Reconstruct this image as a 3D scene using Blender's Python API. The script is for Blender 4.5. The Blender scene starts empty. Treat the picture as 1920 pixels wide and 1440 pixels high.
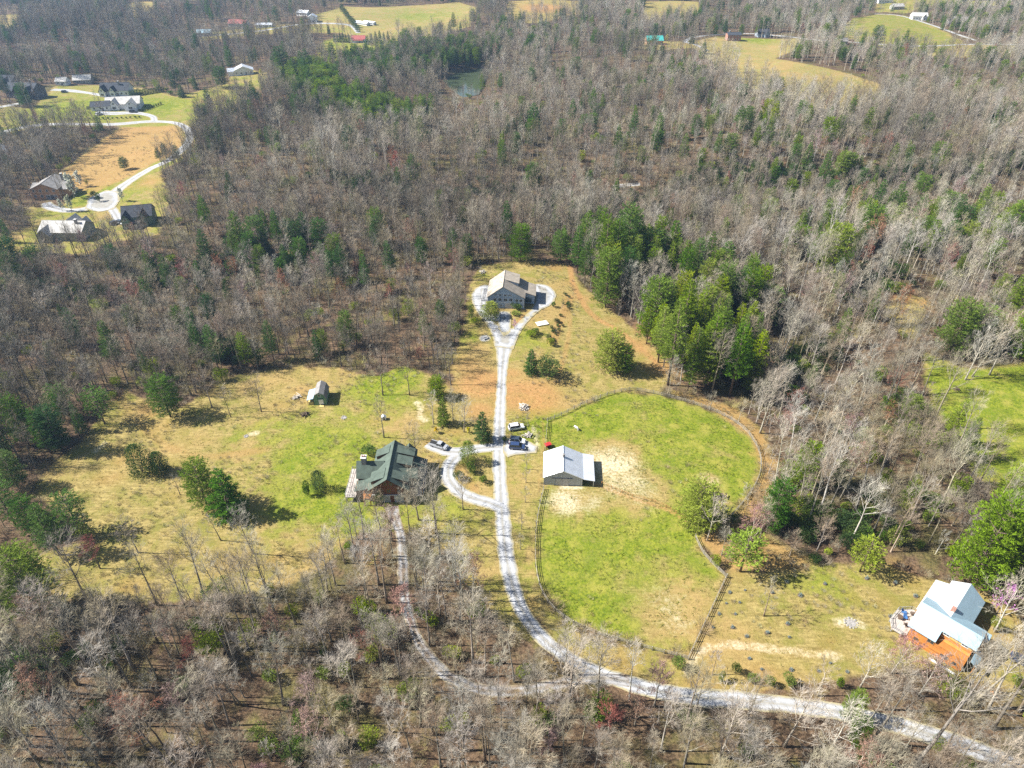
import bpy, math, random
import numpy as np
from mathutils import Vector, Matrix, geometry as mgeo

R = math.radians
rng = np.random.default_rng(7)
random.seed(7)
scene = bpy.context.scene

# ------------------------------------------------------------------ camera, sky, sun, exposure
CAM_H, PITCH, FPX = 130.0, R(35.8), 1320.0
cam_d = bpy.data.cameras.new('camera')
cam_d.sensor_width = 36.0
cam_d.lens = 36.0 * FPX / 1920.0
cam_d.clip_start = 1.0
cam_d.clip_end = 6000.0
cam = bpy.data.objects.new('camera', cam_d)
cam.location = (0, 0, CAM_H)
cam.rotation_euler = (math.pi / 2 - PITCH, 0, 0)
scene.collection.objects.link(cam)
scene.camera = cam

SUN_EL = 43.0
world = bpy.data.worlds.new('World')
scene.world = world
world.use_nodes = True
wn = world.node_tree
sky = wn.nodes.new('ShaderNodeTexSky')
sky.sky_type = 'NISHITA'
sky.sun_disc = False
sky.sun_elevation = R(SUN_EL)
sky.sun_rotation = R(-90)
bg = wn.nodes['Background']
bg.inputs[1].default_value = 0.06
wn.links.new(sky.outputs[0], bg.inputs[0])

sun_d = bpy.data.lights.new('sun', 'SUN')
sun_d.energy = 5.0
sun_d.angle = R(0.55)
sun_d.color = (1.0, 0.965, 0.90)
sun = bpy.data.objects.new('sun', sun_d)
sun_dir = Vector((math.cos(R(SUN_EL)), -0.02, -math.sin(R(SUN_EL))))
sun.rotation_euler = sun_dir.to_track_quat('-Z', 'Y').to_euler()
sun.location = (-200, 200, 300)
scene.collection.objects.link(sun)

scene.view_settings.view_transform = 'Standard'
scene.view_settings.look = 'None'
scene.view_settings.gamma = 1.0
scene.view_settings.exposure = 1.42
scene.view_settings.use_curve_mapping = False
scene.cycles.max_bounces = 4
scene.cycles.diffuse_bounces = 1
scene.cycles.glossy_bounces = 2
scene.cycles.transmission_bounces = 2
scene.cycles.volume_bounces = 0
scene.cycles.use_denoising = False

# ------------------------------------------------------------------ terrain
def px_flat(u, v, z=0.0):
    dx = (u - 960) / FPX
    dy = (720 - v) / FPX
    d = (dx, math.cos(PITCH) + dy * math.sin(PITCH), -math.sin(PITCH) + dy * math.cos(PITCH))
    t = (z - CAM_H) / d[2]
    return d[0] * t, d[1] * t

BUMPS = [(0, 232, 45, 40, 3.0), (98, 190, 28, 45, -5.5), (60, 330, 150, 32, -8.0), (-120, 250, 70, 40, -5.0),
         (150, 420, 90, 60, 8.0), (-150, 390, 60, 60, 5.0), (-110, 450, 80, 50, -3.0), (-40, 590, 60, 45, -3.0),
         (250, 620, 130, 80, 8.0), (-300, 700, 160, 120, -4.0), (30, 480, 90, 60, 4.0), (-60, 70, 70, 25, -2.0)]

def terrain(x, y):
    x = np.asarray(x, float)
    y = np.asarray(y, float)
    far = np.clip((y - 180) / 350.0, 0, 1)
    amp = 0.5 + 2.6 * far
    z = amp * (0.55 * np.sin(x * 0.023 + 1.3 + 0.006 * y) + 0.45 * np.sin(y * 0.021 + 0.7 - 0.008 * x)
               + 0.3 * np.sin(x * 0.041 - y * 0.027 + 2.1))
    for cx, cy, sx, sy, a in BUMPS:
        z = z + a * np.exp(-((x - cx) / sx) ** 2 - ((y - cy) / sy) ** 2)
    return z

def tz(x, y):
    return float(terrain(x, y))

def G(u, v, up=0.0):
    """ground point seen at photo pixel (u, v) of the 1920 x 1440 frame"""
    z = 0.0
    for _ in range(25):
        x, y = px_flat(u, v, z + up)
        z = 0.5 * z + 0.5 * tz(x, y)
    return x, y, tz(x, y)

def to_px(x, y, z):
    x = np.asarray(x, float); y = np.asarray(y, float); z = np.asarray(z, float) - CAM_H
    c, s = math.cos(PITCH), math.sin(PITCH)
    fw = y * c - z * s
    up = y * s + z * c
    fw = np.maximum(fw, 1e-3)
    return 960 + FPX * x / fw, 720 - FPX * up / fw

def tall(u, v, vtop):
    """height of an upright thing standing at pixel (u, v) whose top shows at row vtop"""
    x, y, z = G(u, v)
    lo, hi = 0.0, 60.0
    for _ in range(30):
        m = (lo + hi) / 2
        if to_px(x, y, z + m)[1] > vtop: lo = m
        else: hi = m
    return lo

def pxm(u, v):
    """pixels per metre across the view at that ground point"""
    x, y, z = G(u, v)
    return FPX / (y * math.cos(PITCH) - (z - CAM_H) * math.sin(PITCH))

# ------------------------------------------------------------------ objects, tags
COL = scene.collection
def link(o):
    COL.objects.link(o)
    return o

def tag(o, label=None, cat=None, group=None, kind=None):
    if label: o['label'] = label
    if cat: o['category'] = cat
    if group: o['group'] = group
    if kind: o['kind'] = kind
    return o

def thing(name, label, cat, loc, rz=0.0, group=None, s=1.0):
    o = bpy.data.objects.new(name, None)
    o.empty_display_size = 0.5
    o.location = loc
    o.rotation_euler = (0, 0, rz)
    o.scale = (s, s, s)
    link(o)
    return tag(o, label, cat, group)

def mesh_obj(name, me, parent=None, loc=(0, 0, 0), rz=0.0):
    o = bpy.data.objects.new(name, me)
    o.location = loc
    o.rotation_euler = (0, 0, rz)
    link(o)
    if parent is not None:
        o.parent = parent
    return o

class MB:
    def __init__(self):
        self.v = []; self.f = []
    def add(self, vs, fs):
        n = len(self.v)
        self.v += [tuple(p) for p in vs]
        self.f += [tuple(i + n for i in q) for q in fs]
        return self
    def box(self, x0, x1, y0, y1, z0, z1):
        vs = [(x0, y0, z0), (x1, y0, z0), (x1, y1, z0), (x0, y1, z0), (x0, y0, z1), (x1, y0, z1), (x1, y1, z1), (x0, y1, z1)]
        return self.add(vs, [(0, 3, 2, 1), (4, 5, 6, 7), (0, 1, 5, 4), (1, 2, 6, 5), (2, 3, 7, 6), (3, 0, 4, 7)])
    def prism_y(self, prof, y0, y1):
        n = len(prof)
        vs = [(x, y0, z) for x, z in prof] + [(x, y1, z) for x, z in prof]
        fs = [tuple(range(n)), tuple(range(2 * n - 1, n - 1, -1))]
        fs += [(i, i + n, (i + 1) % n + n, (i + 1) % n) for i in range(n)]
        return self.add(vs, fs)
    def prism_x(self, prof, x0, x1):
        n = len(prof)
        vs = [(x0, y, z) for y, z in prof] + [(x1, y, z) for y, z in prof]
        fs = [tuple(range(n - 1, -1, -1)), tuple(range(n, 2 * n))]
        fs += [((i + 1) % n, (i + 1) % n + n, i + n, i) for i in range(n)]
        return self.add(vs, fs)
    def prism_z(self, prof, z0, z1):
        n = len(prof)
        vs = [(x, y, z0) for x, y in prof] + [(x, y, z1) for x, y in prof]
        fs = [tuple(range(n - 1, -1, -1)), tuple(range(n, 2 * n))]
        fs += [(i, (i + 1) % n, (i + 1) % n + n, i + n) for i in range(n)]
        return self.add(vs, fs)
    def slab(self, pts, t=0.12):
        p = [Vector(q) for q in pts]
        nrm = (p[1] - p[0]).cross(p[2] - p[0]).normalized()
        if nrm.z < 0:
            p = p[::-1]; nrm = -nrm
        n = len(p)
        vs = [q for q in p] + [q - nrm * t for q in p]
        fs = [tuple(range(n)), tuple(range(2 * n - 1, n - 1, -1))]
        fs += [(i, i + n, (i + 1) % n + n, (i + 1) % n) for i in range(n)]
        return self.add(vs, fs)
    def tube(self, pts, rad, n=6, cap=True):
        pts = [Vector(p) for p in pts]
        base = len(self.v)
        prev = None
        for i, p in enumerate(pts):
            d = (pts[min(i + 1, len(pts) - 1)] - pts[max(i - 1, 0)])
            if d.length < 1e-6: d = Vector((0, 0, 1))
            d.normalize()
            a = d.cross(Vector((0.31, 0.87, 0.38)) if prev is None else prev)
            if a.length < 1e-4: a = d.cross(Vector((1, 0, 0)))
            a.normalize()
            b = d.cross(a)
            prev = b * -1.0 if False else Vector((0.31, 0.87, 0.38))
            for k in range(n):
                t = 2 * math.pi * k / n
                self.v.append(tuple(p + (a * math.cos(t) + b * math.sin(t)) * rad[i]))
        for i in range(len(pts) - 1):
            for k in range(n):
                q = base + i * n
                self.f.append((q + k, q + (k + 1) % n, q + n + (k + 1) % n, q + n + k))
        if cap:
            self.f.append(tuple(base + k for k in range(n - 1, -1, -1)))
            e = base + (len(pts) - 1) * n
            self.f.append(tuple(e + k for k in range(n)))
        return self
    def lathe(self, prof, n=12, c=(0, 0, 0)):
        base = len(self.v)
        for r, z in prof:
            for k in range(n):
                t = 2 * math.pi * k / n
                self.v.append((c[0] + r * math.cos(t), c[1] + r * math.sin(t), c[2] + z))
        for i in range(len(prof) - 1):
            for k in range(n):
                q = base + i * n
                self.f.append((q + k, q + (k + 1) % n, q + n + (k + 1) % n, q + n + k))
        self.f.append(tuple(base + k for k in range(n - 1, -1, -1)))
        e = base + (len(prof) - 1) * n
        self.f.append(tuple(e + k for k in range(n)))
        return self
    def mesh(self, name, mat, smooth=False):
        me = bpy.data.meshes.new(name)
        me.from_pydata(self.v, [], self.f)
        if mat is not None:
            me.materials.append(mat)
        if smooth:
            me.polygons.foreach_set('use_smooth', [True] * len(me.polygons))
        me.update()
        return me
    def build(self, name, mat, parent=None, loc=(0, 0, 0), rz=0.0, smooth=False):
        return mesh_obj(name, self.mesh(name, mat, smooth), parent, loc, rz)

# ------------------------------------------------------------------ materials
def new_mat(name):
    m = bpy.data.materials.new(name)
    m.use_nodes = True
    nt = m.node_tree
    b = nt.nodes['Principled BSDF']
    return m, nt, b

def nd(nt, typ, **kw):
    n = nt.nodes.new(typ)
    for k, v in kw.items():
        setattr(n, k, v)
    return n

def pos(nt):
    return nd(nt, 'ShaderNodeNewGeometry').outputs['Position']

def objco(nt):
    return nd(nt, 'ShaderNodeTexCoord').outputs['Object']

def noise(nt, vec, scale, detail=4.0, rough=0.55):
    n = nd(nt, 'ShaderNodeTexNoise')
    n.inputs['Scale'].default_value = scale
    n.inputs['Detail'].default_value = detail
    n.inputs['Roughness'].default_value = rough
    nt.links.new(vec, n.inputs['Vector'])
    return n.outputs['Fac']

def mapr(nt, val, a, b, c=0.0, d=1.0, smooth=True):
    n = nd(nt, 'ShaderNodeMapRange', interpolation_type='SMOOTHSTEP' if smooth else 'LINEAR')
    nt.links.new(val, n.inputs['Value'])
    n.inputs['From Min'].default_value = a
    n.inputs['From Max'].default_value = b
    n.inputs['To Min'].default_value = c
    n.inputs['To Max'].default_value = d
    return n.outputs['Result']

def mix(nt, fac, a, b, blend='MIX'):
    n = nd(nt, 'ShaderNodeMix', data_type='RGBA', blend_type=blend)
    for sock, val in ((n.inputs[0], fac), (n.inputs[6], a), (n.inputs[7], b)):
        if isinstance(val, (int, float)): sock.default_value = val
        elif isinstance(val, tuple): sock.default_value = (*val, 1.0) if len(val) == 3 else val
        else: nt.links.new(val, sock)
    return n.outputs[2]

def math_n(nt, op, a, b):
    n = nd(nt, 'ShaderNodeMath', operation=op)
    for sock, val in ((n.inputs[0], a), (n.inputs[1], b)):
        if isinstance(val, (int, float)): sock.default_value = val
        else: nt.links.new(val, sock)
    return n.outputs[0]

def bump(nt, b, h, strength=0.5, dist=0.1):
    n = nd(nt, 'ShaderNodeBump')
    n.inputs['Strength'].default_value = strength
    n.inputs['Distance'].default_value = dist
    nt.links.new(h, n.inputs['Height'])
    nt.links.new(n.outputs[0], b.inputs['Normal'])

def attr(nt, name, typ='GEOMETRY'):
    n = nd(nt, 'ShaderNodeAttribute', attribute_type=typ)
    n.attribute_name = name
    return n.outputs['Fac']

def surf(name, col, rough=0.8, var=0.18, scale=1.2, spec=0.3, metal=0.0, bump_s=0.0):
    """painted or weathered plain surface with uneven tone"""
    m, nt, b = new_mat(name)
    n1 = noise(nt, objco(nt), scale, 5)
    dark = tuple(c * (1 - var) for c in col)
    lite = tuple(min(1, c * (1 + var)) for c in col)
    c = mix(nt, mapr(nt, n1, 0.3, 0.7), dark, lite)
    nt.links.new(c, b.inputs['Base Color'])
    b.inputs['Roughness'].default_value = rough
    b.inputs['Specular IOR Level'].default_value = spec
    b.inputs['Metallic'].default_value = metal
    if bump_s:
        bump(nt, b, noise(nt, objco(nt), scale * 8, 3), bump_s, 0.05)
    return m

def boards(name, col, per_m=5.0, axis=2, var=0.2, rough=0.8, depth=0.03):
    """siding, logs or planks: a run of courses along one axis"""
    m, nt, b = new_mat(name)
    co = objco(nt)
    sep = nd(nt, 'ShaderNodeSeparateXYZ')
    nt.links.new(co, sep.inputs[0])
    if axis == 3:
        a = math_n(nt, 'ADD', sep.outputs[0], sep.outputs[1])
    else:
        a = sep.outputs[axis]
    ph = math_n(nt, 'FRACT', math_n(nt, 'MULTIPLY', a, per_m), 0.0)
    groove = mapr(nt, math_n(nt, 'ABSOLUTE', math_n(nt, 'SUBTRACT', ph, 0.5), 0.0), 0.36, 0.5, 1.0, 0.0)
    n1 = noise(nt, co, 1.3, 5)
    n2 = nd(nt, 'ShaderNodeTexWhiteNoise', noise_dimensions='1D')
    nt.links.new(math_n(nt, 'FLOOR', math_n(nt, 'MULTIPLY', a, per_m), 0.0), n2.inputs['W'])
    f = math_n(nt, 'ADD', math_n(nt, 'MULTIPLY', n1, 0.6), math_n(nt, 'MULTIPLY', n2.outputs['Value'], 0.4))
    c = mix(nt, mapr(nt, f, 0.25, 0.75), tuple(x * (1 - var) for x in col), tuple(min(1, x * (1 + var)) for x in col))
    nt.links.new(c, b.inputs['Base Color'])
    b.inputs['Roughness'].default_value = rough
    b.inputs['Specular IOR Level'].default_value = 0.3
    bump(nt, b, groove, 0.8, depth)
    return m

def shingle(name, col, var=0.22):
    m, nt, b = new_mat(name)
    co = objco(nt)
    n1 = noise(nt, co, 0.7, 4)
    n2 = noise(nt, co, 9.0, 3)
    f = math_n(nt, 'ADD', math_n(nt, 'MULTIPLY', n1, 0.55), math_n(nt, 'MULTIPLY', n2, 0.45))
    c = mix(nt, mapr(nt, f, 0.35, 0.65), tuple(x * (1 - var) for x in col), tuple(min(1, x * (1 + var)) for x in col))
    nt.links.new(c, b.inputs['Base Color'])
    b.inputs['Roughness'].default_value = 0.9
    b.inputs['Specular IOR Level'].default_value = 0.2
    bump(nt, b, n2, 0.5, 0.04)
    return m

def tinted(name, c_lo, c_mid, c_hi, rough=0.85, spec=0.15, trans=0.0, wscale=0.6, wvar=0.25, hue=0.022, sat=0.35):
    """bark or leaves whose tone follows the per-tree value 'tint' (0..1), broken up by noise"""
    m, nt, b = new_mat(name)
    t = attr(nt, 'tint', 'INSTANCER')
    r = nd(nt, 'ShaderNodeValToRGB')
    e = r.color_ramp.elements
    e[0].position = 0.0; e[0].color = (*c_lo, 1)
    e[1].position = 1.0; e[1].color = (*c_hi, 1)
    k = e.new(0.5); k.color = (*c_mid, 1)
    nt.links.new(t, r.inputs[0])
    n1 = noise(nt, pos(nt), wscale, 3)
    v = mapr(nt, n1, 0.3, 0.7, 1 - wvar, 1 + wvar)
    hs = nd(nt, 'ShaderNodeHueSaturation')
    nt.links.new(r.outputs[0], hs.inputs['Color'])
    oi = nd(nt, 'ShaderNodeObjectInfo')
    nt.links.new(mapr(nt, oi.outputs['Random'], 0, 1, 0.5 - hue, 0.5 + hue, False), hs.inputs['Hue'])
    nt.links.new(mapr(nt, math_n(nt, 'FRACT', math_n(nt, 'MULTIPLY', oi.outputs['Random'], 17.3), 0.0), 0, 1, 1 - sat, 1 + sat, False), hs.inputs['Saturation'])
    nt.links.new(v, hs.inputs['Value'])
    nt.links.new(hs.outputs[0], b.inputs['Base Color'])
    b.inputs['Roughness'].default_value = rough
    b.inputs['Specular IOR Level'].default_value = spec
    if trans > 0:
        tr = nd(nt, 'ShaderNodeBsdfTranslucent')
        nt.links.new(hs.outputs[0], tr.inputs['Color'])
        ms = nd(nt, 'ShaderNodeMixShader')
        ms.inputs[0].default_value = trans
        nt.links.new(b.outputs[0], ms.inputs[1])
        nt.links.new(tr.outputs[0], ms.inputs[2])
        nt.links.new(ms.outputs[0], nt.nodes['Material Output'].inputs['Surface'])
    return m

M = {}
M['bark'] = tinted('bark_grey', (0.105, 0.087, 0.068), (0.235, 0.20, 0.15), (0.55, 0.505, 0.42))
M['twig'] = tinted('twig_grey', (0.112, 0.093, 0.071), (0.25, 0.214, 0.158), (0.45, 0.41, 0.33))
M['twig_red'] = tinted('twig_budding_red', (0.20, 0.065, 0.045), (0.25, 0.125, 0.095), (0.29, 0.19, 0.15))
M['twig_white'] = tinted('blossom_white', (0.5, 0.52, 0.38), (0.58, 0.6, 0.45), (0.68, 0.7, 0.55))
M['twig_pink'] = tinted('blossom_pink', (0.33, 0.16, 0.32), (0.38, 0.2, 0.36), (0.42, 0.25, 0.4))
M['twig_yellow'] = tinted('blossom_yellow', (0.5, 0.36, 0.03), (0.5, 0.40, 0.06), (0.45, 0.42, 0.12))
M['brush'] = tinted('brush_brown', (0.13, 0.105, 0.065), (0.25, 0.205, 0.13), (0.30, 0.285, 0.13))
M['pine'] = tinted('pine_needles', (0.028, 0.082, 0.028), (0.085, 0.165, 0.02), (0.235, 0.30, 0.02), trans=0.3, wscale=0.9, wvar=0.35, hue=0.012, sat=0.12)
M['bush'] = tinted('bush_leaves', (0.035, 0.065, 0.02), (0.095, 0.16, 0.02), (0.27, 0.31, 0.03), trans=0.3, wscale=1.2, wvar=0.35, hue=0.012, sat=0.12)
M['grass_blade'] = tinted('grass_blades', (0.09, 0.135, 0.014), (0.25, 0.265, 0.045), (0.42, 0.33, 0.13), trans=0.2, wscale=0.15, wvar=0.25, hue=0.01, sat=0.1)
M['pinebark'] = surf('pine_bark', (0.14, 0.10, 0.075), var=0.3, scale=3)

# ------------------------------------------------------------------ where things grow: outlines traced on the ground
def W(pts):
    return np.array([G(u, v)[:2] for u, v in pts])

def smooth_line(pts, step=1.5):
    """Catmull-Rom through ground points, resampled"""
    P = np.array(pts, float)
    P = np.vstack([2 * P[0] - P[1], P, 2 * P[-1] - P[-2]])
    out = []
    for i in range(1, len(P) - 2):
        p0, p1, p2, p3 = P[i - 1], P[i], P[i + 1], P[i + 2]
        n = max(2, int(np.linalg.norm(p2[:2] - p1[:2]) / step))
        for t in np.linspace(0, 1, n, endpoint=False):
            out.append(0.5 * ((2 * p1) + (-p0 + p2) * t + (2 * p0 - 5 * p1 + 4 * p2 - p3) * t * t + (-p0 + 3 * p1 - 3 * p2 + p3) * t ** 3))
    out.append(P[-2])
    return np.array(out)

def inside(poly, x, y):
    c = np.zeros(x.shape, bool)
    n = len(poly)
    j = n - 1
    for i in range(n):
        xi, yi = poly[i]; xj, yj = poly[j]
        if yi != yj:
            k = ((yi > y) != (yj > y)) & (x < (xj - xi) * (y - yi) / (yj - yi) + xi)
            c ^= k
        j = i
    return c

def seg_dist(line, x, y, closed=False):
    d = np.full(x.shape, 1e9)
    n = len(line)
    for i in range(n if closed else n - 1):
        ax, ay = line[i][:2]; bx, by = line[(i + 1) % n][:2]
        dx, dy = bx - ax, by - ay
        L = dx * dx + dy * dy + 1e-9
        t = np.clip(((x - ax) * dx + (y - ay) * dy) / L, 0, 1)
        d = np.minimum(d, np.hypot(x - ax - t * dx, y - ay - t * dy))
    return d

def signed(poly, x, y):
    """distance to outline, positive inside; only near the outline's box"""
    lo = poly.min(0) - 12; hi = poly.max(0) + 12
    out = np.full(x.shape, -12.0)
    k = (x > lo[0]) & (x < hi[0]) & (y > lo[1]) & (y < hi[1])
    if k.any():
        d = seg_dist(poly, x[k], y[k], True)
        out[k] = np.where(inside(poly, x[k], y[k]), d, -d)
    return out

POLY = {}
POLY['meadow'] = W([(235, 735), (330, 770), (420, 715), (480, 695), (560, 688), (640, 690), (700, 712), (760, 690), (800, 700), (850, 735),
                    (905, 760), (935, 790), (938, 960), (942, 1060), (958, 1130), (1000, 1200), (960, 1180), (900, 1120), (850, 1040), (800, 1010),
                    (720, 985), (660, 1000), (610, 1060), (540, 1095), (470, 1110), (330, 1125), (230, 1125), (120, 1120), (40, 1090), (80, 1040),
                    (180, 1010), (110, 950), (60, 930), (90, 880), (150, 830), (190, 780)])
POLY['knoll'] = W([(905, 498), (980, 490), (1060, 495), (1092, 535), (1130, 570), (1180, 610), (1235, 655), (1262, 705), (1240, 735), (1130, 742),
                   (1030, 790), (960, 830), (930, 800), (855, 745), (850, 690), (868, 630), (878, 590), (876, 550), (890, 515)])
POLY['pasture'] = W([(1025, 785), (1090, 760), (1150, 735), (1230, 740), (1300, 760), (1360, 785), (1405, 820), (1425, 860), (1425, 890), (1405, 930),
                     (1375, 965), (1355, 985), (1310, 1000), (1304, 1020), (1335, 1055), (1362, 1083), (1340, 1130), (1310, 1190), (1290, 1235),
                     (1220, 1217), (1130, 1192), (1080, 1170), (1040, 1142), (1012, 1095), (1003, 1040), (1005, 980), (1014, 920), (1022, 860)])
POLY['verge'] = W([(948, 780), (1028, 780), (1022, 860), (1012, 930), (1003, 1000), (1003, 1050), (1015, 1110), (1045, 1155), (1090, 1185),
                   (1140, 1205), (1290, 1245), (1290, 1285), (1200, 1275), (1120, 1250), (1060, 1215), (1000, 1150), (965, 1080), (955, 1000), (948, 900)])
POLY['cabin_yard'] = W([(1370, 1075), (1470, 1068), (1560, 1060), (1650, 1055), (1720, 1080), (1880, 1120), (1920, 1180), (1920, 1300), (1800, 1270), (1690, 1240),
                        (1640, 1262), (1500, 1285), (1350, 1300), (1270, 1290), (1292, 1238)])
POLY['right_lawn'] = W([(1728, 655), (1800, 690), (1860, 690), (1925, 680), (1990, 700), (1990, 985), (1920, 965), (1870, 935), (1825, 885), (1790, 830), (1755, 770), (1735, 705)])
POLY['east_strip'] = W([(1225, 725), (1300, 738), (1385, 765), (1440, 815), (1462, 880), (1450, 940), (1415, 985), (1450, 1010), (1530, 1045), (1500, 1075), (1370, 1075),
                        (1305, 1010), (1380, 960), (1425, 890), (1405, 820), (1330, 768)])
POLY['hill_field'] = W([(1290, 78), (1345, 68), (1500, 72), (1505, 88), (1452, 110), (1500, 118), (1590, 138), (1660, 160), (1630, 195), (1510, 208), (1400, 160), (1315, 104)])
POLY['far_field'] = W([(1580, 50), (1600, 34), (1650, 26), (1700, 30), (1760, 53), (1815, 84), (1750, 98), (1640, 92), (1585, 70)])
POLY['top_field'] = W([(585, 30), (645, 12), (700, 14), (860, 4), (900, 14), (880, 50), (800, 70), (745, 78), (690, 78), (640, 62), (590, 52)])
POLY['top_bare'] = W([(945, 40), (955, 3), (1085, 2), (1090, 26), (1010, 44)])
POLY['top_tan'] = W([(1205, 36), (1210, 3), (1310, 3), (1308, 36)])
POLY['top_left_tan'] = W([(235, 32), (245, 3), (290, 3), (288, 34)])
POLY['corner_tan'] = W([(-10, 58), (-10, 28), (40, 26), (46, 54)])
POLY['right_strip'] = W([(1690, 96), (1700, 80), (1900, 84), (1925, 100), (1880, 110), (1760, 108)])
POLY['estate'] = W([(-30, 192), (60, 205), (105, 160), (190, 160), (260, 165), (330, 182), (420, 158), (492, 152), (476, 182), (385, 218), (366, 265), (340, 300),
                    (300, 322), (250, 345), (235, 335), (290, 305), (335, 285), (350, 262), (340, 240), (200, 235), (60, 240), (-30, 262)])
POLY['brown_field'] = W([(225, 238), (330, 234), (350, 262), (335, 286), (290, 306), (235, 337), (200, 352), (170, 372), (130, 352), (108, 326), (155, 290), (195, 260)])
POLY['close_yards'] = W([(45, 388), (110, 392), (150, 360), (200, 345), (250, 330), (300, 318), (318, 372), (300, 440), (200, 455), (160, 478), (60, 470), (-20, 490), (-20, 452), (60, 425)])
POLY['red_roof_yard'] = W([(590, 92), (610, 74), (650, 70), (745, 78), (748, 110), (650, 118), (595, 108)])
POLY['teal_yard'] = W([(1195, 92), (1200, 78), (1290, 78), (1300, 90), (1240, 95)])
POLY['farm'] = W([(372, 78), (380, 60), (470, 52), (600, 45), (660, 48), (690, 62), (600, 62), (470, 66)])
POLY['far_house_yard'] = W([(430, 158), (435, 132), (500, 135), (500, 158)])
POLY['top_right_homes'] = W([(1640, 22), (1645, 2), (1920, 2), (1920, 10), (1720, 16), (1700, 26)])
POLY['shed_clearing'] = W([(980, 490), (1000, 470), (1060, 475), (1060, 500)])
POLY['pond'] = W([(828, 146), (850, 134), (880, 126), (930, 118), (915, 140), (905, 160), (897, 178), (868, 182), (850, 170), (838, 158)])
POLY['creek_gap'] = W([(1660, 575), (1690, 548), (1740, 560), (1730, 600), (1720, 640), (1680, 620)])

OPEN = [k for k in POLY if k not in ('east_strip',)]

# roads and tracks: centre line (pixel, width in metres)
ROADS = {
    'driveway': [(1960, 1462, 3.7), (1880, 1425, 3.7), (1760, 1382, 3.7), (1640, 1348, 3.7), (1540, 1330, 3.7), (1400, 1314, 3.7), (1290, 1306, 3.7), (1200, 1288, 3.7),
                 (1130, 1264, 3.7), (1070, 1236, 3.7), (1012, 1190, 3.7), (972, 1130, 3.7), (952, 1060, 3.7), (943, 990, 3.8), (939, 930, 3.8), (937, 860, 3.7),
                 (937, 800, 3.6), (939, 740, 3.4), (942, 690, 3.7), (946, 648, 6.4), (946, 628, 9.0)],
    'loop_drive': [(940, 838, 3.8), (905, 840, 3.8), (872, 846, 4.2), (850, 862, 4.2), (840, 885, 4.0), (850, 910, 4.0), (880, 931, 4.0), (915, 942, 4.2), (940, 952, 4.4)],
    'parking_spur': [(872, 846, 4.2), (845, 848, 4.0), (815, 838, 4.6), (802, 832, 4.0)],
    'lower_track': [(1180, 1278, 3.0), (1110, 1270, 2.8), (1040, 1285, 2.8), (960, 1297, 2.8), (890, 1292, 2.7), (830, 1262, 2.7), (795, 1222, 2.5), (775, 1180, 2.3), (760, 1120, 2.6), (757, 1060, 2.9), (752, 1005, 2.9), (738, 968, 3.2), (734, 950, 3.6)],
    'estate_road': [(-40, 262, 5.5), (0, 249, 5.5), (60, 236, 5.5), (130, 233, 5.5), (215, 233, 5.5), (280, 228, 5.5), (330, 231, 5.5), (354, 246, 5.5), (352, 268, 5.5), (322, 297, 5.5), (280, 317, 5.5), (240, 342, 6.0), (215, 362, 8.0), (200, 380, 12.0)],
    'house_drive': [(200, 384, 6.0), (170, 390, 5.0), (130, 395, 5.5), (95, 388, 6.5), (88, 380, 5.0)],
    'green_house_drive': [(205, 384, 4.5), (215, 400, 4.5), (224, 414, 5.0)],
    'white_house_drive': [(290, 227, 4.5), (285, 218, 4.5), (255, 212, 6.0), (215, 213, 8.0), (185, 212, 8.0)],
    'upper_house_drive': [(205, 182, 5.0), (170, 175, 6.0), (130, 170, 9.0), (98, 168, 7.0)],
    'dark_house_drive': [(-30, 205, 5.5), (10, 199, 6.0), (38, 194, 6.0)],
    'farm_lane': [(375, 68, 6.0), (430, 64, 6.0), (500, 56, 6.0), (570, 45, 6.0), (640, 45, 6.0), (662, 50, 6.0), (672, 62, 6.0)],
    'field_lane': [(1290, 72, 5.0), (1330, 66, 5.0), (1400, 63, 5.0), (1470, 68, 5.0), (1560, 77, 5.0), (1700, 86, 5.0), (1830, 83, 5.0), (1960, 86, 5.0)],
    'hill_lane': [(1325, 95, 5.0), (1305, 84, 5.0), (1285, 78, 6.0), (1300, 68, 4.0)],
    'ridge_lane': [(1640, 26, 4.0), (1690, 30, 4.5), (1750, 48, 4.5), (1800, 66, 4.5), (1830, 76, 4.5)],
    'path_by_creek': [(1200, 345, 3.0), (1175, 347, 3.0), (1150, 350, 3.0)],
}
LINES = {k: smooth_line([(*G(u, v)[:2], w) for u, v, w in p]) for k, p in ROADS.items()}

# ------------------------------------------------------------------ ground sheet
def axis_steps(segs):
    out = [segs[0][0]]
    for a, b, s0, s1 in segs:
        x = a
        while x < b - 1e-6:
            t = (x - a) / (b - a)
            x = min(b, x + s0 + (s1 - s0) * t)
            out.append(x)
    return np.array(out)

gx = axis_steps([(-1500, -420, 40, 8), (-420, -130, 6, 1.6), (-130, 130, 1.0, 1.0), (130, 420, 1.6, 6), (420, 1500, 8, 40)])
gy = axis_steps([(-160, 40, 20, 4), (40, 260, 0.9, 0.95), (260, 620, 1.2, 3.5), (620, 1150, 4, 8), (1150, 2600, 10, 80)])
X, Y = np.meshgrid(gx, gy)
fx, fy = X.ravel(), Y.ravel()
fz = terrain(fx, fy)

def soft(d, a=-1.5, b=1.5):
    t = np.clip((d - a) / (b - a), 0, 1)
    return t

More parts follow.
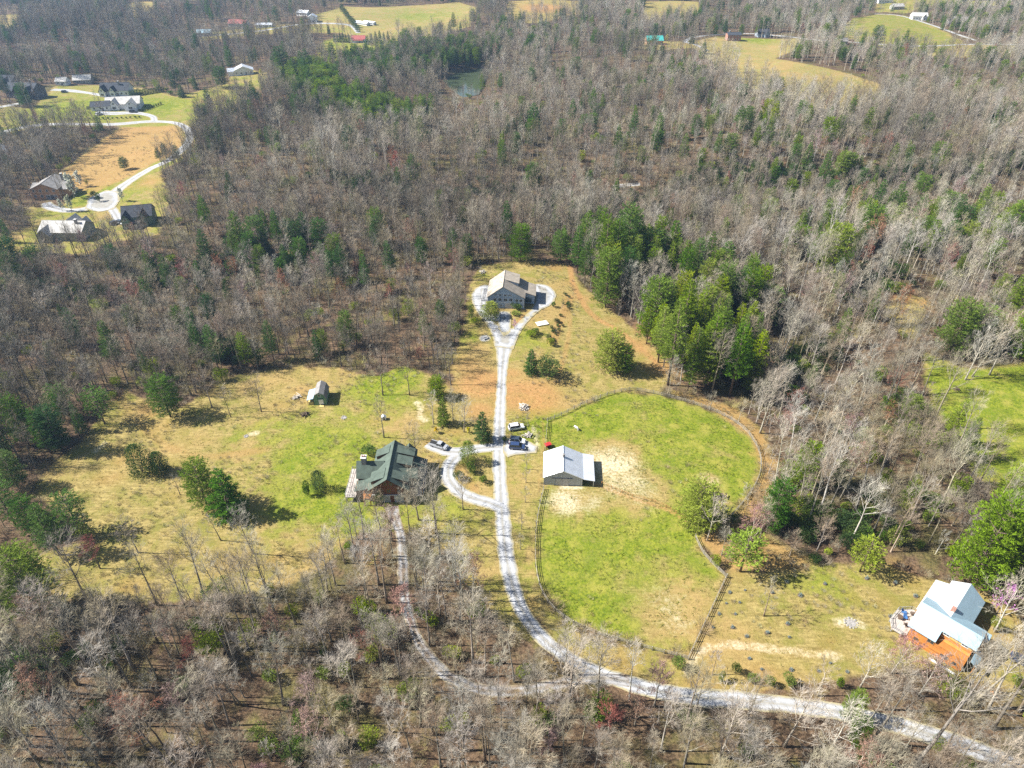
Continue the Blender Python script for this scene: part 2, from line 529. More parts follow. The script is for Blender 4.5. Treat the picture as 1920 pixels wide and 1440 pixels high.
m_dry = np.zeros(fx.shape)     # straw-coloured meadow
m_lush = np.zeros(fx.shape)    # green grass
m_soil = np.zeros(fx.shape)    # orange clay, worn tracks
m_pale = np.zeros(fx.shape)    # sand, bleached hay
for k, dry, lush in (('meadow', 1, 0.25), ('knoll', 1, 0.14), ('pasture', 1, 0.80), ('verge', 1, 0.35), ('cabin_yard', 1, 0.2), ('right_lawn', 1, 0.85),
                     ('hill_field', 1, 0.2), ('far_field', 1, 0.55), ('top_field', 1, 0.3), ('top_bare', 1, 0), ('top_tan', 1, 0), ('top_left_tan', 1, 0), ('corner_tan', 1, 0),
                     ('right_strip', 1, 0.2), ('estate', 1, 0.5), ('brown_field', 1, 0.0), ('close_yards', 1, 0.4), ('red_roof_yard', 1, 0.6), ('teal_yard', 0.7, 0.1),
                     ('farm', 0.8, 0.4), ('far_house_yard', 1, 0.4), ('top_right_homes', 1, 0.5), ('creek_gap', 0.9, 0.1), ('east_strip', 0.8, 0.03)):
    s = soft(signed(POLY[k], fx, fy), -2.5, 2.0)
    m_dry = np.maximum(m_dry, s * dry)
    m_lush = np.maximum(m_lush, s * lush)

def blob(u, v, r, px_squash=1.0):
    x, y, _ = G(u, v)
    return np.exp(-((fx - x) / r) ** 2 - ((fy - y) / (r * px_squash)) ** 2)

def line_mask(pix, w):
    L = smooth_line([(*G(u, v)[:2], 0) for u, v in pix], 3)
    lo = L[:, :2].min(0) - 8; hi = L[:, :2].max(0) + 8
    out = np.zeros(fx.shape)
    k = (fx > lo[0]) & (fx < hi[0]) & (fy > lo[1]) & (fy < hi[1])
    out[k] = np.clip(1.4 - seg_dist(L, fx[k], fy[k]) / w, 0, 1)
    return out

# greener and barer patches with their own outlines
for u, v, r, a in ((560, 840, 16, .35), (640, 820, 14, .3), (740, 730, 9, .4), (440, 825, 5, .5), (500, 960, 12, .3), (660, 960, 14, .5), (600, 960, 12, .5), (1010, 780, 9, .6), (980, 620, 8, .4),
                   (1005, 650, 6, .3), (140, 205, 22, .7), (220, 200, 20, .5), (300, 200, 16, .4), (180, 365, 14, .6), (1420, 75, 22, .7), (1380, 95, 10, .5), (790, 30, 40, .4),
                   (870, 640, 5, .5), (880, 600, 4, .5), (1500, 1110, 10, .25), (1560, 1120, 8, .2), (1690, 210, 9, .0), (730, 700, 9, .5), (690, 720, 8, .4), (850, 960, 8, .3)):
    m_lush = np.maximum(m_lush, m_lush + a * blob(u, v, r) * (m_dry > 0.2))
for u, v, r, a in ((1060, 940, 6, 1.), (1145, 872, 10, 1.), (1170, 900, 9, .8), (1200, 925, 8, .6), (1060, 850, 5, .0), (1105, 940, 6, .6), (1250, 1120, 9, .45), (1270, 1160, 8, .5), (1150, 840, 5, .5), (1190, 930, 5, .4), (1330, 900, 4, .7), (1340, 930, 3.5, .8)):
    m_lush = m_lush * (1 - a * blob(u, v, r))
    m_pale = np.maximum(m_pale, 0.75 * a * blob(u, v, r))
for u, v, r, a in ((900, 720, 10, 1.), (970, 740, 10, 1.), (1000, 745, 11, 1.), (1030, 750, 10, .6), (880, 690, 9, .6), (900, 770, 7, .8), (1240, 690, 9, .7), (1200, 650, 8, .7), (1260, 700, 8, .6), (1210, 620, 8, .6),
                   (1040, 500, 8, .6), (300, 800, 10, .5), (270, 770, 9, .6), (330, 850, 9, .4), (255, 270, 25, .55), (300, 255, 22, .45), (220, 320, 22, .5), (1020, 15, 40, .9), (280, 340, 12, .6), (250, 350, 8, .5),
                   (1440, 860, 6, .6), (1450, 910, 7, .6), (1430, 960, 6, .6), (1320, 1270, 9, .5), (1420, 1270, 10, .5), (1500, 1270, 8, .4), (1740, 570, 7, .7), (1000, 300, 14, .3), (1690, 560, 8, .6), (810, 770, 5, .4),
                   (860, 1000, 7, .4), (1050, 1240, 6, .5), (1170, 1245, 9, .5), (1000, 1130, 4, .5), (1345, 1290, 8, .4), (700, 1040, 6, .5), (1840, 1290, 9, .4), (1380, 1060, 8, .4), (1700, 1075, 8, .5)):
    m_soil = np.maximum(m_soil, a * blob(u, v, r))
for u, v, r, a in ((560, 730, 9, .5), (520, 760, 8, .4), (600, 700, 6, .4), (470, 790, 8, .35), (240, 860, 9, .5), (200, 900, 9, .5), (330, 930, 8, .4), (420, 1060, 9, .5), (520, 1050, 8, .5), (330, 1040, 9, .4), (250, 1100, 8, .5), (1100, 640, 7, .4), (1090, 560, 7, .6), (1060, 530, 8, .5), (960, 700, 6, .7), (1060, 720, 8, .5), (890, 650, 5, .5), (1150, 600, 7, .5), (700, 790, 7, .4), (850, 810, 6, .5), (800, 830, 5, .5), (1400, 1120, 8, .3), (1450, 1180, 8, .35), (1600, 1120, 8, .35), (1550, 1200, 7, .4), (1650, 1130, 7, .4)):
    m_soil = np.maximum(m_soil, a * blob(u, v, r, .7))
for pix, w, a in (([(1110, 905), (1180, 932), (1250, 955), (1300, 985)], 1.0, .7), ([(1100, 860), (1160, 880), (1230, 900), (1330, 905)], 1.0, .4), ([(225, 745), (270, 800), (320, 840), (380, 856), (440, 852), (500, 842)], 2.4, .5), ([(1068, 500), (1078, 540), (1110, 590), (1160, 620), (1215, 665), (1250, 700)], 1.6, .8),
                  ([(1060, 560), (1068, 600), (1060, 660), (1040, 720)], 1.4, .55), ([(1290, 1270), (1300, 1230), (1340, 1212), (1400, 1212), (1480, 1224), (1560, 1226)], 2.4, .45),
                  ([(1020, 780), (1018, 840), (1010, 920)], .8, .5), ([(862, 880), (872, 905), (890, 915)], 3.0, .55), ([(1036, 640), (1052, 600), (1070, 556)], 2.6, .6), ([(965, 622), (972, 606), (985, 592)], 1.6, .7)):
    m_soil = np.maximum(m_soil, a * line_mask(pix, w))
for pix, w, a in (([(1290, 1262), (1298, 1236), (1318, 1218), (1350, 1211), (1410, 1212), (1480, 1222), (1570, 1230)], 1.5, .55), ([(1572, 1168), (1594, 1165), (1615, 1170)], 1.6, .62), ([(782, 755), (790, 766), (786, 780), (797, 788)], 1.5, .6), ([(470, 815), (480, 812)], 1.5, .7),
                  ([(180, 845), (195, 832)], 1.6, .5), ([(1000, 800), (1008, 840)], 1.0, .6), ([(1842, 760), (1850, 745)], 2, .4), ([(1050, 912), (1090, 915)], .8, .9), ([(215, 212), (260, 205)], 4, .6)):
    m_pale = np.maximum(m_pale, a * line_mask(pix, w))
for k in ('hill_field', 'top_tan', 'top_left_tan', 'corner_tan', 'top_field'):
    m_pale = np.maximum(m_pale, 0.28 * soft(signed(POLY[k], fx, fy)))
m_soil = np.maximum(m_soil, 0.35 * soft(signed(POLY['top_bare'], fx, fy)))
m_soil = np.maximum(m_soil, 0.62 * soft(signed(POLY['east_strip'], fx, fy)))
m_soil = np.maximum(m_soil, 0.62 * soft(signed(POLY['brown_field'], fx, fy)))
for u, v, r, a in ((270, 900, 22, .9), (330, 960, 20, .8), (230, 860, 14, .9), (400, 1060, 18, .8), (560, 715, 14, .8), (480, 740, 14, .7), (350, 800, 14, .8), (600, 1040, 12, .6), (1160, 1150, 0.1, 0), (1400, 1130, 12, .5), (1500, 1200, 14, .6), (1280, 1150, 10, .5), (1130, 640, 14, .6)):
    m_lush = m_lush * (1 - a * blob(u, v, r, .8))
m_lush = np.clip(m_lush, 0, 1)

# the pond bed is sunk below the water
pd = signed(POLY['pond'], fx, fy)
POND_Z = float(np.mean(terrain(POLY['pond'][:, 0], POLY['pond'][:, 1]))) - 0.6
kp = pd > -9
fz[kp] = np.where(pd[kp] > 0, np.minimum(fz[kp], POND_Z - 0.15 - 0.1 * np.clip(pd[kp], 0, 10)), fz[kp])
near = kp & (pd <= 0)
fz[near] = np.minimum(fz[near], POND_Z + 0.3 + (-pd[near]) * 0.35)

nx, ny = len(gx), len(gy)
idx = np.arange(nx * ny).reshape(ny, nx)
quads = np.stack([idx[:-1, :-1], idx[:-1, 1:], idx[1:, 1:], idx[1:, :-1]], -1).reshape(-1, 4)
gm = bpy.data.meshes.new('ground')
gm.vertices.add(len(fx))
gm.vertices.foreach_set('co', np.stack([fx, fy, fz], -1).ravel())
gm.loops.add(quads.size)
gm.loops.foreach_set('vertex_index', quads.ravel().astype(np.int32))
gm.polygons.add(len(quads))
gm.polygons.foreach_set('loop_start', np.arange(0, quads.size, 4, dtype=np.int32))
gm.polygons.foreach_set('loop_total', np.full(len(quads), 4, np.int32))
gm.update()
gm.polygons.foreach_set('use_smooth', np.ones(len(quads), bool))
for nme, arr in (('dry', m_dry), ('lush', m_lush), ('soil', m_soil), ('pale', m_pale)):
    a = gm.attributes.new(nme, 'FLOAT', 'POINT')
    a.data.foreach_set('value', arr.astype(np.float32))

def ground_mat():
    m, nt, b = new_mat('ground_cover')
    p = pos(nt)
    big = noise(nt, p, 0.035, 3)
    mid = noise(nt, p, 0.22, 5, 0.6)
    fine = noise(nt, p, 1.6, 6, 0.7)
    tiny = noise(nt, p, 6.0, 3, 0.7)
    # leaf litter under the trees
    c = mix(nt, mapr(nt, fine, 0.3, 0.7), (0.035, 0.023, 0.015), (0.20, 0.132, 0.08))
    c = mix(nt, mapr(nt, mid, 0.46, 0.7, 0, 0.75), c, mix(nt, mapr(nt, tiny, 0.35, 0.65), (0.09, 0.058, 0.036), (0.28, 0.185, 0.115)))
    c = mix(nt, mapr(nt, math_n(nt, 'ADD', math_n(nt, 'MULTIPLY', big, 0.55), math_n(nt, 'MULTIPLY', mid, 0.45)), 0.47, 0.62, 0, 0.7), c, mix(nt, mapr(nt, fine, 0.35, 0.65), (0.045, 0.055, 0.015), (0.15, 0.14, 0.04)))
    # straw meadow
    mp = nd(nt, 'ShaderNodeMapping')
    mp.inputs['Rotation'].default_value = (0, 0, R(28)); mp.inputs['Scale'].default_value = (.28, 1.5, 1)
    nt.links.new(p, mp.inputs[0])
    lay = noise(nt, mp.outputs[0], 1.3, 5, 0.65)
    fd = math_n(nt, 'ADD', math_n(nt, 'MULTIPLY', fine, 0.4), math_n(nt, 'MULTIPLY', lay, 0.6))
    d = mix(nt, mapr(nt, fd, 0.34, 0.66), (0.175, 0.135, 0.042), (0.39, 0.305, 0.115))
    d = mix(nt, mapr(nt, mid, 0.42, 0.66, 0, 0.8), d, (0.18, 0.175, 0.036))
    d = mix(nt, mapr(nt, big, 0.47, 0.64, 0, 0.5), d, (0.36, 0.235, 0.095))
    d = mix(nt, mapr(nt, noise(nt, p, 0.7, 4, 0.7), 0.56, 0.72, 0, 0.6), d, (0.14, 0.11, 0.04))
    per = math_n(nt, 'ADD', attr(nt, 'dry'), math_n(nt, 'MULTIPLY', math_n(nt, 'SUBTRACT', mid, 0.5), 0.9))
    c = mix(nt, mapr(nt, per, 0.3, 0.7), c, d)
    # green grass
    g = mix(nt, mapr(nt, fine, 0.32, 0.68), (0.075, 0.115, 0.010), (0.23, 0.255, 0.024))
    g = mix(nt, mapr(nt, mid, 0.44, 0.68, 0, 0.7), g, (0.31, 0.275, 0.06))
    g = mix(nt, mapr(nt, noise(nt, p, 0.13, 4, 0.65), 0.5, 0.68, 0, 0.7), g, (0.12, 0.17, 0.012))
    pl = math_n(nt, 'ADD', attr(nt, 'lush'), math_n(nt, 'MULTIPLY', math_n(nt, 'SUBTRACT', math_n(nt, 'ADD', math_n(nt, 'MULTIPLY', mid, 0.5), math_n(nt, 'MULTIPLY', noise(nt, p, 0.09, 4), 0.5)), 0.5), 2.4))
    c = mix(nt, mapr(nt, pl, 0.2, 0.8), c, g)
    # clay and worn tracks
    s = mix(nt, mapr(nt, fine, 0.3, 0.7), (0.30, 0.15, 0.055), (0.46, 0.255, 0.105))
    s = mix(nt, mapr(nt, mid, 0.4, 0.65, 0, 0.55), s, (0.29, 0.185, 0.075))
    ps = math_n(nt, 'ADD', attr(nt, 'soil'), math_n(nt, 'MULTIPLY', math_n(nt, 'SUBTRACT', mid, 0.5), 0.8))
    c = mix(nt, mapr(nt, ps, 0.25, 0.85, 0, 0.85), c, s)
    # sand and bleached hay
    h = mix(nt, mapr(nt, fine, 0.3, 0.7), (0.46, 0.38, 0.22), (0.66, 0.58, 0.42))
    pp = math_n(nt, 'ADD', attr(nt, 'pale'), math_n(nt, 'MULTIPLY', math_n(nt, 'SUBTRACT', math_n(nt, 'ADD', math_n(nt, 'MULTIPLY', fine, 0.5), math_n(nt, 'MULTIPLY', mid, 0.5)), 0.5), 1.6))
    c = mix(nt, mapr(nt, pp, 0.25, 0.85, 0, 0.85), c, h)
    c = mix(nt, mapr(nt, tiny, 0.25, 0.75, 0.0, 1.0), mix(nt, 1.0, c, (0.72, 0.72, 0.72), 'MULTIPLY'), mix(nt, 1.0, c, (1.0, 1.0, 1.0), 'MULTIPLY'))
    nt.links.new(c, b.inputs['Base Color'])
    b.inputs['Roughness'].default_value = 0.95
    b.inputs['Specular IOR Level'].default_value = 0.08
    hgt = math_n(nt, 'ADD', math_n(nt, 'MULTIPLY', fine, 0.7), math_n(nt, 'MULTIPLY', tiny, 0.3))
    bump(nt, b, hgt, 0.7, 0.35)
    return m
M['ground'] = ground_mat()
gm.materials.append(M['ground'])
ground = tag(mesh_obj('ground', gm), kind='structure')

# water
def water_mat():
    m, nt, b = new_mat('pond_water')
    b.inputs['Base Color'].default_value = (0.05, 0.065, 0.035, 1)
    b.inputs['Roughness'].default_value = 0.08
    b.inputs['Specular IOR Level'].default_value = 0.6
    bump(nt, b, noise(nt, pos(nt), 1.2, 3), 0.08, 0.05)
    return m
M['water'] = water_mat()
wp = POLY['pond']
cx, cy = wp.mean(0)
wpo = (wp - (cx, cy)) * 1.03 + (cx, cy)
mb = MB(); mb.add([(x, y, POND_Z) for x, y in wpo], [tuple(range(len(wpo)))])
tag(mb.build('pond', M['water']), kind='structure')

# roads
def gravel_mat(name='pale_gravel', dim=1.0):
    m, nt, b = new_mat(name)
    p = pos(nt)
    n1 = noise(nt, p, 0.5, 5, 0.6)
    n2 = noise(nt, p, 5.0, 4, 0.7)
    c = mix(nt, mapr(nt, n1, 0.3, 0.7), (0.24, 0.245, 0.25), (0.385, 0.395, 0.405))
    c = mix(nt, mapr(nt, n2, 0.3, 0.75, 0, 0.6), c, (0.22, 0.21, 0.20))
    lane = attr(nt, 'lane')
    al = math_n(nt, 'ABSOLUTE', lane, 0.0)
    e = math_n(nt, 'ADD', al, math_n(nt, 'MULTIPLY', math_n(nt, 'SUBTRACT', n1, 0.5), 0.7))
    c = mix(nt, mapr(nt, e, 0.62, 1.0, 0, 0.85), c, (0.30, 0.25, 0.12))
    c = mix(nt, mapr(nt, math_n(nt, 'ADD', al, math_n(nt, 'MULTIPLY', math_n(nt, 'SUBTRACT', n2, 0.5), 0.6)), 0.0, 0.22, 0.55, 0.0), c, (0.24, 0.215, 0.16))
    if dim < 1: c = mix(nt, mapr(nt, n1, 0.42, 0.62, 0.25, 0.9), c, (0.17, 0.125, 0.085))
    track = mapr(nt, math_n(nt, 'ABSOLUTE', math_n(nt, 'SUBTRACT', al, 0.45), 0.0), 0.0, 0.25, 0.45 * dim, 0.0)
    c = mix(nt, track, c, (0.48, 0.485, 0.50))
    nt.links.new(c, b.inputs['Base Color'])
    b.inputs['Roughness'].default_value = 0.95
    b.inputs['Specular IOR Level'].default_value = 0.1
    bump(nt, b, n2, 0.6, 0.05)
    return m
M['gravel'] = gravel_mat()
M['leafy_gravel'] = gravel_mat('leafy_gravel', .62)

def ribbon(name, L, lift, mat, jitter=0.25):
    n = len(L)
    ac = np.linspace(-1, 1, 7)
    d = np.gradient(L[:, :2], axis=0)
    d /= np.linalg.norm(d, axis=1)[:, None] + 1e-9
    nrm = np.stack([-d[:, 1], d[:, 0]], -1)
    ph = rng.uniform(0, 50, 2)
    s = np.cumsum(np.r_[0, np.linalg.norm(np.diff(L[:, :2], axis=0), axis=1)])
    vs = []; lane = []
    for i in range(n):
        wl = L[i, 2] / 2 + jitter * (math.sin(s[i] * .13 + ph[0]) * .7 + math.sin(s[i] * .047 + ph[1]) * .5 + random.uniform(-.6, .6))
        wr = L[i, 2] / 2 + jitter * (math.sin(s[i] * .11 + ph[1]) * .7 + math.sin(s[i] * .061 + ph[0]) * .5 + random.uniform(-.6, .6))
        for a in ac:
            w = wl if a > 0 else wr
            x, y = L[i, :2] + nrm[i] * a * w
            vs.append((x, y, tz(x, y) + lift * (1.0 if abs(a) < 0.9 else 0.4)))
            lane.append(a)
    k = len(ac)
    fs = [(i * k + j + 1, i * k + j, (i + 1) * k + j, (i + 1) * k + j + 1) for i in range(n - 1) for j in range(k - 1)]
    mb = MB(); mb.add(vs, fs)
    me = mb.mesh(name, mat, True)
    at = me.attributes.new('lane', 'FLOAT', 'POINT')
    at.data.foreach_set('value', np.array(lane, np.float32))
    return tag(mesh_obj(name, me), kind='structure')

def pad(name, outline, lift, mat, step=2.0):
    """filled area on the ground, edges densified and uneven, following the terrain"""
    pts = []
    n = len(outline)
    for i in range(n):
        a = np.array(outline[i]); b_ = np.array(outline[(i + 1) % n])
        k = max(1, int(np.linalg.norm(b_ - a) / 1.2))
        for t in range(k):
            q = a + (b_ - a) * t / k + rng.normal(0, 0.12, 2)
            pts.append(q)
    poly = np.array(pts)
    nb = len(pts)
    lo, hi = poly.min(0), poly.max(0)
    XX, YY = np.meshgrid(np.arange(lo[0], hi[0], step), np.arange(lo[1], hi[1], step))
    xx, yy = XX.ravel(), YY.ravel()
    k = signed(poly, xx, yy) > 0.5
    allp = [Vector(p) for p in pts] + [Vector((a, b_)) for a, b_ in zip(xx[k], yy[k])]
    r = mgeo.delaunay_2d_cdt(allp, [], [list(range(nb))], 1, 1e-4)
    vs = [(p.x, p.y, tz(p.x, p.y) + lift) for p in r[0]]
    mb = MB(); mb.add(vs, [tuple(f) for f in r[2]])
    me = mb.mesh(name, mat, True)
    at = me.attributes.new('lane', 'FLOAT', 'POINT')
    dd = np.clip(1.0 - signed(poly, np.array([v[0] for v in vs]), np.array([v[1] for v in vs])) / 2.5, 0, 1)
    at.data.foreach_set('value', dd.astype(np.float32))
    return tag(mesh_obj(name, me), kind='structure')

for i, k in enumerate(ROADS):
    ribbon(k, LINES[k], 0.045 + 0.004 * i, M['leafy_gravel'] if k in ('lower_track', 'path_by_creek') else M['gravel'], 0.28 if k in ('driveway', 'loop_drive', 'parking_spur', 'lower_track') else 0.35)
pad('forecourt', smooth_line([(*G(u, v)[:2], 0) for u, v in [(928, 650), (918, 618), (897, 590), (886, 570), (884, 552), (893, 540), (908, 534), (920, 538), (914, 556), (916, 575), (924, 598), (938, 612), (958, 616)]], 2)[:, :2].tolist()
    + smooth_line([(*G(u, v)[:2], 0) for u, v in [(960, 616), (984, 592), (1000, 575), (1004, 558), (1000, 540), (1004, 533), (1024, 534), (1040, 546), (1042, 560), (1030, 574), (1008, 586), (988, 606), (974, 628), (963, 655)]], 2)[:, :2].tolist(), 0.125, M['gravel'])
pad('garage_apron', W([(933, 584), (958, 584), (958, 622), (945, 632), (934, 616)]).tolist(), 0.135, M['gravel'])
pad('car_park', W([(942, 850), (945, 822), (975, 820), (1008, 836), (1006, 850), (975, 852), (950, 858)]).tolist(), 0.130, M['gravel'])
pad('turning_circle', W([(165, 372), (200, 356), (222, 360), (224, 378), (214, 392), (185, 398), (160, 392)]).tolist(), 0.135, M['gravel'], 3)
ring = [(909 + 11 * math.cos(t), 634 + 7 * math.sin(t)) for t in np.linspace(0, 2 * math.pi, 14, endpoint=False)]
pad('gravel_patio', W(ring).tolist(), 0.05, M['gravel'])

# ------------------------------------------------------------------ trees: shapes
def unit(v):
    l = math.sqrt(v[0] ** 2 + v[1] ** 2 + v[2] ** 2) + 1e-9
    return (v[0] / l, v[1] / l, v[2] / l)

class Leafer:
    """collects loose flat twigs and leaf tufts quickly"""
    def __init__(self): self.v = []; self.f = []
    def twig(self, p, d, length, w, rnd, bend=0.25):
        s = unit((d[1] + rnd.uniform(-.3, .3), -d[0] + rnd.uniform(-.3, .3), rnd.uniform(-.4, .4)))
        e = (p[0] + d[0] * length, p[1] + d[1] * length, p[2] + d[2] * length)
        m = (p[0] + d[0] * length * .5 + s[0] * bend * length * .3, p[1] + d[1] * length * .5 + s[1] * bend * length * .3, p[2] + d[2] * length * .5)
        n = len(self.v)
        h = w * .5
        self.v += [(p[0] - s[0] * h, p[1] - s[1] * h, p[2] - s[2] * h), (p[0] + s[0] * h, p[1] + s[1] * h, p[2] + s[2] * h),
                   (m[0] - s[0] * h * .7, m[1] - s[1] * h * .7, m[2] - s[2] * h * .7), (m[0] + s[0] * h * .7, m[1] + s[1] * h * .7, m[2] + s[2] * h * .7), e]
        self.f += [(n, n + 1, n + 3, n + 2), (n + 2, n + 3, n + 4)]
        return m, e
    def leaf(self, p, d, length, w, rnd):
        s = unit((d[1] * .5 + rnd.uniform(-1, 1), -d[0] * .5 + rnd.uniform(-1, 1), rnd.uniform(-1, 1)))
        n = len(self.v)
        h = w * .5
        m = (p[0] + d[0] * length * .5, p[1] + d[1] * length * .5, p[2] + d[2] * length * .5)
        self.v += [p, (m[0] - s[0] * h, m[1] - s[1] * h, m[2] - s[2] * h), (p[0] + d[0] * length, p[1] + d[1] * length, p[2] + d[2] * length),
                   (m[0] + s[0] * h, m[1] + s[1] * h, m[2] + s[2] * h)]
        self.f.append((n, n + 1, n + 2, n + 3))
    def mesh(self, name, mat):
        me = bpy.data.meshes.new(name)
        me.from_pydata(self.v, [], self.f)
        me.materials.append(mat)
        me.update()
        return me

def turn(d, ang, az):
    """direction tilted by ang away from d, at azimuth az round it"""
    d = unit(d)
    a = (0, 0, 1) if abs(d[2]) < 0.9 else (1, 0, 0)
    u = unit((d[1] * a[2] - d[2] * a[1], d[2] * a[0] - d[0] * a[2], d[0] * a[1] - d[1] * a[0]))
    w = (d[1] * u[2] - d[2] * u[1], d[2] * u[0] - d[0] * u[2], d[0] * u[1] - d[1] * u[0])
    c, s = math.cos(ang), math.sin(ang)
    ca, sa = math.cos(az), math.sin(az)
    return unit(tuple(d[i] * c + (u[i] * ca + w[i] * sa) * s for i in range(3)))

def bare_tree(seed, h=18.0, clear=0.45, limbs=11, spread=1.0, twmat='twig', twigs=8, trunk_r=None, lean=0.03, thick=1.0):
    """leafless tree: returns (trunk mesh, crown mesh); the trunk carries the main limbs, the crown the branches and twigs"""
    rnd = random.Random(seed)
    tr = MB(); cr = MB(); lf = Leafer()
    r0 = trunk_r or h * 0.0105 + 0.04
    la = rnd.uniform(0, 6.28)
    npt = 8
    path = []
    for i in range(npt):
        t = i / (npt - 1)
        wob = 0.012 * h * math.sin(t * 5 + seed) * t
        path.append((math.cos(la) * (lean * h * t + wob) + rnd.uniform(-.1, .1) * t, math.sin(la) * (lean * h * t + wob) + rnd.uniform(-.1, .1) * t, h * 0.93 * t - (0.4 if i == 0 else 0)))
    rad = [r0 * ((1.35 if i == 0 else 1.0) * (1 - 0.9 * (i / (npt - 1)) ** 0.85) + 0.02) for i in range(npt)]
    tr.tube(path, rad, 6)
    def at(t):
        k = min(npt - 2, int(t * (npt - 1)))
        f = t * (npt - 1) - k
        return tuple(path[k][j] * (1 - f) + path[k + 1][j] * f for j in range(3)), rad[k] * (1 - f) + rad[k + 1] * f
    az = rnd.uniform(0, 6.28)
    for li in range(limbs):
        t = clear + (0.97 - clear) * (li + rnd.random() * .7) / limbs
        p, r = at(min(t, 0.99))
        az += 2.4 + rnd.uniform(-.5, .5)
        rel = (t - clear) / (1 - clear)
        ang = (0.95 - 0.5 * rel) * rnd.uniform(.7, 1.1)
        L = h * (0.34 - 0.20 * rel) * spread * rnd.uniform(.75, 1.2)
        d = turn((0, 0, 1), ang, az)
        r1 = min(r * 0.62, h * 0.0045 * thick)
        lp = [p]; ld = [d]
        for s in range(4):
            d = unit((d[0] + rnd.uniform(-.16, .16), d[1] + rnd.uniform(-.16, .16), d[2] + 0.12 + rnd.uniform(-.08, .12)))
            lp.append(tuple(lp[-1][j] + d[j] * L / 4 for j in range(3))); ld.append(d)
        tr.tube(lp, [r1, r1 * .8, r1 * .6, r1 * .4, r1 * .16], 4, False)
        nb = max(3, int(round(L * 1.05)))
        for b in range(nb):
            tb = 0.22 + 0.75 * (b + rnd.random() * .8) / nb
            k = min(3, int(tb * 4)); f = tb * 4 - k
            q = tuple(lp[k][j] * (1 - f) + lp[k + 1][j] * f for j in range(3))
            bd = turn(ld[k + 1], rnd.uniform(.45, .95), rnd.uniform(0, 6.28))
            bd = unit((bd[0], bd[1], bd[2] + .22))
            bl = L * rnd.uniform(.28, .5) * (1.15 - .5 * tb)
            br = r1 * .34 * (1.1 - .5 * tb)
            e1 = tuple(q[j] + bd[j] * bl * .5 for j in range(3))
            bd2 = unit((bd[0] + rnd.uniform(-.25, .25), bd[1] + rnd.uniform(-.25, .25), bd[2] + rnd.uniform(-.05, .3)))
            e2 = tuple(e1[j] + bd2[j] * bl * .5 for j in range(3))
            cr.tube([q, e1, e2], [br, br * .7, br * .25], 3, False)
            for w in range(twigs):
                tw = rnd.uniform(.2, 1.0)
                o = tuple((q[j] + (e1[j] - q[j]) * tw * 2) if tw < .5 else (e1[j] + (e2[j] - e1[j]) * (tw - .5) * 2) for j in range(3))
                td = turn(bd2, rnd.uniform(.3, .95), rnd.uniform(0, 6.28))
                td = unit((td[0], td[1], td[2] + .2))
                tl = rnd.uniform(.07, .13) * h * .75 * (0.8 + .4 * spread)
                tl = min(tl, 1.9)
                m_, e_ = lf.twig(o, td, tl, .034 * thick, rnd)
                for q2 in range(2):
                    td2 = turn(td, rnd.uniform(.35, .8), rnd.uniform(0, 6.28))
                    lf.twig(m_, td2, tl * rnd.uniform(.4, .65), .026 * thick, rnd)
    cr.add(lf.v, lf.f)
    return tr, cr

def tree_meshes(name, trunk_mb, crown, tmat, cmat):
    a = trunk_mb.mesh(name + '_trunk', tmat, True)
    b = crown.mesh(name + '_crown', cmat)
    return a, b

def pine(seed, h=20.0, rw=4.2, base=0.22, tiers=13, droop=0.0, tuft=0.62, dens=1.0, cone=0.75, round_top=False):
    """pine: whorls of level boughs, needle tufts along each"""
    rnd = random.Random(seed)
    tr = MB(); lf = Leafer()
    tr.tube([(0, 0, -.4), (rnd.uniform(-.1, .1), rnd.uniform(-.1, .1), h * .5), (0, 0, h * .97)], [h * .012 + .05, h * .009, .03], 6)
    for i in range(tiers):
        t = base + (0.985 - base) * (i + rnd.random() * .5) / tiers
        rel = (t - base) / (1 - base)
        if round_top:
            prof = math.sqrt(max(.04, 1 - (rel * 1.05 - .38) ** 2 / .5))
        else:
            prof = (1 - rel) ** cone * (0.72 + .28 * min(1, rel * 4))
        Lr = rw * prof + .25
        nb = max(3, int(4 + Lr * .9))
        a0 = rnd.uniform(0, 6.28)
        for b in range(nb):
            L = Lr * rnd.uniform(.68, 1.12)
            az = a0 + 6.283 * b / nb + rnd.uniform(-.25, .25)
            up = 0.22 + .35 * rel - droop + rnd.uniform(-.12, .12)
            d = unit((math.cos(az), math.sin(az), up))
            p0 = (0, 0, t * h)
            e = tuple(p0[j] + d[j] * L for j in range(3))
            if b % 2 == 0:
                tr.tube([p0, e], [.05 + .012 * L, .015], 3, False)
            nt_ = max(4, int(L * 5.5 * dens))
            for k in range(nt_):
                s = (k + rnd.random()) / nt_
                s = .18 + .84 * s ** .8
                side = rnd.uniform(-1, 1) * (.10 + .30 * s) * L * .75
                c = (p0[0] + d[0] * L * s - math.sin(az) * side, p0[1] + d[1] * L * s + math.cos(az) * side, p0[2] + d[2] * L * s + rnd.uniform(-.15, .25))
                for q in range(6):
                    dd = unit((d[0] * .8 + rnd.uniform(-.8, .8), d[1] * .8 + rnd.uniform(-.8, .8), .35 + rnd.uniform(-.45, .6)))
                    lf.leaf(c, dd, tuft * rnd.uniform(.7, 1.25), tuft * .24, rnd)
    return tr, lf

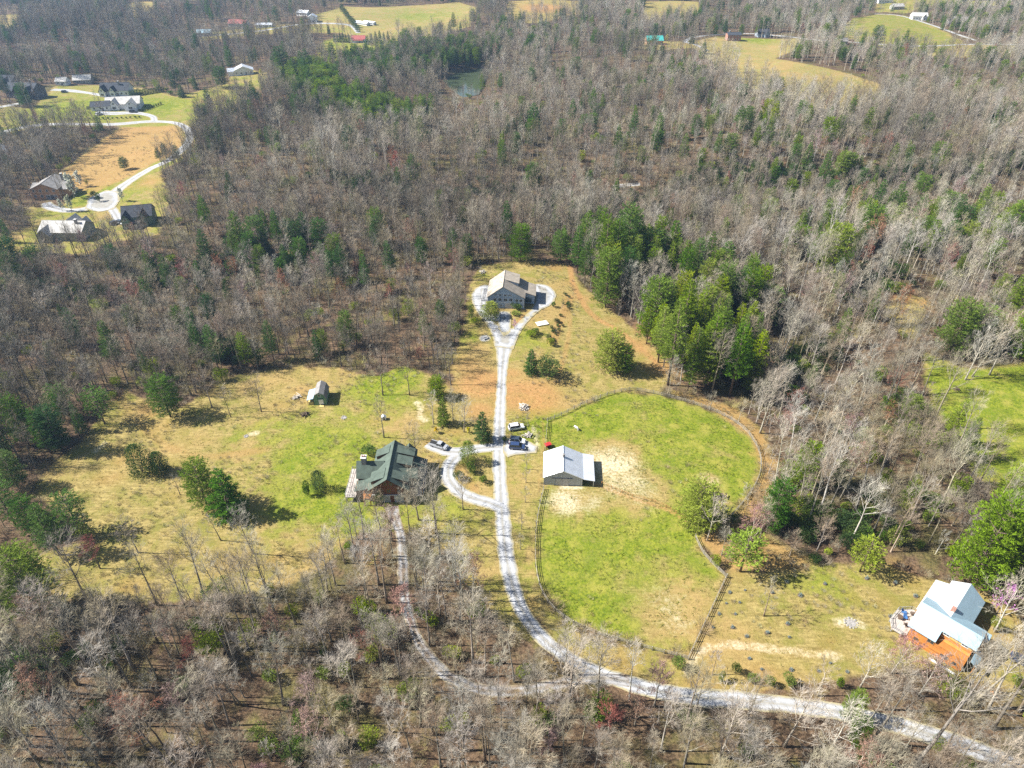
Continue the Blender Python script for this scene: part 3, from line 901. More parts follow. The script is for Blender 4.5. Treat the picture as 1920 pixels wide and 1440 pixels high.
def bush(seed, h=3.0, rw=1.8, n=420, leafs=.34, shape='round'):
    """leafy mass: a ragged shell of small leaf faces round short stems"""
    rnd = random.Random(seed)
    tr = MB(); lf = Leafer()
    for k in range(5):
        az = rnd.uniform(0, 6.28); r = rw * rnd.uniform(.2, .6)
        tr.tube([(0, 0, -.2), (math.cos(az) * r * .4, math.sin(az) * r * .4, h * .4), (math.cos(az) * r, math.sin(az) * r, h * .8)], [.05, .035, .012], 4, False)
    lobes = [(rnd.uniform(-.45, .45) * rw, rnd.uniform(-.45, .45) * rw, rnd.uniform(.35, .75) * h, rnd.uniform(.4, .62)) for _ in range(7)]
    for k in range(n):
        if shape == 'cone':
            z = rnd.random() ** 1.1
            az = rnd.uniform(0, 6.28)
            r = rw * math.sqrt(max(0.0, 1 - (z * 1.45 - .45) ** 2)) * rnd.uniform(.25, 1.08) * (1 + .16 * math.sin(az * 3 + seed) + .12 * math.sin(az * 7 + z * 9)) + .05
            c = (math.cos(az) * r, math.sin(az) * r, z * h * .96 + .1)
            out = (math.cos(az), math.sin(az), .35)
        else:
            lx, ly, lz, lr = rnd.choice(lobes)
            d = unit((rnd.gauss(0, 1), rnd.gauss(0, 1), rnd.gauss(.25, 1)))
            rr = rnd.uniform(.7, 1.05)
            c = (lx + d[0] * rw * lr * rr, ly + d[1] * rw * lr * rr, max(.06, lz + d[2] * h * .42 * lr * rr * 1.2))
            out = d
        dd = unit((out[0] + rnd.uniform(-.7, .7), out[1] + rnd.uniform(-.7, .7), out[2] + rnd.uniform(-.4, .7)))
        lf.leaf(c, dd, leafs * rnd.uniform(.7, 1.3), leafs * .62, rnd)
    return tr, lf

def brush(seed, h=2.4, rw=1.8, n=90):
    """leafless thicket: a spray of stems and twigs"""
    rnd = random.Random(seed)
    lf = Leafer()
    for k in range(n):
        az = rnd.uniform(0, 6.28); r = rw * math.sqrt(rnd.random()) * .55
        p = (math.cos(az) * r, math.sin(az) * r, -.05)
        d = unit((math.cos(az) * .55 + rnd.uniform(-.4, .4), math.sin(az) * .55 + rnd.uniform(-.4, .4), 1.0))
        L = h * rnd.uniform(.5, 1.05)
        m_, e_ = lf.twig(p, d, L, .045, rnd, .4)
        for q in range(3):
            lf.twig(m_, turn(d, rnd.uniform(.3, .8), rnd.uniform(0, 6.28)), L * rnd.uniform(.3, .5), .032, rnd)
    return lf

def blossom(crown, seed, n=260, size=.3):
    """small petals or buds hung on the crown's twigs"""
    rnd = random.Random(seed)
    lf = Leafer()
    vs = crown.v
    for k in range(n):
        p = vs[rnd.randrange(len(vs))]
        for q in range(2):
            d = unit((rnd.gauss(0, 1), rnd.gauss(0, 1), rnd.gauss(0, 1)))
            lf.leaf(p, d, size * rnd.uniform(.6, 1.3), size * .6, rnd)
    return lf

SHAPE = {}
def reg(key, pair, tmat, cmat):
    t, c = pair
    SHAPE[key] = (t.mesh(key + '_trunk', tmat, True), c.mesh(key + '_crown', cmat))
    return SHAPE[key]

FOREST = []
for i, (h, cl, lb, sp) in enumerate([(19, .50, 11, .85), (17, .45, 11, .95), (21, .55, 11, .8), (16, .4, 11, 1.0), (18, .58, 9, .75), (14, .4, 9, .95), (20, .48, 12, .9)]):
    k = 'forest_%d' % i
    reg(k, bare_tree(100 + i, h, cl, lb, sp), M['bark'], M['twig'])
    FOREST.append((k, h))
OPENT = []
for i, (h, cl, lb, sp) in enumerate([(13, .22, 15, 1.15), (12, .18, 14, 1.3), (15, .25, 16, 1.1)]):
    k = 'open_%d' % i
    reg(k, bare_tree(200 + i, h, cl, lb, sp, twigs=7), M['bark'], M['twig'])
    OPENT.append((k, h))
SMALL = []
for i, (h, cl, lb, sp) in enumerate([(5, .25, 9, 1.2), (6.5, .3, 10, 1.0), (4, .2, 9, 1.3)]):
    k = 'small_%d' % i
    reg(k, bare_tree(300 + i, h, cl, lb, sp, twigs=6, thick=.9), M['bark'], M['twig'])
    SMALL.append((k, h))
RED = []
for i, (h, cl, lb, sp) in enumerate([(12, .25, 13, 1.2), (9, .2, 12, 1.3)]):
    k = 'red_%d' % i
    t, c = bare_tree(400 + i, h, cl, lb, sp, twigs=9)
    bl = blossom(c, 400 + i, 900, .17); c.add(bl.v, bl.f)
    reg(k, (t, c), M['bark'], M['twig_red'])
    RED.append((k, h))
for key, mat, h, sd, n, sz in (('white_flowering', 'twig_white', 7.5, 500, 1300, .34), ('pink_flowering', 'twig_pink', 5.0, 510, 420, .2), ('yellow_flowering', 'twig_yellow', 2.6, 520, 700, .22)):
    t, c = bare_tree(sd, h, .15, 12, 1.0 if h > 6 else 1.3, twigs=5)
    bl = blossom(c, sd, n, sz); bl.v, bl.f
    reg(key, (t, bl), M['bark'], M[mat])
PINES = []
for i, (h, rw, ba, ti, rt) in enumerate([(20, 4.4, .22, 15, False), (18, 4.8, .12, 14, True), (22, 4.2, .3, 15, False), (16, 4.6, .08, 14, True)]):
    k = 'pine_%d' % i
    reg(k, pine(600 + i, h, rw, ba, ti, 0.0, .62, 1.0, .7, rt), M['pinebark'], M['pine'])
    PINES.append((k, h, rw))
SPARSE = []
for i, (h, rw, ba, ti) in enumerate([(11, 2.8, .38, 9), (10, 2.4, .3, 9)]):
    k = 'sparse_%d' % i
    reg(k, pine(620 + i, h, rw, ba, ti, .05, .55, .7, .5, True), M['pinebark'], M['pine'])
    SPARSE.append((k, h, rw))
SPRUCE = []
for i, (h, rw, ba, ti) in enumerate([(14, 3.2, .03, 17), (11, 2.8, .02, 15)]):
    k = 'spruce_%d' % i
    reg(k, pine(640 + i, h, rw, ba, ti, .28, .6, 1.25, .9), M['pinebark'], M['pine'])
    SPRUCE.append((k, h, rw))
CEDAR = []
for i, (h, rw) in enumerate([(6, 2.0), (5, 1.6)]):
    k = 'cedar_%d' % i
    reg(k, bush(660 + i, h, rw, 3600, .24, 'cone'), M['pinebark'], M['bush'])
    CEDAR.append((k, h, rw))
BUSH = []
for i, (h, rw, n) in enumerate([(3.0, 1.9, 1300), (2.0, 1.5, 900), (4.2, 2.1, 1700)]):
    k = 'bush_%d' % i
    reg(k, bush(680 + i, h, rw, n, .24), M['pinebark'], M['bush'])
    BUSH.append((k, h, rw))
# ------------------------------------------------------------------ scattering masses (kind = stuff)
def joined(name, key):
    """one mesh of a tree's trunk and crown, to be instanced in a mass"""
    a, b = SHAPE[key]
    va = np.empty(len(a.vertices) * 3, np.float32); a.vertices.foreach_get('co', va)
    vb = np.empty(len(b.vertices) * 3, np.float32); b.vertices.foreach_get('co', vb)
    V = np.vstack([va.reshape(-1, 3), vb.reshape(-1, 3)])
    F = [tuple(p.vertices) for p in a.polygons] + [tuple(i + len(a.vertices) for i in p.vertices) for p in b.polygons]
    me = bpy.data.meshes.new(name)
    me.from_pydata(V.tolist(), [], F)
    me.materials.append(a.materials[0]); me.materials.append(b.materials[0])
    mi = np.zeros(len(F), np.int32); mi[len(a.polygons):] = 1
    me.polygons.foreach_set('material_index', mi)
    me.update()
    return me

def scatter(name, label, cat, meshes, P, var, scl, rot, tint):
    """one object holding many copies of a few shapes, at points P"""
    col = bpy.data.collections.new(name + '_shapes')
    for i, me in enumerate(meshes):
        col.objects.link(bpy.data.objects.new('%s_shape_%02d' % (name, i), me))
    pm = bpy.data.meshes.new(name)
    pm.vertices.add(len(P))
    pm.vertices.foreach_set('co', np.asarray(P, np.float32).ravel())
    for nme, typ, arr in (('variant', 'INT', np.asarray(var, np.int32)), ('scl', 'FLOAT', np.asarray(scl, np.float32)), ('tint', 'FLOAT', np.asarray(tint, np.float32))):
        a = pm.attributes.new(nme, typ, 'POINT'); a.data.foreach_set('value', arr)
    a = pm.attributes.new('rot', 'FLOAT_VECTOR', 'POINT'); a.data.foreach_set('vector', np.asarray(rot, np.float32).ravel())
    pm.update()
    o = mesh_obj(name, pm)
    ng = bpy.data.node_groups.new(name + '_nodes', 'GeometryNodeTree')
    ng.interface.new_socket('Geometry', in_out='INPUT', socket_type='NodeSocketGeometry')
    ng.interface.new_socket('Geometry', in_out='OUTPUT', socket_type='NodeSocketGeometry')
    gi = ng.nodes.new('NodeGroupInput'); go = ng.nodes.new('NodeGroupOutput')
    ci = ng.nodes.new('GeometryNodeCollectionInfo')
    ci.inputs['Collection'].default_value = col
    ci.inputs['Separate Children'].default_value = True
    ci.inputs['Reset Children'].default_value = True
    ip = ng.nodes.new('GeometryNodeInstanceOnPoints')
    ip.inputs['Pick Instance'].default_value = True
    def na(n, t):
        q = ng.nodes.new('GeometryNodeInputNamedAttribute'); q.data_type = t; q.inputs['Name'].default_value = n
        return q.outputs['Attribute']
    er = ng.nodes.new('FunctionNodeEulerToRotation')
    ng.links.new(na('rot', 'FLOAT_VECTOR'), er.inputs[0])
    ng.links.new(gi.outputs[0], ip.inputs['Points'])
    ng.links.new(ci.outputs[0], ip.inputs['Instance'])
    ng.links.new(na('variant', 'INT'), ip.inputs['Instance Index'])
    ng.links.new(er.outputs[0], ip.inputs['Rotation'])
    ng.links.new(na('scl', 'FLOAT'), ip.inputs['Scale'])
    ng.links.new(ip.outputs[0], go.inputs[0])
    md = o.modifiers.new('copies', 'NODES'); md.node_group = ng
    return tag(o, label, cat, kind='stuff')

def poisson(x0, x1, y0, y1, cell):
    """jittered grid"""
    XX, YY = np.meshgrid(np.arange(x0, x1, cell), np.arange(y0, y1, cell))
    x = XX.ravel() + rng.uniform(-.48, .48, XX.size) * cell
    y = YY.ravel() + rng.uniform(-.48, .48, XX.size) * cell
    return x, y

def in_view(x, y, z, m=60, h=18):
    u, v = to_px(x, y, z)
    u2, v2 = to_px(x, y, z + h)
    return (np.maximum(u, u2) > -m) & (np.minimum(u, u2) < 1920 + m) & (v2 < 1440 + m) & (v > -m)

def clear_of(x, y, margin=0.0, roads=1.2, skip=()):
    ok = np.ones(x.shape, bool)
    for k in OPEN:
        if k in skip: continue
        ok &= signed(POLY[k], x, y) < -margin
    for k, L in LINES.items():
        lo = L[:, :2].min(0) - 12; hi = L[:, :2].max(0) + 12
        q = (x > lo[0]) & (x < hi[0]) & (y > lo[1]) & (y < hi[1])
        if q.any():
            i = np.where(q)[0]
            d = seg_dist(L[::2], x[i], y[i])
            ok[i] &= d > (2.1 + roads if k == 'driveway' else 1.0 + roads * .4 if k == 'lower_track' else L[:, 2].max() / 2 * .8 + roads)
    return ok

def vnoise(x, y, s, seed=0):
    r = np.random.default_rng(seed)
    out = 0
    for k in range(5):
        a = r.uniform(0, 6.28); f = s * r.uniform(.6, 1.7); ph = r.uniform(0, 6.28)
        out = out + np.sin((x * math.cos(a) + y * math.sin(a)) * f + ph)
    return out / 5 * .9 + .5

# ------------------------------------------------------------------ buildings
M['white'] = surf('white_paint', (0.74, 0.74, 0.72), .6, .08)
M['glass'] = surf('window_glass', (0.025, 0.032, 0.04), .12, .2, spec=.6)
M['blue_siding'] = boards('blue_grey_siding', (0.33, 0.40, 0.48), 5.0, 2, .12)
M['tan_shingle'] = shingle('tan_shingle', (0.30, 0.26, 0.21))
M['green_shingle'] = shingle('green_shingle', (0.075, 0.098, 0.08))
M['log'] = boards('dark_log', (0.19, 0.075, 0.035), 3.6, 2, .3, depth=.06)
M['orange_log'] = boards('orange_log', (0.42, 0.16, 0.035), 3.6, 2, .25, depth=.06)
M['yellow_board'] = boards('yellow_board', (0.55, 0.36, 0.12), 4, 2, .15)
M['stone'] = surf('grey_stone', (0.25, 0.235, 0.22), .9, .35, 3.5, bump_s=.6)
M['white_metal'] = surf('white_metal_roof', (0.70, 0.72, 0.75), .34, .06, .6, .5, .45)
M['pale_metal'] = surf('pale_blue_metal_roof', (0.27, 0.385, 0.45), .38, .05, .6, .5, .0)  # on the cabin, the blue also paints in the tone of slopes off the sun
M['grey_metal_wall'] = boards('grey_ribbed_wall', (0.40, 0.42, 0.43), 3.3, 3, .07, .6)
M['grey_door'] = boards('grey_door_boards', (0.43, 0.43, 0.42), 3.0, 0, .06, .6)
M['green_board'] = boards('green_board', (0.15, 0.25, 0.14), 5, 0, .12)
M['grey_shingle'] = shingle('grey_shingle', (0.21, 0.20, 0.19))
M['pale_shingle'] = shingle('pale_grey_shingle', (0.40, 0.385, 0.36))
M['dark_shingle'] = shingle('dark_shingle', (0.045, 0.05, 0.06))
M['brown_wall'] = boards('brown_wall', (0.48, 0.27, 0.14), 4, 2, .12)
M['tan_wall'] = boards('tan_wall', (0.30, 0.30, 0.26), 4, 2, .12)
M['sage_wall'] = boards('sage_wall', (0.16, 0.23, 0.17), 4, 2, .12)
M['white_wall'] = boards('white_wall', (0.72, 0.72, 0.70), 4, 2, .06)
M['dark_wall'] = boards('dark_wall', (0.10, 0.095, 0.10), 4, 2, .15)
M['brick'] = surf('red_brick', (0.30, 0.16, 0.12), .9, .2, 4, bump_s=.4)
M['red_metal'] = surf('red_metal_roof', (0.30, 0.085, 0.075), .5, .12)
M['teal_metal'] = surf('teal_metal_roof', (0.05, 0.33, 0.30), .45, .1)
M['deck'] = boards('deck_boards', (0.40, 0.36, 0.32), 7, 0, .15)
M['deck_grey'] = boards('grey_deck_boards', (0.30, 0.295, 0.29), 7, 0, .15)
M['cedar_post'] = surf('cedar_post', (0.36, 0.17, 0.06), .8, .2, 3)
M['concrete'] = surf('concrete', (0.42, 0.41, 0.39), .9, .12, 2)
M['fence'] = surf('weathered_fence', (0.27, 0.245, 0.20), .9, .3, 2.5)
M['lumber'] = surf('fresh_lumber', (0.55, 0.42, 0.16), .8, .2, 3)

FACE = {'S': ((1, 0), (0, -1)), 'N': ((-1, 0), (0, 1)), 'E': ((0, 1), (1, 0)), 'W': ((0, -1), (-1, 0))}
def window(par, face, c, w, h, frame=None, arch=0.0, name='window', pane=None, bars=1):
    """framed opening on an outside wall: frame proud of the wall, pane set back inside it"""
    (ax, ay), (nx_, ny_) = FACE[face]
    def pt(s, z, o): return (c[0] + ax * s + nx_ * o, c[1] + ay * s + ny_ * o, c[2] + z)
    def bar(mb, s0, s1, z0, z1, o0, o1):
        v = [pt(s, z, o) for o in (o0, o1) for z in (z0, z1) for s in (s0, s1)]
        mb.add(v, [(0, 1, 3, 2), (4, 6, 7, 5), (0, 4, 5, 1), (2, 3, 7, 6), (0, 2, 6, 4), (1, 5, 7, 3)])
    t = .09
    f = MB()
    bar(f, -w / 2, w / 2, -h / 2, -h / 2 + t, .004, .07); bar(f, -w / 2, w / 2, h / 2 - t, h / 2, .004, .07)
    bar(f, -w / 2, -w / 2 + t, -h / 2 + t, h / 2 - t, .004, .068); bar(f, w / 2 - t, w / 2, -h / 2 + t, h / 2 - t, .004, .068)
    for b in range(bars):
        s = -w / 2 + w * (b + 1) / (bars + 1)
        bar(f, s - .03, s + .03, -h / 2 + t, h / 2 - t, .004, .05)
    o = f.build(name, frame or M['white'], par)
    g = MB(); bar(g, -w / 2 + t, w / 2 - t, -h / 2 + t, h / 2 - t, .006, .03)
    g.build('pane' if name == 'window' else 'panel', pane or M['glass'], o)
    return o

def gable_y(par, x0, x1, y0, y1, ze, zr, wall, roof, z0=-1.5, over=.4, xr=None, front_over=.4, t=.14, trim=True, wname='wall', rname='roof'):
    """gabled block, ridge along y"""
    xr = (x0 + x1) / 2 if xr is None else xr
    MB().prism_y([(x0, z0), (x1, z0), (x1, ze), (xr, zr - .02), (x0, ze)], y0, y1).build(wname, wall, par)
    sl = (zr - ze) / (xr - x0); sr = (zr - ze) / (x1 - xr)
    a = MB().slab([(xr, y0 - front_over, zr + .13), (xr, y1 + front_over, zr + .13), (x0 - over, y1 + front_over, ze - over * sl + .13), (x0 - over, y0 - front_over, ze - over * sl + .13)], t)
    b = MB().slab([(xr, y0 - front_over, zr + .13), (x1 + over, y0 - front_over, ze - over * sr + .13), (x1 + over, y1 + front_over, ze - over * sr + .13), (xr, y1 + front_over, zr + .13)], t)
    A = a.build(rname, roof, par); B = b.build(rname, roof, par)
    if trim:
        MB().tube([(xr, y0 - front_over, zr + .15), (xr, y1 + front_over, zr + .15)], [.09, .09], 6).build('ridge_cap', roof, A)
    return A, B

def gable_x(par, x0, x1, y0, y1, ze, zr, wall, roof, z0=-1.5, over=.4, yr=None, side_over=.4, t=.14, trim=True, wname='wall', rname='roof'):
    yr = (y0 + y1) / 2 if yr is None else yr
    MB().prism_x([(y0, z0), (y1, z0), (y1, ze), (yr, zr - .02), (y0, ze)], x0, x1).build(wname, wall, par)
    sa = (zr - ze) / (yr - y0); sb = (zr - ze) / (y1 - yr)
    a = MB().slab([(x0 - side_over, yr, zr + .13), (x1 + side_over, yr, zr + .13), (x1 + side_over, y0 - over, ze - over * sa + .13), (x0 - side_over, y0 - over, ze - over * sa + .13)], t)
    b = MB().slab([(x0 - side_over, yr, zr + .13), (x1 + side_over, yr, zr + .13), (x1 + side_over, y1 + over, ze - over * sb + .13), (x0 - side_over, y1 + over, ze - over * sb + .13)], t)
    A = a.build(rname, roof, par); B = b.build(rname, roof, par)
    if trim:
        MB().tube([(x0 - side_over, yr, zr + .15), (x1 + side_over, yr, zr + .15)], [.09, .09], 6).build('ridge_cap', roof, A)
    return A, B

def shed_dormer(par, side, xa, za, xb, zb, zlow, y0, y1, wall, roof):
    """flat-topped dormer standing on a slope that falls towards side (+1 right, -1 left)"""
    MB().prism_y([(xa, za - .06), (xb, zb - .06), (xb, zlow - .3)], y0, y1).build('dormer_wall', wall, par)
    MB().slab([(xa, y0 - .25, za + .1), (xa, y1 + .25, za + .1), (xb + side * .35, y1 + .25, zb + .04), (xb + side * .35, y0 - .25, zb + .04)], .14).build('dormer_roof', roof, par)

def railing(par, pts, z, h=1.0, mat=None, step=1.2):
    """posts with two rails along a run of points"""
    mat = mat or M['white']
    for (xa, ya), (xb, yb) in zip(pts[:-1], pts[1:]):
        L = math.hypot(xb - xa, yb - ya); n = max(1, int(L / step))
        for i in range(n + 1):
            x, y = xa + (xb - xa) * i / n, ya + (yb - ya) * i / n
            MB().box(x - .05, x + .05, y - .05, y + .05, z, z + h).build('railing_post', mat, par)
        for zz in (z + h * .5, z + h - .04):
            MB().tube([(xa, ya, zz), (xb, yb, zz)], [.045, .045], 4).build('rail', mat, par)

# --- grey house on the knoll
def grey_house():
    x, y, z = G(943, 579)
    t = thing('grey_house', 'blue grey house with tan shingle roof at the end of the drive', 'house', (x, y, z), R(-3.5))
    W_, RF = M['blue_siding'], M['tan_shingle']
    gable_y(t, -5.5, 7.6, .4, 13.0, 4.6, 8.8, W_, RF, xr=0.0, z0=-1.5)
    shed_dormer(t, 1, 0.2, 8.75, 5.2, 7.3, 5.8, 6.2, 12.9, W_, RF)
    MB().prism_y([(7.62, -1.5), (11.2, -1.5), (11.2, 3.2), (7.62, 4.25)], 4.6, 12.6).build('wall', W_, t)
    MB().slab([(6.9, 4.2, 4.98), (6.9, 13.0, 4.98), (11.7, 13.0, 3.35), (11.7, 4.2, 3.35)], .15).build('roof', RF, t)
    for xx in (-2.9, -1.1, .9, 2.8):
        window(t, 'S', (xx, .4, 3.5), 1.25, 1.3)
    for xx in (5.0, 6.5):
        window(t, 'S', (xx, .4, 3.3), 1.1, 1.3)
    for xx, h in ((-2.6, .6), (-1.0, .75), (.8, .75), (2.5, .6)):
        window(t, 'S', (xx, .4, 5.4), 1.2, h, bars=0)
    window(t, 'S', (-.8, .4, 1.3), 1.0, .8)
    window(t, 'S', (2.1, .4, 1.15), 2.6, 2.2, name='garage_door', pane=M['grey_door'], bars=0)
    for yy in (2.5, 5.5, 9.0): window(t, 'W', (-5.5, yy, 3.3), 1.2, 1.4)
    for yy in (6.5, 10.0): window(t, 'E', (11.2, yy, 1.8), 1.3, 1.3)
    MB().box(-5.56, -5.42, .33, .47, 0, 4.4).build('corner_board', M['white'], t)
    MB().box(7.52, 7.66, .33, .47, 0, 4.2).build('corner_board', M['white'], t)
    MB().box(-5.3, 7.4, .33, .395, 2.38, 2.52).build('belt_board', M['white'], t)
    MB().box(-8.0, -5.55, 1.5, 11.0, 2.2, 2.35).build('deck', M['deck_grey'], t)
    for yy in (1.7, 4.7, 7.7, 10.8): MB().box(-7.9, -7.72, yy - .09, yy + .09, -1, 2.2).build('deck_post', M['white'], t)
    railing(t, [(-5.6, 1.6), (-7.9, 1.6), (-7.9, 10.9), (-5.6, 10.9)], 2.35)
    for xx, yy, zz in ((-1.0, 8.5, 8.25), (-.9, 4.5, 8.3)):
        MB().lathe([(.12, -.3), (.12, .25), (.16, .25), (.16, .32)], 8, (xx, yy, zz)).build('vent_pipe', M['stone'], t)
    # low walled terrace by the golden shrub
    MB().box(-4.6, -.6, -8.2, -4.4, -.5, .45).build('terrace', M['concrete'], t)
grey_house()

# --- log house with the green roof
def log_house():
    x, y, z = G(731, 946)
    t = thing('log_house', 'dark log house with many gabled green roof and stone chimney', 'house', (x, y, z), R(0))
    W_, RF = M['log'], M['green_shingle']
    gable_y(t, -4.5, 4.6, .9, 14.4, 5.0, 8.5, W_, RF, over=.7, front_over=.8)
    # left cross wing with chimney
    gable_x(t, -8.6, -2.2, 5.4, 10.8, 4.5, 7.5, W_, RF, trim=False)
    MB().prism_y([(-8.5, -1.5), (-4.52, -1.5), (-4.52, 4.3), (-8.5, 3.2)], 1.6, 5.38).build('wall', W_, t)
    MB().slab([(-4.2, 1.2, 4.78), (-4.2, 5.2, 4.78), (-8.9, 5.2, 3.35), (-8.9, 1.2, 3.35)], .14).build('roof', RF, t)
    MB().box(-7.6, -6.4, 7.4, 8.7, 0, 8.9).build('chimney', M['stone'], t)
    MB().box(-7.75, -6.25, 7.25, 8.85, 8.9, 9.1).build('chimney_cap', M['concrete'], t)
    for xx in (-7.3, -6.7): MB().lathe([(.2, 0), (.2, .4), (.14, .4)], 8, (xx, 8.05, 9.1)).build('flue', M['brick'], t)
    shed_dormer(t, -1, -1.0, 7.9, -4.4, 6.3, 5.1, 1.7, 5.0, W_, RF)
    shed_dormer(t, -1, -1.0, 7.9, -4.4, 6.3, 5.1, 11.2, 13.6, W_, RF)
    shed_dormer(t, 1, 1.0, 7.9, 4.7, 6.4, 5.0, 1.8, 4.2, W_, RF)
    shed_dormer(t, 1, 1.4, 7.6, 5.0, 6.6, 4.8, 7.6, 10.4, W_, RF)
    shed_dormer(t, 1, 1.0, 7.9, 5.2, 6.6, 4.6, 11.3, 13.8, W_, RF)
    gable_x(t, 2.2, 6.6, 4.6, 7.2, 5.2, 6.9, W_, RF, trim=False, z0=3)
    # porch roof along the right side, on posts
    MB().slab([(5.0, 5.4, 4.75), (5.0, 13.6, 4.75), (8.6, 13.6, 3.2), (8.6, 5.4, 3.2)], .13).build('porch_roof', RF, t)
    MB().slab([(5.0, 2.8, 4.4), (5.0, 5.3, 4.4), (8.2, 5.3, 3.3), (8.2, 2.8, 3.3)], .13).build('porch_roof', RF, t)
    for yy in (3.1, 5.6, 9.5, 13.3): MB().tube([(8.1, yy, -1.2), (8.1, yy, 3.3)], [.14, .12], 8).build('porch_post', M['cedar_post'], t)
    MB().box(4.65, 8.3, 2.9, 13.5, .2, .4).build('porch_floor', M['deck'], t)
    gable_y(t, 2.0, 5.4, 13.0, 15.4, 5.0, 7.0, W_, RF, trim=False, z0=-1.5)
    # front
    window(t, 'S', (-1.2, .9, 1.1), 2.6, 2.2, name='garage_door', pane=M['grey_door'], bars=0)
    window(t, 'S', (2.4, .9, 1.1), 2.4, 2.2, name='garage_door', pane=M['grey_door'], bars=0)
    for xx in (-2.6, 0, 2.6): window(t, 'S', (xx, .9, 3.9), 1.1, 1.3, M['cedar_post'])
    for xx in (-.7, .7): window(t, 'S', (xx, .9, 6.3), .9, 1.1, M['cedar_post'])
    MB().box(-4.4, 4.5, .6, .88, 2.45, 2.7).build('belt_board', M['concrete'], t)
    MB().box(-6.4, -4.6, -.6, 1.4, 2.5, 2.7).build('balcony', M['orange_log'], t)
    railing(t, [(-4.6, -.5), (-6.3, -.5), (-6.3, 1.4)], 2.7, 1.0, M['orange_log'])
    for xx in (-6.2, -4.7): MB().tube([(xx, -.4, -1.4), (xx, -.4, 2.5)], [.12, .12], 8).build('balcony_post', M['orange_log'], t)
    # long deck on the left
    MB().box(-11.4, -8.65, .8, 11.5, 1.6, 1.8).build('deck', M['deck'], t)
    for yy in (1.2, 4.5, 8, 11.2): MB().box(-11.3, -11.1, yy - .1, yy + .1, -1.5, 1.6).build('deck_post', M['deck_grey'], t)
    railing(t, [(-8.8, .9), (-11.3, .9), (-11.3, 11.4), (-8.8, 11.4)], 1.8, .95, M['deck_grey'], 1.6)
    for yy in (2.5, 4.2, 9.5): window(t, 'W', (-8.5 if yy < 5 else -8.6, yy, 2.9), 1.1, 1.2, M['cedar_post'])
    for yy in (6.5, 8.5, 11.5): window(t, 'E', (4.6, yy, 2.2), 1.1, 1.3, M['cedar_post'])
log_house()

# --- barn
def barn():
    x, y, z = G(1055.0, 911.5)
    t = thing('barn', 'grey metal barn with white roof and open lean-to in the pasture', 'barn', (x, y, z), R(-3.0))
    MB().prism_y([(-5.0, -1), (5.0, -1), (5.0, 2.75), (0, 5.15), (-5.0, 2.75)], .35, 9.9).build('wall', M['grey_metal_wall'], t)
    k = 2.4 / 5.0
    for s in (-1, 1):
        e = 5.25
        rf = MB().slab([(0, 0, 5.27), (0, 10.2, 5.27), (s * e, 10.2, 5.27 - e * k), (s * e, 0, 5.27 - e * k)], .08).build('roof', M['white_metal'], t)
        rb = MB()
        for i in range(18):
            yy = .15 + i * .58
            q = [(0.02 * s, yy, 5.272), (s * (e - .02), yy, 5.272 - (e - .02) * k)]
            rb.tube([(q[0][0], yy, q[0][2] + .01), (q[1][0], yy, q[1][2] + .01)], [.06, .06], 4)
        tag(rb.build('roof_rib', M['white_metal'], rf), kind='stuff')
    MB().tube([(0, -.02, 5.3), (0, 10.22, 5.3)], [.12, .12], 6).build('ridge_cap', M['white_metal'], t)
    lt = MB().slab([(5.26, -.05, 2.72), (5.26, 10.2, 2.72), (8.3, 10.2, 2.2), (8.3, -.05, 2.2)], .08).build('lean_to_roof', M['white_metal'], t)
    rb = MB()
    for i in range(18):
        yy = .1 + i * .58
        rb.tube([(5.3, yy, 2.73), (8.28, yy, 2.22)], [.03, .03], 4)
    tag(rb.build('roof_rib', M['white_metal'], lt), kind='stuff')
    for yy in (.3, 3.5, 6.8, 9.9): MB().box(7.92, 8.08, yy - .08, yy + .08, -1, 2.2).build('lean_to_post', M['white'], t)
    MB().box(5.02, 8.0, 9.8, 9.9, -.5, 2.3).build('lean_to_end_wall', M['grey_metal_wall'], t)
    for x0, x1 in ((-1.9, -.25), (-.2, 1.5)):
        MB().box(x0, x1, .22, .32, .05, 2.4).build('sliding_door', M['grey_door'], t)
    MB().box(-2.9, 2.6, .18, .33, 2.42, 2.55).build('door_track', M['stone'], t)
    MB().box(-.62, -.40, .2, .33, 3.2, 3.55).build('barn_lamp', M['white'], t)
    v = MB().lathe([(.3, 0), (.3, .35), (.42, .35), (.42, .55), (.3, .62), (.38, .72), (.36, .95), (.06, 1.1)], 12, (0, 5.6, 5.25))
    v.build('ridge_vent', M['stone'], t, smooth=False)
    MB().box(-5.06, -4.94, .29, .41, -.3, 2.7).build('corner_trim', M['white'], t)
    MB().box(4.94, 5.06, .29, .41, -.3, 2.62).build('corner_trim', M['white'], t)
barn()

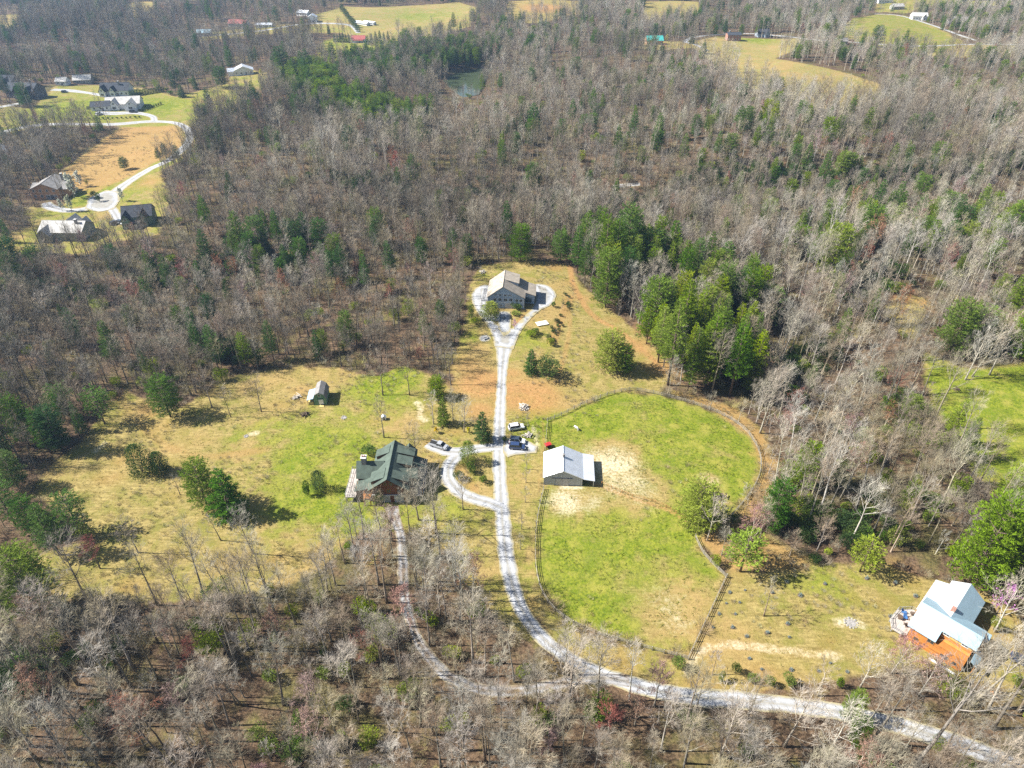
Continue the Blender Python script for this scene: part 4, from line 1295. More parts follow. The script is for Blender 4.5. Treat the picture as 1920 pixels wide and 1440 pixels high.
# --- small gambrel shed
def gambrel():
    x, y, z = G(601.5, 760)
    t = thing('garden_shed', 'small green gambrel roofed shed with side lean-to on the meadow', 'shed', (x, y, z), R(5))
    prof = [(-1.85, -.6), (1.85, -.6), (1.85, 2.3), (1.25, 3.8), (0, 4.55), (-1.25, 3.8), (-1.85, 2.3)]
    MB().prism_y(prof, .2, 6.3).build('wall', M['green_board'], t)
    for s in (-1, 1):
        MB().slab([(0, 0, 4.7), (0, 6.5, 4.7), (s * 1.34, 6.5, 3.9), (s * 1.34, 0, 3.9)], .1).build('roof', M['grey_shingle'], t)
        MB().slab([(s * 1.36, 0, 3.9), (s * 1.36, 6.5, 3.9), (s * 2.1, 6.5, 2.15), (s * 2.1, 0, 2.15)], .1).build('roof', M['grey_shingle'], t)
    MB().slab([(-2.0, .4, 2.35), (-2.0, 5.8, 2.35), (-4.0, 5.8, 1.8), (-4.0, .4, 1.8)], .07).build('lean_to_roof', M['pale_metal'], t)
    for yy in (.6, 3.1, 5.6): MB().box(-3.9, -3.8, yy - .05, yy + .05, -.5, 1.75).build('lean_to_post', M['deck_grey'], t)
    window(t, 'S', (0, .2, 3.5), .75, 1.0, bars=0)
    window(t, 'S', (.25, .2, 1.15), 1.4, 1.7, name='door', pane=M['white'])
    MB().box(-.7, 1.3, -.1, .18, 2.3, 2.42).build('door_hood', M['green_board'], t)
    MB().box(-.3, 1.0, -.9, .15, -.3, .15).build('step', M['lumber'], t)
    for i in range(5): MB().box(-3.6, -2.1, .5 + .0 * i, 2.8, .05 + i * .2, .22 + i * .2).build('lumber_board', M['lumber'], t)
gambrel()

# --- cabin at the lower right
def cabin():
    x, y, z = 86.0, 92.5, 0
    z = tz(x + 3, y - 2)
    t = thing('log_cabin', 'orange log cabin with pale metal roofs at the lower right', 'house', (x, y, z), R(-46))
    W_, RF = M['orange_log'], M['pale_metal']
    MB().prism_x([(-4.9, -2.5), (4.2, -2.5), (4.2, 4.6), (0, 6.85), (-4.9, 4.3)], .4, 5.2).build('wall', W_, t)
    MB().prism_x([(-4.9, -2.5), (4.2, -2.5), (4.2, 4.6), (0, 6.85), (-2.7, 5.85), (-2.7, 3.7), (-4.9, 3.4)], 5.21, 11.1).build('wall', W_, t)
    MB().box(5.3, 11.0, -2.76, -2.702, 4.6, 5.5).build('clerestory_wall', M['yellow_board'], t)
    for xx in (6.1, 9.6): window(t, 'S', (xx, -2.76, 5.05), 1.3, .55, bars=1)
    MB().slab([(-.3, 0, 7.0), (5.2, 0, 7.0), (5.2, -5.4, 4.2), (-.3, -5.4, 4.2)], .12).build('roof', RF, t)
    MB().slab([(5.21, 0, 7.0), (11.6, 0, 7.0), (11.6, -3.2, 5.75), (5.21, -3.2, 5.75)], .12).build('roof', RF, t)
    MB().slab([(-.3, 0.02, 7.0), (11.6, 0.02, 7.0), (11.6, 4.6, 4.55), (-.3, 4.6, 4.55)], .12).build('roof', RF, t)
    # wing behind, ridge at right angles
    MB().prism_y([(2.2, -2.5), (8.5, -2.5), (8.5, 3.9), (5.2, 6.3), (2.2, 4.6)], .3, 12.4).build('wall', W_, t)
    MB().slab([(5.2, .4, 6.55), (5.2, 12.9, 6.55), (1.9, 12.9, 4.65), (1.9, .4, 4.65)], .11).build('roof', M['white_metal'], t)  # sunward slope made white: sunlight painted in by the choice of metal
    MB().slab([(5.21, .4, 6.55), (5.21, 12.9, 6.55), (8.95, 12.9, 3.75), (8.95, .4, 3.75)], .11).build('roof', RF, t)  # same roof turned from the sun, its shade painted as pale blue metal
    MB().slab([(1.88, .6, 4.6), (1.88, 11.6, 4.6), (-.7, 11.6, 3.75), (-.7, .6, 3.75)], .1).build('porch_roof', M['white_metal'], t)  # white again, for painted sunlight on the left side
    for yy in (1.2, 6.0, 11.2): MB().tube([(-.5, yy, -2), (-.5, yy, 3.7)], [.11, .11], 6).build('porch_post', M['cedar_post'], t)
    MB().box(2.9 + 1.6, 2.9 + 2.4, 2.6, 3.4, 5.2, 7.3).build('chimney', M['brick'], t)
    # shed roof over the rear entry
    MB().slab([(9.0, 4.0, 4.9), (12.6, 4.0, 4.9), (12.6, .8, 5.4), (9.0, .8, 5.4)], .1).build('entry_roof', RF, t)
    MB().box(9.1, 12.3, 1.0, 3.8, -2.3, 4.75).build('wall', W_, t)
    MB().slab([(11.7, -.5, 4.0), (11.7, -4.6, 4.0), (13.0, -4.6, 3.3), (13.0, -.5, 3.3)], .1).build('porch_roof', RF, t)
    for yy in (-.8, -4.3): MB().tube([(12.7, yy, -2), (12.7, yy, 3.4)], [.1, .1], 6).build('porch_post', M['cedar_post'], t)
    for xx, zz, w in ((4.4, 3.2, 1.4), (7.6, 1.4, 1.6), (9.6, 1.3, .9), (2.0, 1.6, 1.0)): window(t, 'S', (xx, -4.9, zz), w, 1.1, M['cedar_post'])
    # white fronted lower porch
    MB().box(5.6, 10.6, -6.4, -4.95, -.9, -.7).build('lower_porch', M['white'], t)
    MB().box(5.6, 10.6, -6.42, -6.3, -.7, .5).build('porch_front', M['white'], t)
    # deck on the left, many-sided
    MB().prism_z([(.3, -5.0), (.3, 2.6), (-1.6, 2.4), (-3.6, .2), (-3.8, -3.4), (-2.6, -5.6), (-.6, -5.6)], 1.0, 1.2).build('deck', M['deck'], t)
    for px_, py_ in ((-1.5, 2.2), (-3.5, .1), (-3.7, -3.3), (-2.5, -5.4), (-.6, -5.4)): MB().box(px_ - .09, px_ + .09, py_ - .09, py_ + .09, -2.4, 1.0).build('deck_post', M['deck_grey'], t)
    railing(t, [(.2, 2.5), (-1.6, 2.3), (-3.5, .2), (-3.7, -3.3), (-2.6, -5.5), (-.6, -5.5)], 1.2, .95, M['deck_grey'])
    return t
cab = cabin()

# deck furniture stands on the deck
def on(par, x, y, z):
    return par.matrix_basis @ Vector((x, y, z)) if False else Matrix.Translation(par.location) @ Matrix.Rotation(par.rotation_euler.z, 4, 'Z') @ Vector((x, y, z))
M['blue_paint'] = surf('blue_paint', (0.05, 0.14, 0.33), .5, .1)
M['dark_wood'] = surf('dark_wood', (0.10, 0.07, 0.05), .8, .2, 4)
def chair(loc, rz, mat, label):
    t = thing('deck_chair', label, 'chair', loc, rz, 'deck chairs')
    MB().box(-.35, .35, -.35, .35, .36, .42).build('seat', mat, t)
    MB().slab([(-.35, .32, .4), (.35, .32, .4), (.35, .6, 1.1), (-.35, .6, 1.1)], .05).build('backrest', mat, t)
    for sx in (-.32, .32):
        for sy in (-.3, .3): MB().box(sx - .04, sx + .04, sy - .04, sy + .04, 0, .36).build('leg', mat, t)
        MB().box(sx - .06, sx + .06, -.4, .4, .58, .63).build('armrest', mat, t)
        MB().box(sx - .03, sx + .03, -.36, -.3, .42, .58).build('armrest_post', mat, t)
for i, (x, y, rz, mat, lb) in enumerate(((-1.6, -1.2, .6, 'blue_paint', 'blue chair on the cabin deck, nearer one'), (-2.3, .0, 1.4, 'blue_paint', 'blue chair on the cabin deck by the rail'), (-.9, .9, -1.0, 'dark_wood', 'dark wooden chair against the cabin porch'), (-.7, -2.9, 2.4, 'dark_wood', 'dark wooden chair beside the cabin wall'))):
    p = on(cab, x, y, 1.2)
    chair(p, rz + cab.rotation_euler.z, M[mat], lb)
def table(loc, rz, mat, label, r=.6):
    t = thing('round_table', label, 'table', loc, rz)
    MB().lathe([(r, .68), (r, .73)], 14).build('tabletop', mat, t)
    MB().lathe([(.06, .03), (.05, .68)], 8).build('pedestal', mat, t)
    MB().lathe([(.3, 0), (.3, .03)], 12).build('base', mat, t)
table(on(cab, -2.4, -2.0, 1.2), 0, M['dark_wood'], 'dark round table on the cabin deck')

# --- far houses
def far_house(name, label, uv, w, d, ze, zr, rz, wall, roof, axis='x', wings=(), win=True, chimney=None, porch=None, cat='house'):
    x, y, z = G(*uv)
    t = thing(name, label, cat, (x, y, z), R(rz))
    g = gable_x if axis == 'x' else gable_y
    g(t, -w / 2, w / 2, 0, d, ze, zr, M[wall], M[roof], over=.5)
    for (ax_, x0, x1, y0, y1, e, r) in wings:
        (gable_x if ax_ == 'x' else gable_y)(t, x0, x1, y0, y1, e, r, M[wall], M[roof], trim=False, wname='wing_wall', rname='wing_roof')
    if win:
        fronts = [wg for wg in wings if wg[3] < 0]
        n = max(2, int(w / 3.2))
        for i in range(n):
            xx = -w / 2 + w * (i + .5) / n
            if any(wg[1] - .8 < xx < wg[2] + .8 for wg in fronts): continue
            window(t, 'S', (xx, 0, 1.7), 1.3, 1.4)
            if ze > 5: window(t, 'S', (xx, 0, 4.4), 1.2, 1.3)
        for wg in fronts:
            window(t, 'S', ((wg[1] + wg[2]) / 2, wg[3], 1.7), min(2.4, (wg[2] - wg[1]) * .5), 1.5)
            if wg[5] > 5 or wg[6] > 6: window(t, 'S', ((wg[1] + wg[2]) / 2, wg[3], 4.4), 1.1, 1.2)
        for yy in (d * .3, d * .7):
            window(t, 'W', (-w / 2, yy, 1.7), 1.2, 1.3); window(t, 'E', (w / 2, yy, 1.7), 1.2, 1.3)
    window(t, 'S', (w * .12, 0, 1.05), 1.1, 2.1, name='door', pane=M['dark_wall'], bars=0) if not any(wg[1] - .8 < w * .12 < wg[2] + .8 for wg in wings if wg[3] < 0) else None
    if chimney:
        cx_, cy_ = chimney
        MB().box(cx_ - .5, cx_ + .5, cy_ - .5, cy_ + .5, 0, zr + 1.2).build('chimney', M['stone'], t)
        MB().box(cx_ - .6, cx_ + .6, cy_ - .6, cy_ + .6, zr + 1.2, zr + 1.4).build('chimney_cap', M['concrete'], t)
    if porch:
        x0, x1, dp = porch
        MB().slab([(x0, -.05, 2.9), (x1, -.05, 2.9), (x1, -dp, 2.4), (x0, -dp, 2.4)], .1).build('porch_roof', M[roof], t)
        n = max(2, int((x1 - x0) / 2.5))
        for i in range(n + 1):
            xx = x0 + .15 + (x1 - x0 - .3) * i / n
            MB().box(xx - .08, xx + .08, -dp + .1, -dp + .26, -1, 2.4).build('porch_post', M['white'], t)
        MB().box(x0, x1, -dp, -.02, -.6, .15).build('porch_floor', M['deck_grey'], t)
    return t
BR = far_house('brown_house', 'brown sided house with grey roof beside white flowering trees', (88, 374), 13, 14, 5.2, 8.0, 3, 'brown_wall', 'grey_shingle', 'y', [('x', 6.4, 9.8, 3, 11, 4.2, 6.4), ('x', -8.5, -6.4, 5, 12, 4.0, 5.6)], chimney=(5.0, 11))
window(BR, 'S', (2.2, 0, 1.2), 4.0, 2.1, name='garage_door', pane=M['dark_wall'], bars=0)
MB().box(-8.2, -6.55, -1.0, 3.2, 2.4, 2.6).build('balcony', M['dark_wood'], BR)
railing(BR, [(-6.6, -.9), (-8.1, -.9), (-8.1, 3.1)], 2.6, 1.0, M['dark_wood'])
far_house('grey_roof_house', 'long grey roofed house with two front gables behind trees', (118, 452), 19, 11, 4.2, 7.2, -2, 'tan_wall', 'pale_shingle', 'x', [('y', -9.0, -3.6, -2.5, 5, 3.6, 6.2), ('y', -1.5, 3.2, 6, 13.5, 4.4, 7.4), ('y', 4.2, 7.0, 7, 13, 4.2, 6.4)], chimney=(6.2, 4.2))
far_house('green_house', 'sage green house with dark roof at the end of a short drive', (262, 424), 12.5, 9.5, 4.8, 8.2, 14, 'sage_wall', 'dark_shingle', 'x', [('y', -6.6, -2.8, -2.2, 4.5, 4.2, 7.0), ('y', 1.2, 4.0, -1.4, 4.5, 5.0, 7.2)], porch=(-2.4, 1.0, 2.6))
far_house('white_house', 'sprawling white house with pale gables, nearer of the two', (232, 205), 22, 12, 3.6, 7.0, 12, 'white_wall', 'pale_shingle', 'x', [('y', 2.0, 9.5, -4.5, 6, 3.4, 6.4), ('y', -7.5, -2.5, -2.5, 6, 3.4, 6.8)])
far_house('white_garage', 'white garage with dark roof left of the nearer white house', (190, 208), 12, 8, 3.0, 5.4, 14, 'white_wall', 'dark_shingle', 'x')
far_house('white_house', 'white house with dark gabled roof, farther of the two', (216, 180), 20, 11, 3.8, 8.0, 4, 'white_wall', 'dark_shingle', 'x', [('y', -9.5, -5.2, -3, 6, 3.8, 7.2), ('y', -2.4, 1.2, -2.2, 5, 3.8, 6.6)], chimney=(3.2, 4.0))
far_house('dark_house', 'large dark shingled house with white gables at the left edge', (40, 185), 22, 13, 5.5, 9.5, -8, 'dark_wall', 'dark_shingle', 'x', [('y', -2.2, 2.8, -3, 6.5, 5.4, 9.0), ('y', 5.5, 9.5, -4, 6, 4.8, 8.2)], chimney=(3.6, 9.5))
far_house('dark_house', 'dark roofed house with blue gable at the far left edge', (8, 168), 16, 11, 5.5, 9.0, -4, 'dark_wall', 'dark_shingle', 'x', [('y', 1.5, 5.5, -2.5, 5.5, 5.0, 8.0)])
far_house('cottage', 'small pale roofed cottage behind the dark houses', (115, 160), 8, 7, 3.0, 5.2, 0, 'white_wall', 'pale_shingle', 'x')
far_house('cottage', 'long low pale roofed cottage left of the far white house', (155, 157), 13, 7, 3.0, 5.8, 10, 'tan_wall', 'pale_shingle', 'x')
far_house('blue_roof_house', 'house with blue grey roof cut by the left edge', (4, 302), 13, 10, 4.5, 7.5, -20, 'tan_wall', 'dark_shingle', 'x', [('y', 1, 5, -2.5, 5, 3.6, 6.0)])
far_house('white_house', 'lone white house with bright roof beyond the estate lawn', (458, 141), 15, 10, 3.6, 6.6, 20, 'white_wall', 'white_metal', 'y', [('x', -12, -6, 2, 8, 3.0, 5.0)])
far_house('red_roof_house', 'small white house with bright red roof near the top', (672, 80), 13, 9, 3.2, 5.6, 2, 'white_wall', 'red_metal', 'x', porch=(-5, 5, 2.2))
far_house('teal_roof_house', 'house with teal metal roof at the edge of the hill wood', (1228, 84), 15, 10, 3.6, 6.8, 4, 'brown_wall', 'teal_metal', 'x', porch=(-7, -1, 2.5))
far_house('brick_house', 'boxy brick house on the far green lawn', (1376, 77), 13, 9, 5.4, 7.0, 0, 'brick', 'dark_shingle', 'x', chimney=(-4, 5))
far_house('blue_house', 'blue grey house with white gable on the far lawn', (1432, 70), 12, 9, 3.4, 6.8, 4, 'blue_siding', 'dark_shingle', 'x', [('y', 0, 4, -2.4, 5, 3.4, 6.0)])
far_house('white_house', 'white house on the ridge lane behind the far field', (1724, 38), 16, 10, 4.2, 7.2, -8, 'white_wall', 'pale_shingle', 'x', [('y', 2, 6, -2.5, 5, 4, 6.6)])
far_house('grey_house', 'dark grey house among trees right of the ridge lane', (1796, 46), 18, 10, 4.0, 7.2, -10, 'dark_wall', 'grey_shingle', 'x')
far_house('farm_house', 'pale farm house with red roof at the left end of the lane', (382, 68), 14, 9, 3.2, 5.8, 4, 'white_wall', 'pale_metal', 'x')
far_house('farm_house', 'farm house with faded red roof above the lane', (445, 50), 20, 10, 3.2, 6.4, -6, 'white_wall', 'red_metal', 'x')
far_house('farm_house', 'white trailer like house on the lane', (495, 52), 17, 6, 2.8, 4.2, 4, 'white_wall', 'white_metal', 'x')
far_house('farm_shed', 'white shed by the corner of the far field', (566, 30), 14, 8, 3.2, 5.2, -20, 'white_wall', 'white_metal', 'x', cat='shed')
far_house('farm_shed', 'tall white farm building beside the lane', (586, 42), 9, 9, 5.0, 7.5, 5, 'white_wall', 'white_metal', 'y', cat='shed')
far_house('greenhouse', 'white long greenhouse in the far field, left one', (691, 48), 6, 18, 2.2, 3.6, 60, 'white_wall', 'white_metal', 'y', win=False, cat='greenhouse')
far_house('greenhouse', 'white long greenhouse in the far field, right one', (703, 47), 5, 14, 2.2, 3.4, 60, 'white_wall', 'white_metal', 'y', win=False, cat='greenhouse')
far_house('far_home', 'pale house at the top edge right of the far wood', (1660, 6), 18, 10, 4, 7, 0, 'white_wall', 'pale_shingle', 'x')
far_house('far_home', 'tan house above the far field', (1685, 18), 14, 9, 3.5, 6, 10, 'tan_wall', 'pale_shingle', 'x')
far_house('pool_house', 'small blue grey roof left of the far field wood', (1578, 84), 11, 8, 3, 5, 0, 'tan_wall', 'grey_shingle', 'x')

# ------------------------------------------------------------------ fences
POST = MB().box(-.075, .075, -.075, .075, -.5, 1.35).mesh('fence_post', M['fence'])
RAIL = MB().box(0, 1, -.02, .02, -.06, .06).mesh('fence_rail', M['fence'])
def fence(label, pix, rails=(.35, .75, 1.15), step=2.5, group='board fences of the pasture', post=POST, rail=RAIL, name='board_fence', jit=.02):
    L = smooth_line([(*G(u, v)[:2], 0) for u, v in pix], .5)[:, :2]
    s = np.r_[0, np.cumsum(np.linalg.norm(np.diff(L, axis=0), axis=1))]
    n = max(1, int(round(s[-1] / step)))
    q = np.linspace(0, s[-1], n + 1)
    xs, ys = np.interp(q, s, L[:, 0]), np.interp(q, s, L[:, 1])
    x0, y0 = xs[0], ys[0]; z0 = tz(x0, y0)
    t = thing(name, label, 'fence', (x0, y0, z0), 0, group)
    for i in range(n + 1):
        p = mesh_obj('post', post, t, (xs[i] - x0, ys[i] - y0, tz(xs[i], ys[i]) - z0), random.uniform(0, 1.5))
        p.rotation_euler = (random.uniform(-jit, jit) * 2, random.uniform(-jit, jit) * 2, math.atan2(ys[min(i + 1, n)] - ys[max(i - 1, 0)], xs[min(i + 1, n)] - xs[max(i - 1, 0)]))
    for i in range(n):
        a = Vector((xs[i], ys[i], tz(xs[i], ys[i]))); b = Vector((xs[i + 1], ys[i + 1], tz(xs[i + 1], ys[i + 1])))
        d = b - a
        for h in rails:
            r = mesh_obj('rail', rail, t, (a.x - x0, a.y - y0, a.z - z0 + h + random.uniform(-jit, jit)))
            r.rotation_euler = (0, -math.asin(d.z / d.length), math.atan2(d.y, d.x))
            r.scale = (d.length * 1.01, 1, 1)
            # boards are nailed to the outside of the posts
            r.location.x += -d.y / d.length * .10; r.location.y += d.x / d.length * .10
fence('dark board fence along the drive below the barn', [(1019, 918), (1011, 950), (1005, 990), (1003, 1035), (1006, 1078), (1018, 1116), (1042, 1148), (1075, 1171)])
fence('board fence curving along the lower end of the pasture', [(1075, 1171), (1120, 1190), (1180, 1208), (1240, 1224), (1290, 1237)])
fence('straight board fence between pasture and cabin lawn', [(1290, 1237), (1310, 1195), (1338, 1135), (1362, 1083)])
fence('short board fence below the corner pine', [(1362, 1083), (1340, 1062), (1317, 1036), (1304, 1008)])
fence('curved board fence at the right side of the pasture', [(1355, 985), (1376, 964), (1402, 933), (1420, 902), (1427, 872), (1421, 842), (1404, 814)])
fence('board fence under the pine grove at the top of the pasture', [(1404, 814), (1374, 789), (1330, 768), (1280, 752), (1225, 738)])
fence('board fence along the upper left rim of the pasture', [(1225, 738), (1185, 732), (1150, 738), (1100, 756), (1055, 778), (1026, 790)])
fence('short board fence between parked cars and barn', [(1026, 790), (1024, 815), (1021, 845)])
THIN = MB().box(-.05, .05, -.05, .05, -.4, 1.1).mesh('thin_post', M['cedar_post'])
WIRE = MB().box(0, 1, -.015, .015, -.02, .02).mesh('thin_rail', M['cedar_post'])
fence('low brown rail fence across the pasture right of the barn', [(1128, 908), (1180, 930), (1240, 948), (1285, 975)], (.4, .75, 1.0), 2.8, 'thin fences', THIN, WIRE, 'rail_fence')

# ------------------------------------------------------------------ vehicles
def paint(name, col):
    m, nt, b = new_mat(name)
    nt.links.new(mix(nt, mapr(nt, noise(nt, objco(nt), 2.5, 4), .3, .7), tuple(c * .88 for c in col), col), b.inputs['Base Color'])
    b.inputs['Roughness'].default_value = .28
    b.inputs['Coat Weight'].default_value = .6
    b.inputs['Coat Roughness'].default_value = .08
    return m
M['car_white'] = paint('car_white', (.66, .67, .68)); M['car_navy'] = paint('car_navy', (.025, .045, .11)); M['car_silver'] = paint('car_silver', (.33, .34, .36)); M['car_dark'] = paint('car_dark', (.03, .04, .06))
M['tyre'] = surf('tyre_rubber', (.02, .02, .02), .9, .2); M['rim'] = surf('wheel_rim', (.45, .45, .46), .35, .1, metal=.7)
M['lamp_red'] = surf('tail_lamp', (.4, .02, .02), .3, .1); M['lamp_clear'] = surf('head_lamp', (.7, .7, .68), .2, .05)

def loft(secs):
    """closed rings of points joined along their order"""
    mb = MB(); n = len(secs[0])
    for s in secs: mb.v += s
    for i in range(len(secs) - 1):
        for k in range(n):
            mb.f.append((i * n + k, i * n + (k + 1) % n, (i + 1) * n + (k + 1) % n, (i + 1) * n + k))
    mb.f.append(tuple(range(n - 1, -1, -1))); mb.f.append(tuple((len(secs) - 1) * n + k for k in range(n)))
    return mb
def ring(x, hw, z0, z1, r=.12):
    return [(x, -hw + r, z0), (x, hw - r, z0), (x, hw, z0 + r), (x, hw, z1 - r), (x, hw - r * 1.2, z1), (x, -hw + r * 1.2, z1), (x, -hw, z1 - r), (x, -hw, z0 + r)]
def car(label, loc, rz, mat, kind='suv', roofmat=None, name='parked_car', group='parked cars'):
    t = thing(name, label, 'truck' if kind == 'pickup' else 'car', loc, rz, group)
    L = 5.6 if kind == 'pickup' else 4.7
    hw = .95
    h = .5 * L
    xs = [-h, -h + .12, -h + .9, 0, h - 1.2, h - .25, h]
    tops = [.75, .98, 1.02, 1.02, .98, .86, .62] if kind != 'pickup' else [.8, 1.0, 1.0, 1.02, 1.0, .9, .65]
    loft([ring(x, hw - (.08 if i in (0, 6) else 0), .32 if i in (0, 6) else .26, z) for i, (x, z) in enumerate(zip(xs, tops))]).build('body', mat, t)
    if kind == 'pickup':
        c0, c1, c2, c3 = -.45, -.2, 1.0, 1.75
    elif kind == 'sedan':
        c0, c1, c2, c3 = -h + .5, -h + 1.25, .35, 1.15
    else:
        c0, c1, c2, c3 = -h + .15, -h + .5, .5, 1.2
    zt = 1.72 if kind != 'sedan' else 1.45
    def cring(x, w, z): return [(x, -w, z), (x, w, z)]
    def slab4(a, b, nm, m, par=t): return MB().slab(a + b, .04).build(nm, m, par)
    w0, w1 = hw - .06, hw - .2
    MB().slab([(c1, -w1, zt), (c2, -w1, zt), (c2, w1, zt), (c1, w1, zt)], .06).build('roof', roofmat or mat, t)
    zb = 1.0
    cab_ = MB()
    vs = [(c0, -w0, zb), (c3, -w0, zb), (c3, w0, zb), (c0, w0, zb), (c1 + .02, -w1, zt - .05), (c2 - .02, -w1, zt - .05), (c2 - .02, w1, zt - .05), (c1 + .02, w1, zt - .05)]
    cab_.add(vs, [(0, 3, 2, 1), (4, 5, 6, 7), (0, 1, 5, 4), (1, 2, 6, 5), (2, 3, 7, 6), (3, 0, 4, 7)])
    cab_.build('windows', M['glass'], t)
    for s in (-1, 1):
        for xa, xb in ((c0, c1), (c3, c2), ((c0 + c3) / 2, (c1 + c2) / 2)):
            MB().tube([(xa, s * (w0 + .01), zb - .02), (xb, s * (w1 + .01), zt - .02)], [.045, .045], 4).build('pillar', mat, t)
    if kind == 'pickup':
        MB().box(-h + .15, -.55, -.72, .72, .55, 1.025).build('bed', M['tyre'], t)
        for s in (-1, 1): MB().box(-h + .1, -.5, s * .84 - .08, s * .84 + .08, 1.0, 1.12).build('bed_rail', mat, t)
    for sx in (-h + .95, h - .95):
        for s in (-1, 1):
            w = MB().lathe([(.26, -.11), (.36, -.11), (.36, .11), (.26, .11)], 14)
            w.v = [(a, c, b) for a, b, c in w.v]
            o = w.build('wheel', M['tyre'], t, (sx, s * (hw - .08), .36))
            r = MB().lathe([(.22, -.115), (.23, .0), (.22, .115)], 10); r.v = [(a, c, b) for a, b, c in r.v]
            r.build('rim', M['rim'], o)
    for s in (-1, 1):
        MB().box(h - .12, h - .02, s * .62 - .16, s * .62 + .16, .6, .74).build('headlight', M['lamp_clear'], t)
        MB().box(-h - .02, -h + .06, s * .72 - .1, s * .72 + .1, .62, .9).build('tail_light', M['lamp_red'], t)
        MB().box(c3 - .25, c3 - .1, s * (hw + .1) - .09, s * (hw + .1) + .09, 1.0, 1.12).build('mirror', mat, t)
    return t
def pg(u, v, up=.1):
    x, y, z = G(u, v); return (x, y, z + up)
car('white estate car parked on the grass above the other cars', pg(968, 804), R(14), M['car_white'], 'suv')
car('white car with dark roof beside the navy car', pg(970, 830, .14), R(-8), M['car_white'], 'suv', M['car_dark'])
car('navy blue car nearest the barn on the gravel', pg(970, 841, .14), R(-6), M['car_navy'], 'suv')
car('silver pickup truck at the end of the parking spur', pg(823, 838, .12), R(-24), M['car_silver'], 'pickup', name='pickup_truck')
car('dark blue car at the right edge beyond the cabin', pg(1916, 1243), R(-40), M['car_navy'], 'sedan')
car('dark car on the court of the farther white house', pg(122, 174), R(5), M['car_dark'], 'suv', group='cars by the estate houses')
car('dark car in front of the nearer white house', pg(250, 211), R(8), M['car_dark'], 'suv', group='cars by the estate houses')
car('white car in front of the white garage', pg(186, 215), R(70), M['car_white'], 'suv', group='cars by the estate houses')
car('dark car at the end of the green house drive', pg(227, 420), R(-30), M['car_dark'], 'suv', group='cars by the estate houses')
car('dark car beside the grey roofed house', pg(216, 420), R(60), M['car_dark'], 'suv', group='cars by the estate houses')

# red farm cart by the barn
M['red_paint'] = surf('red_paint', (.42, .03, .03), .5, .15)
def farm_cart():
    x, y, z = G(1027, 838)
    t = thing('farm_cart', 'small red farm cart between fence and barn', 'cart', (x, y, z), R(25))
    mb = MB()
    mb.add([(-.7, -.5, .5), (.7, -.5, .5), (.7, .5, .5), (-.7, .5, .5), (-.85, -.65, 1.15), (.95, -.65, 1.15), (.95, .65, 1.15), (-.85, .65, 1.15)], [(0, 3, 2, 1), (0, 1, 5, 4), (1, 2, 6, 5), (2, 3, 7, 6), (3, 0, 4, 7), (4, 5, 6, 7)])
    mb.build('box', M['red_paint'], t)
    for s in (-1, 1):
        w = MB().lathe([(.2, -.06), (.36, -.06), (.36, .06), (.2, .06)], 12); w.v = [(a, c, b) for a, b, c in w.v]
        w.build('wheel', M['tyre'], t, (0, s * .72, .36))
    MB().tube([(0, -.72, .36), (0, .72, .36)], [.04, .04], 6).build('axle', M['dark_wood'], t)
    MB().tube([(.7, 0, .55), (1.9, 0, .35)], [.04, .04], 6).build('drawbar', M['dark_wood'], t)
    MB().tube([(1.5, 0, .42), (1.5, 0, 0)], [.04, .04], 6).build('stand', M['dark_wood'], t)
farm_cart()

# white pony in the pasture: one continuous body grown from a skeleton
M['pony'] = surf('white_coat', (.68, .66, .62), .9, .12, 3)
M['mane'] = surf('grey_mane', (.35, .33, .30), .9, .2, 6)
def pony():
    x, y, z = G(1081, 806)
    J = [((0, 0, .95), .26), ((.35, 0, .93), .27), ((.62, 0, .98), .24), ((-.35, 0, .97), .27), ((-.6, 0, .98), .23),       # back
         ((.82, 0, .95), .15), ((1.02, 0, .74), .12), ((1.16, 0, .5), .1), ((1.26, 0, .28), .09), ((1.3, 0, .14), .06)]         # neck, lowered head
    E = [(0, 1), (1, 2), (0, 3), (3, 4), (2, 5), (5, 6), (6, 7), (7, 8), (8, 9)]
    for s in (-1, 1):
        k = len(J)
        J += [((.55, s * .14, .62), .11), ((.57, s * .15, .36), .055), ((.55, s * .15, .08), .045), ((.59, s * .15, .0), .055)]
        E += [(2, k), (k, k + 1), (k + 1, k + 2), (k + 2, k + 3)]
        k = len(J)
        J += [((-.5, s * .15, .64), .13), ((-.66, s * .16, .38), .065), ((-.6, s * .16, .09), .045), ((-.56, s * .16, .0), .055)]
        E += [(4, k), (k, k + 1), (k + 1, k + 2), (k + 2, k + 3)]
    me = bpy.data.meshes.new('pony_body')
    me.from_pydata([j[0] for j in J], E, [])
    me.materials.append(M['pony'])
    t = thing('pony', 'small white pony grazing in the pasture above the barn', 'pony', (x, y, z + .03), R(125))
    b = mesh_obj('body', me, t)
    b.modifiers.new('skin', 'SKIN')
    for i, j in enumerate(J):
        me.skin_vertices[0].data[i].radius = (j[1], j[1])
    me.skin_vertices[0].data[0].use_root = True
    b.modifiers.new('smooth', 'SUBSURF').levels = 1
    b.modifiers['smooth'].render_levels = 2
    MB().tube([(-.78, 0, 1.0), (-.92, 0, .8), (-.95, 0, .4)], [.05, .07, .03], 6).build('tail', M['mane'], t)
    MB().tube([(.6, 0, 1.2), (.85, 0, 1.08), (1.06, 0, .84)], [.05, .06, .04], 5).build('mane', M['mane'], t)
    for s in (-1, 1): MB().lathe([(.04, 0), (.045, .06), (.005, .14)], 6, (1.08, s * .07, .78)).build('ear', M['pony'], t)
pony()

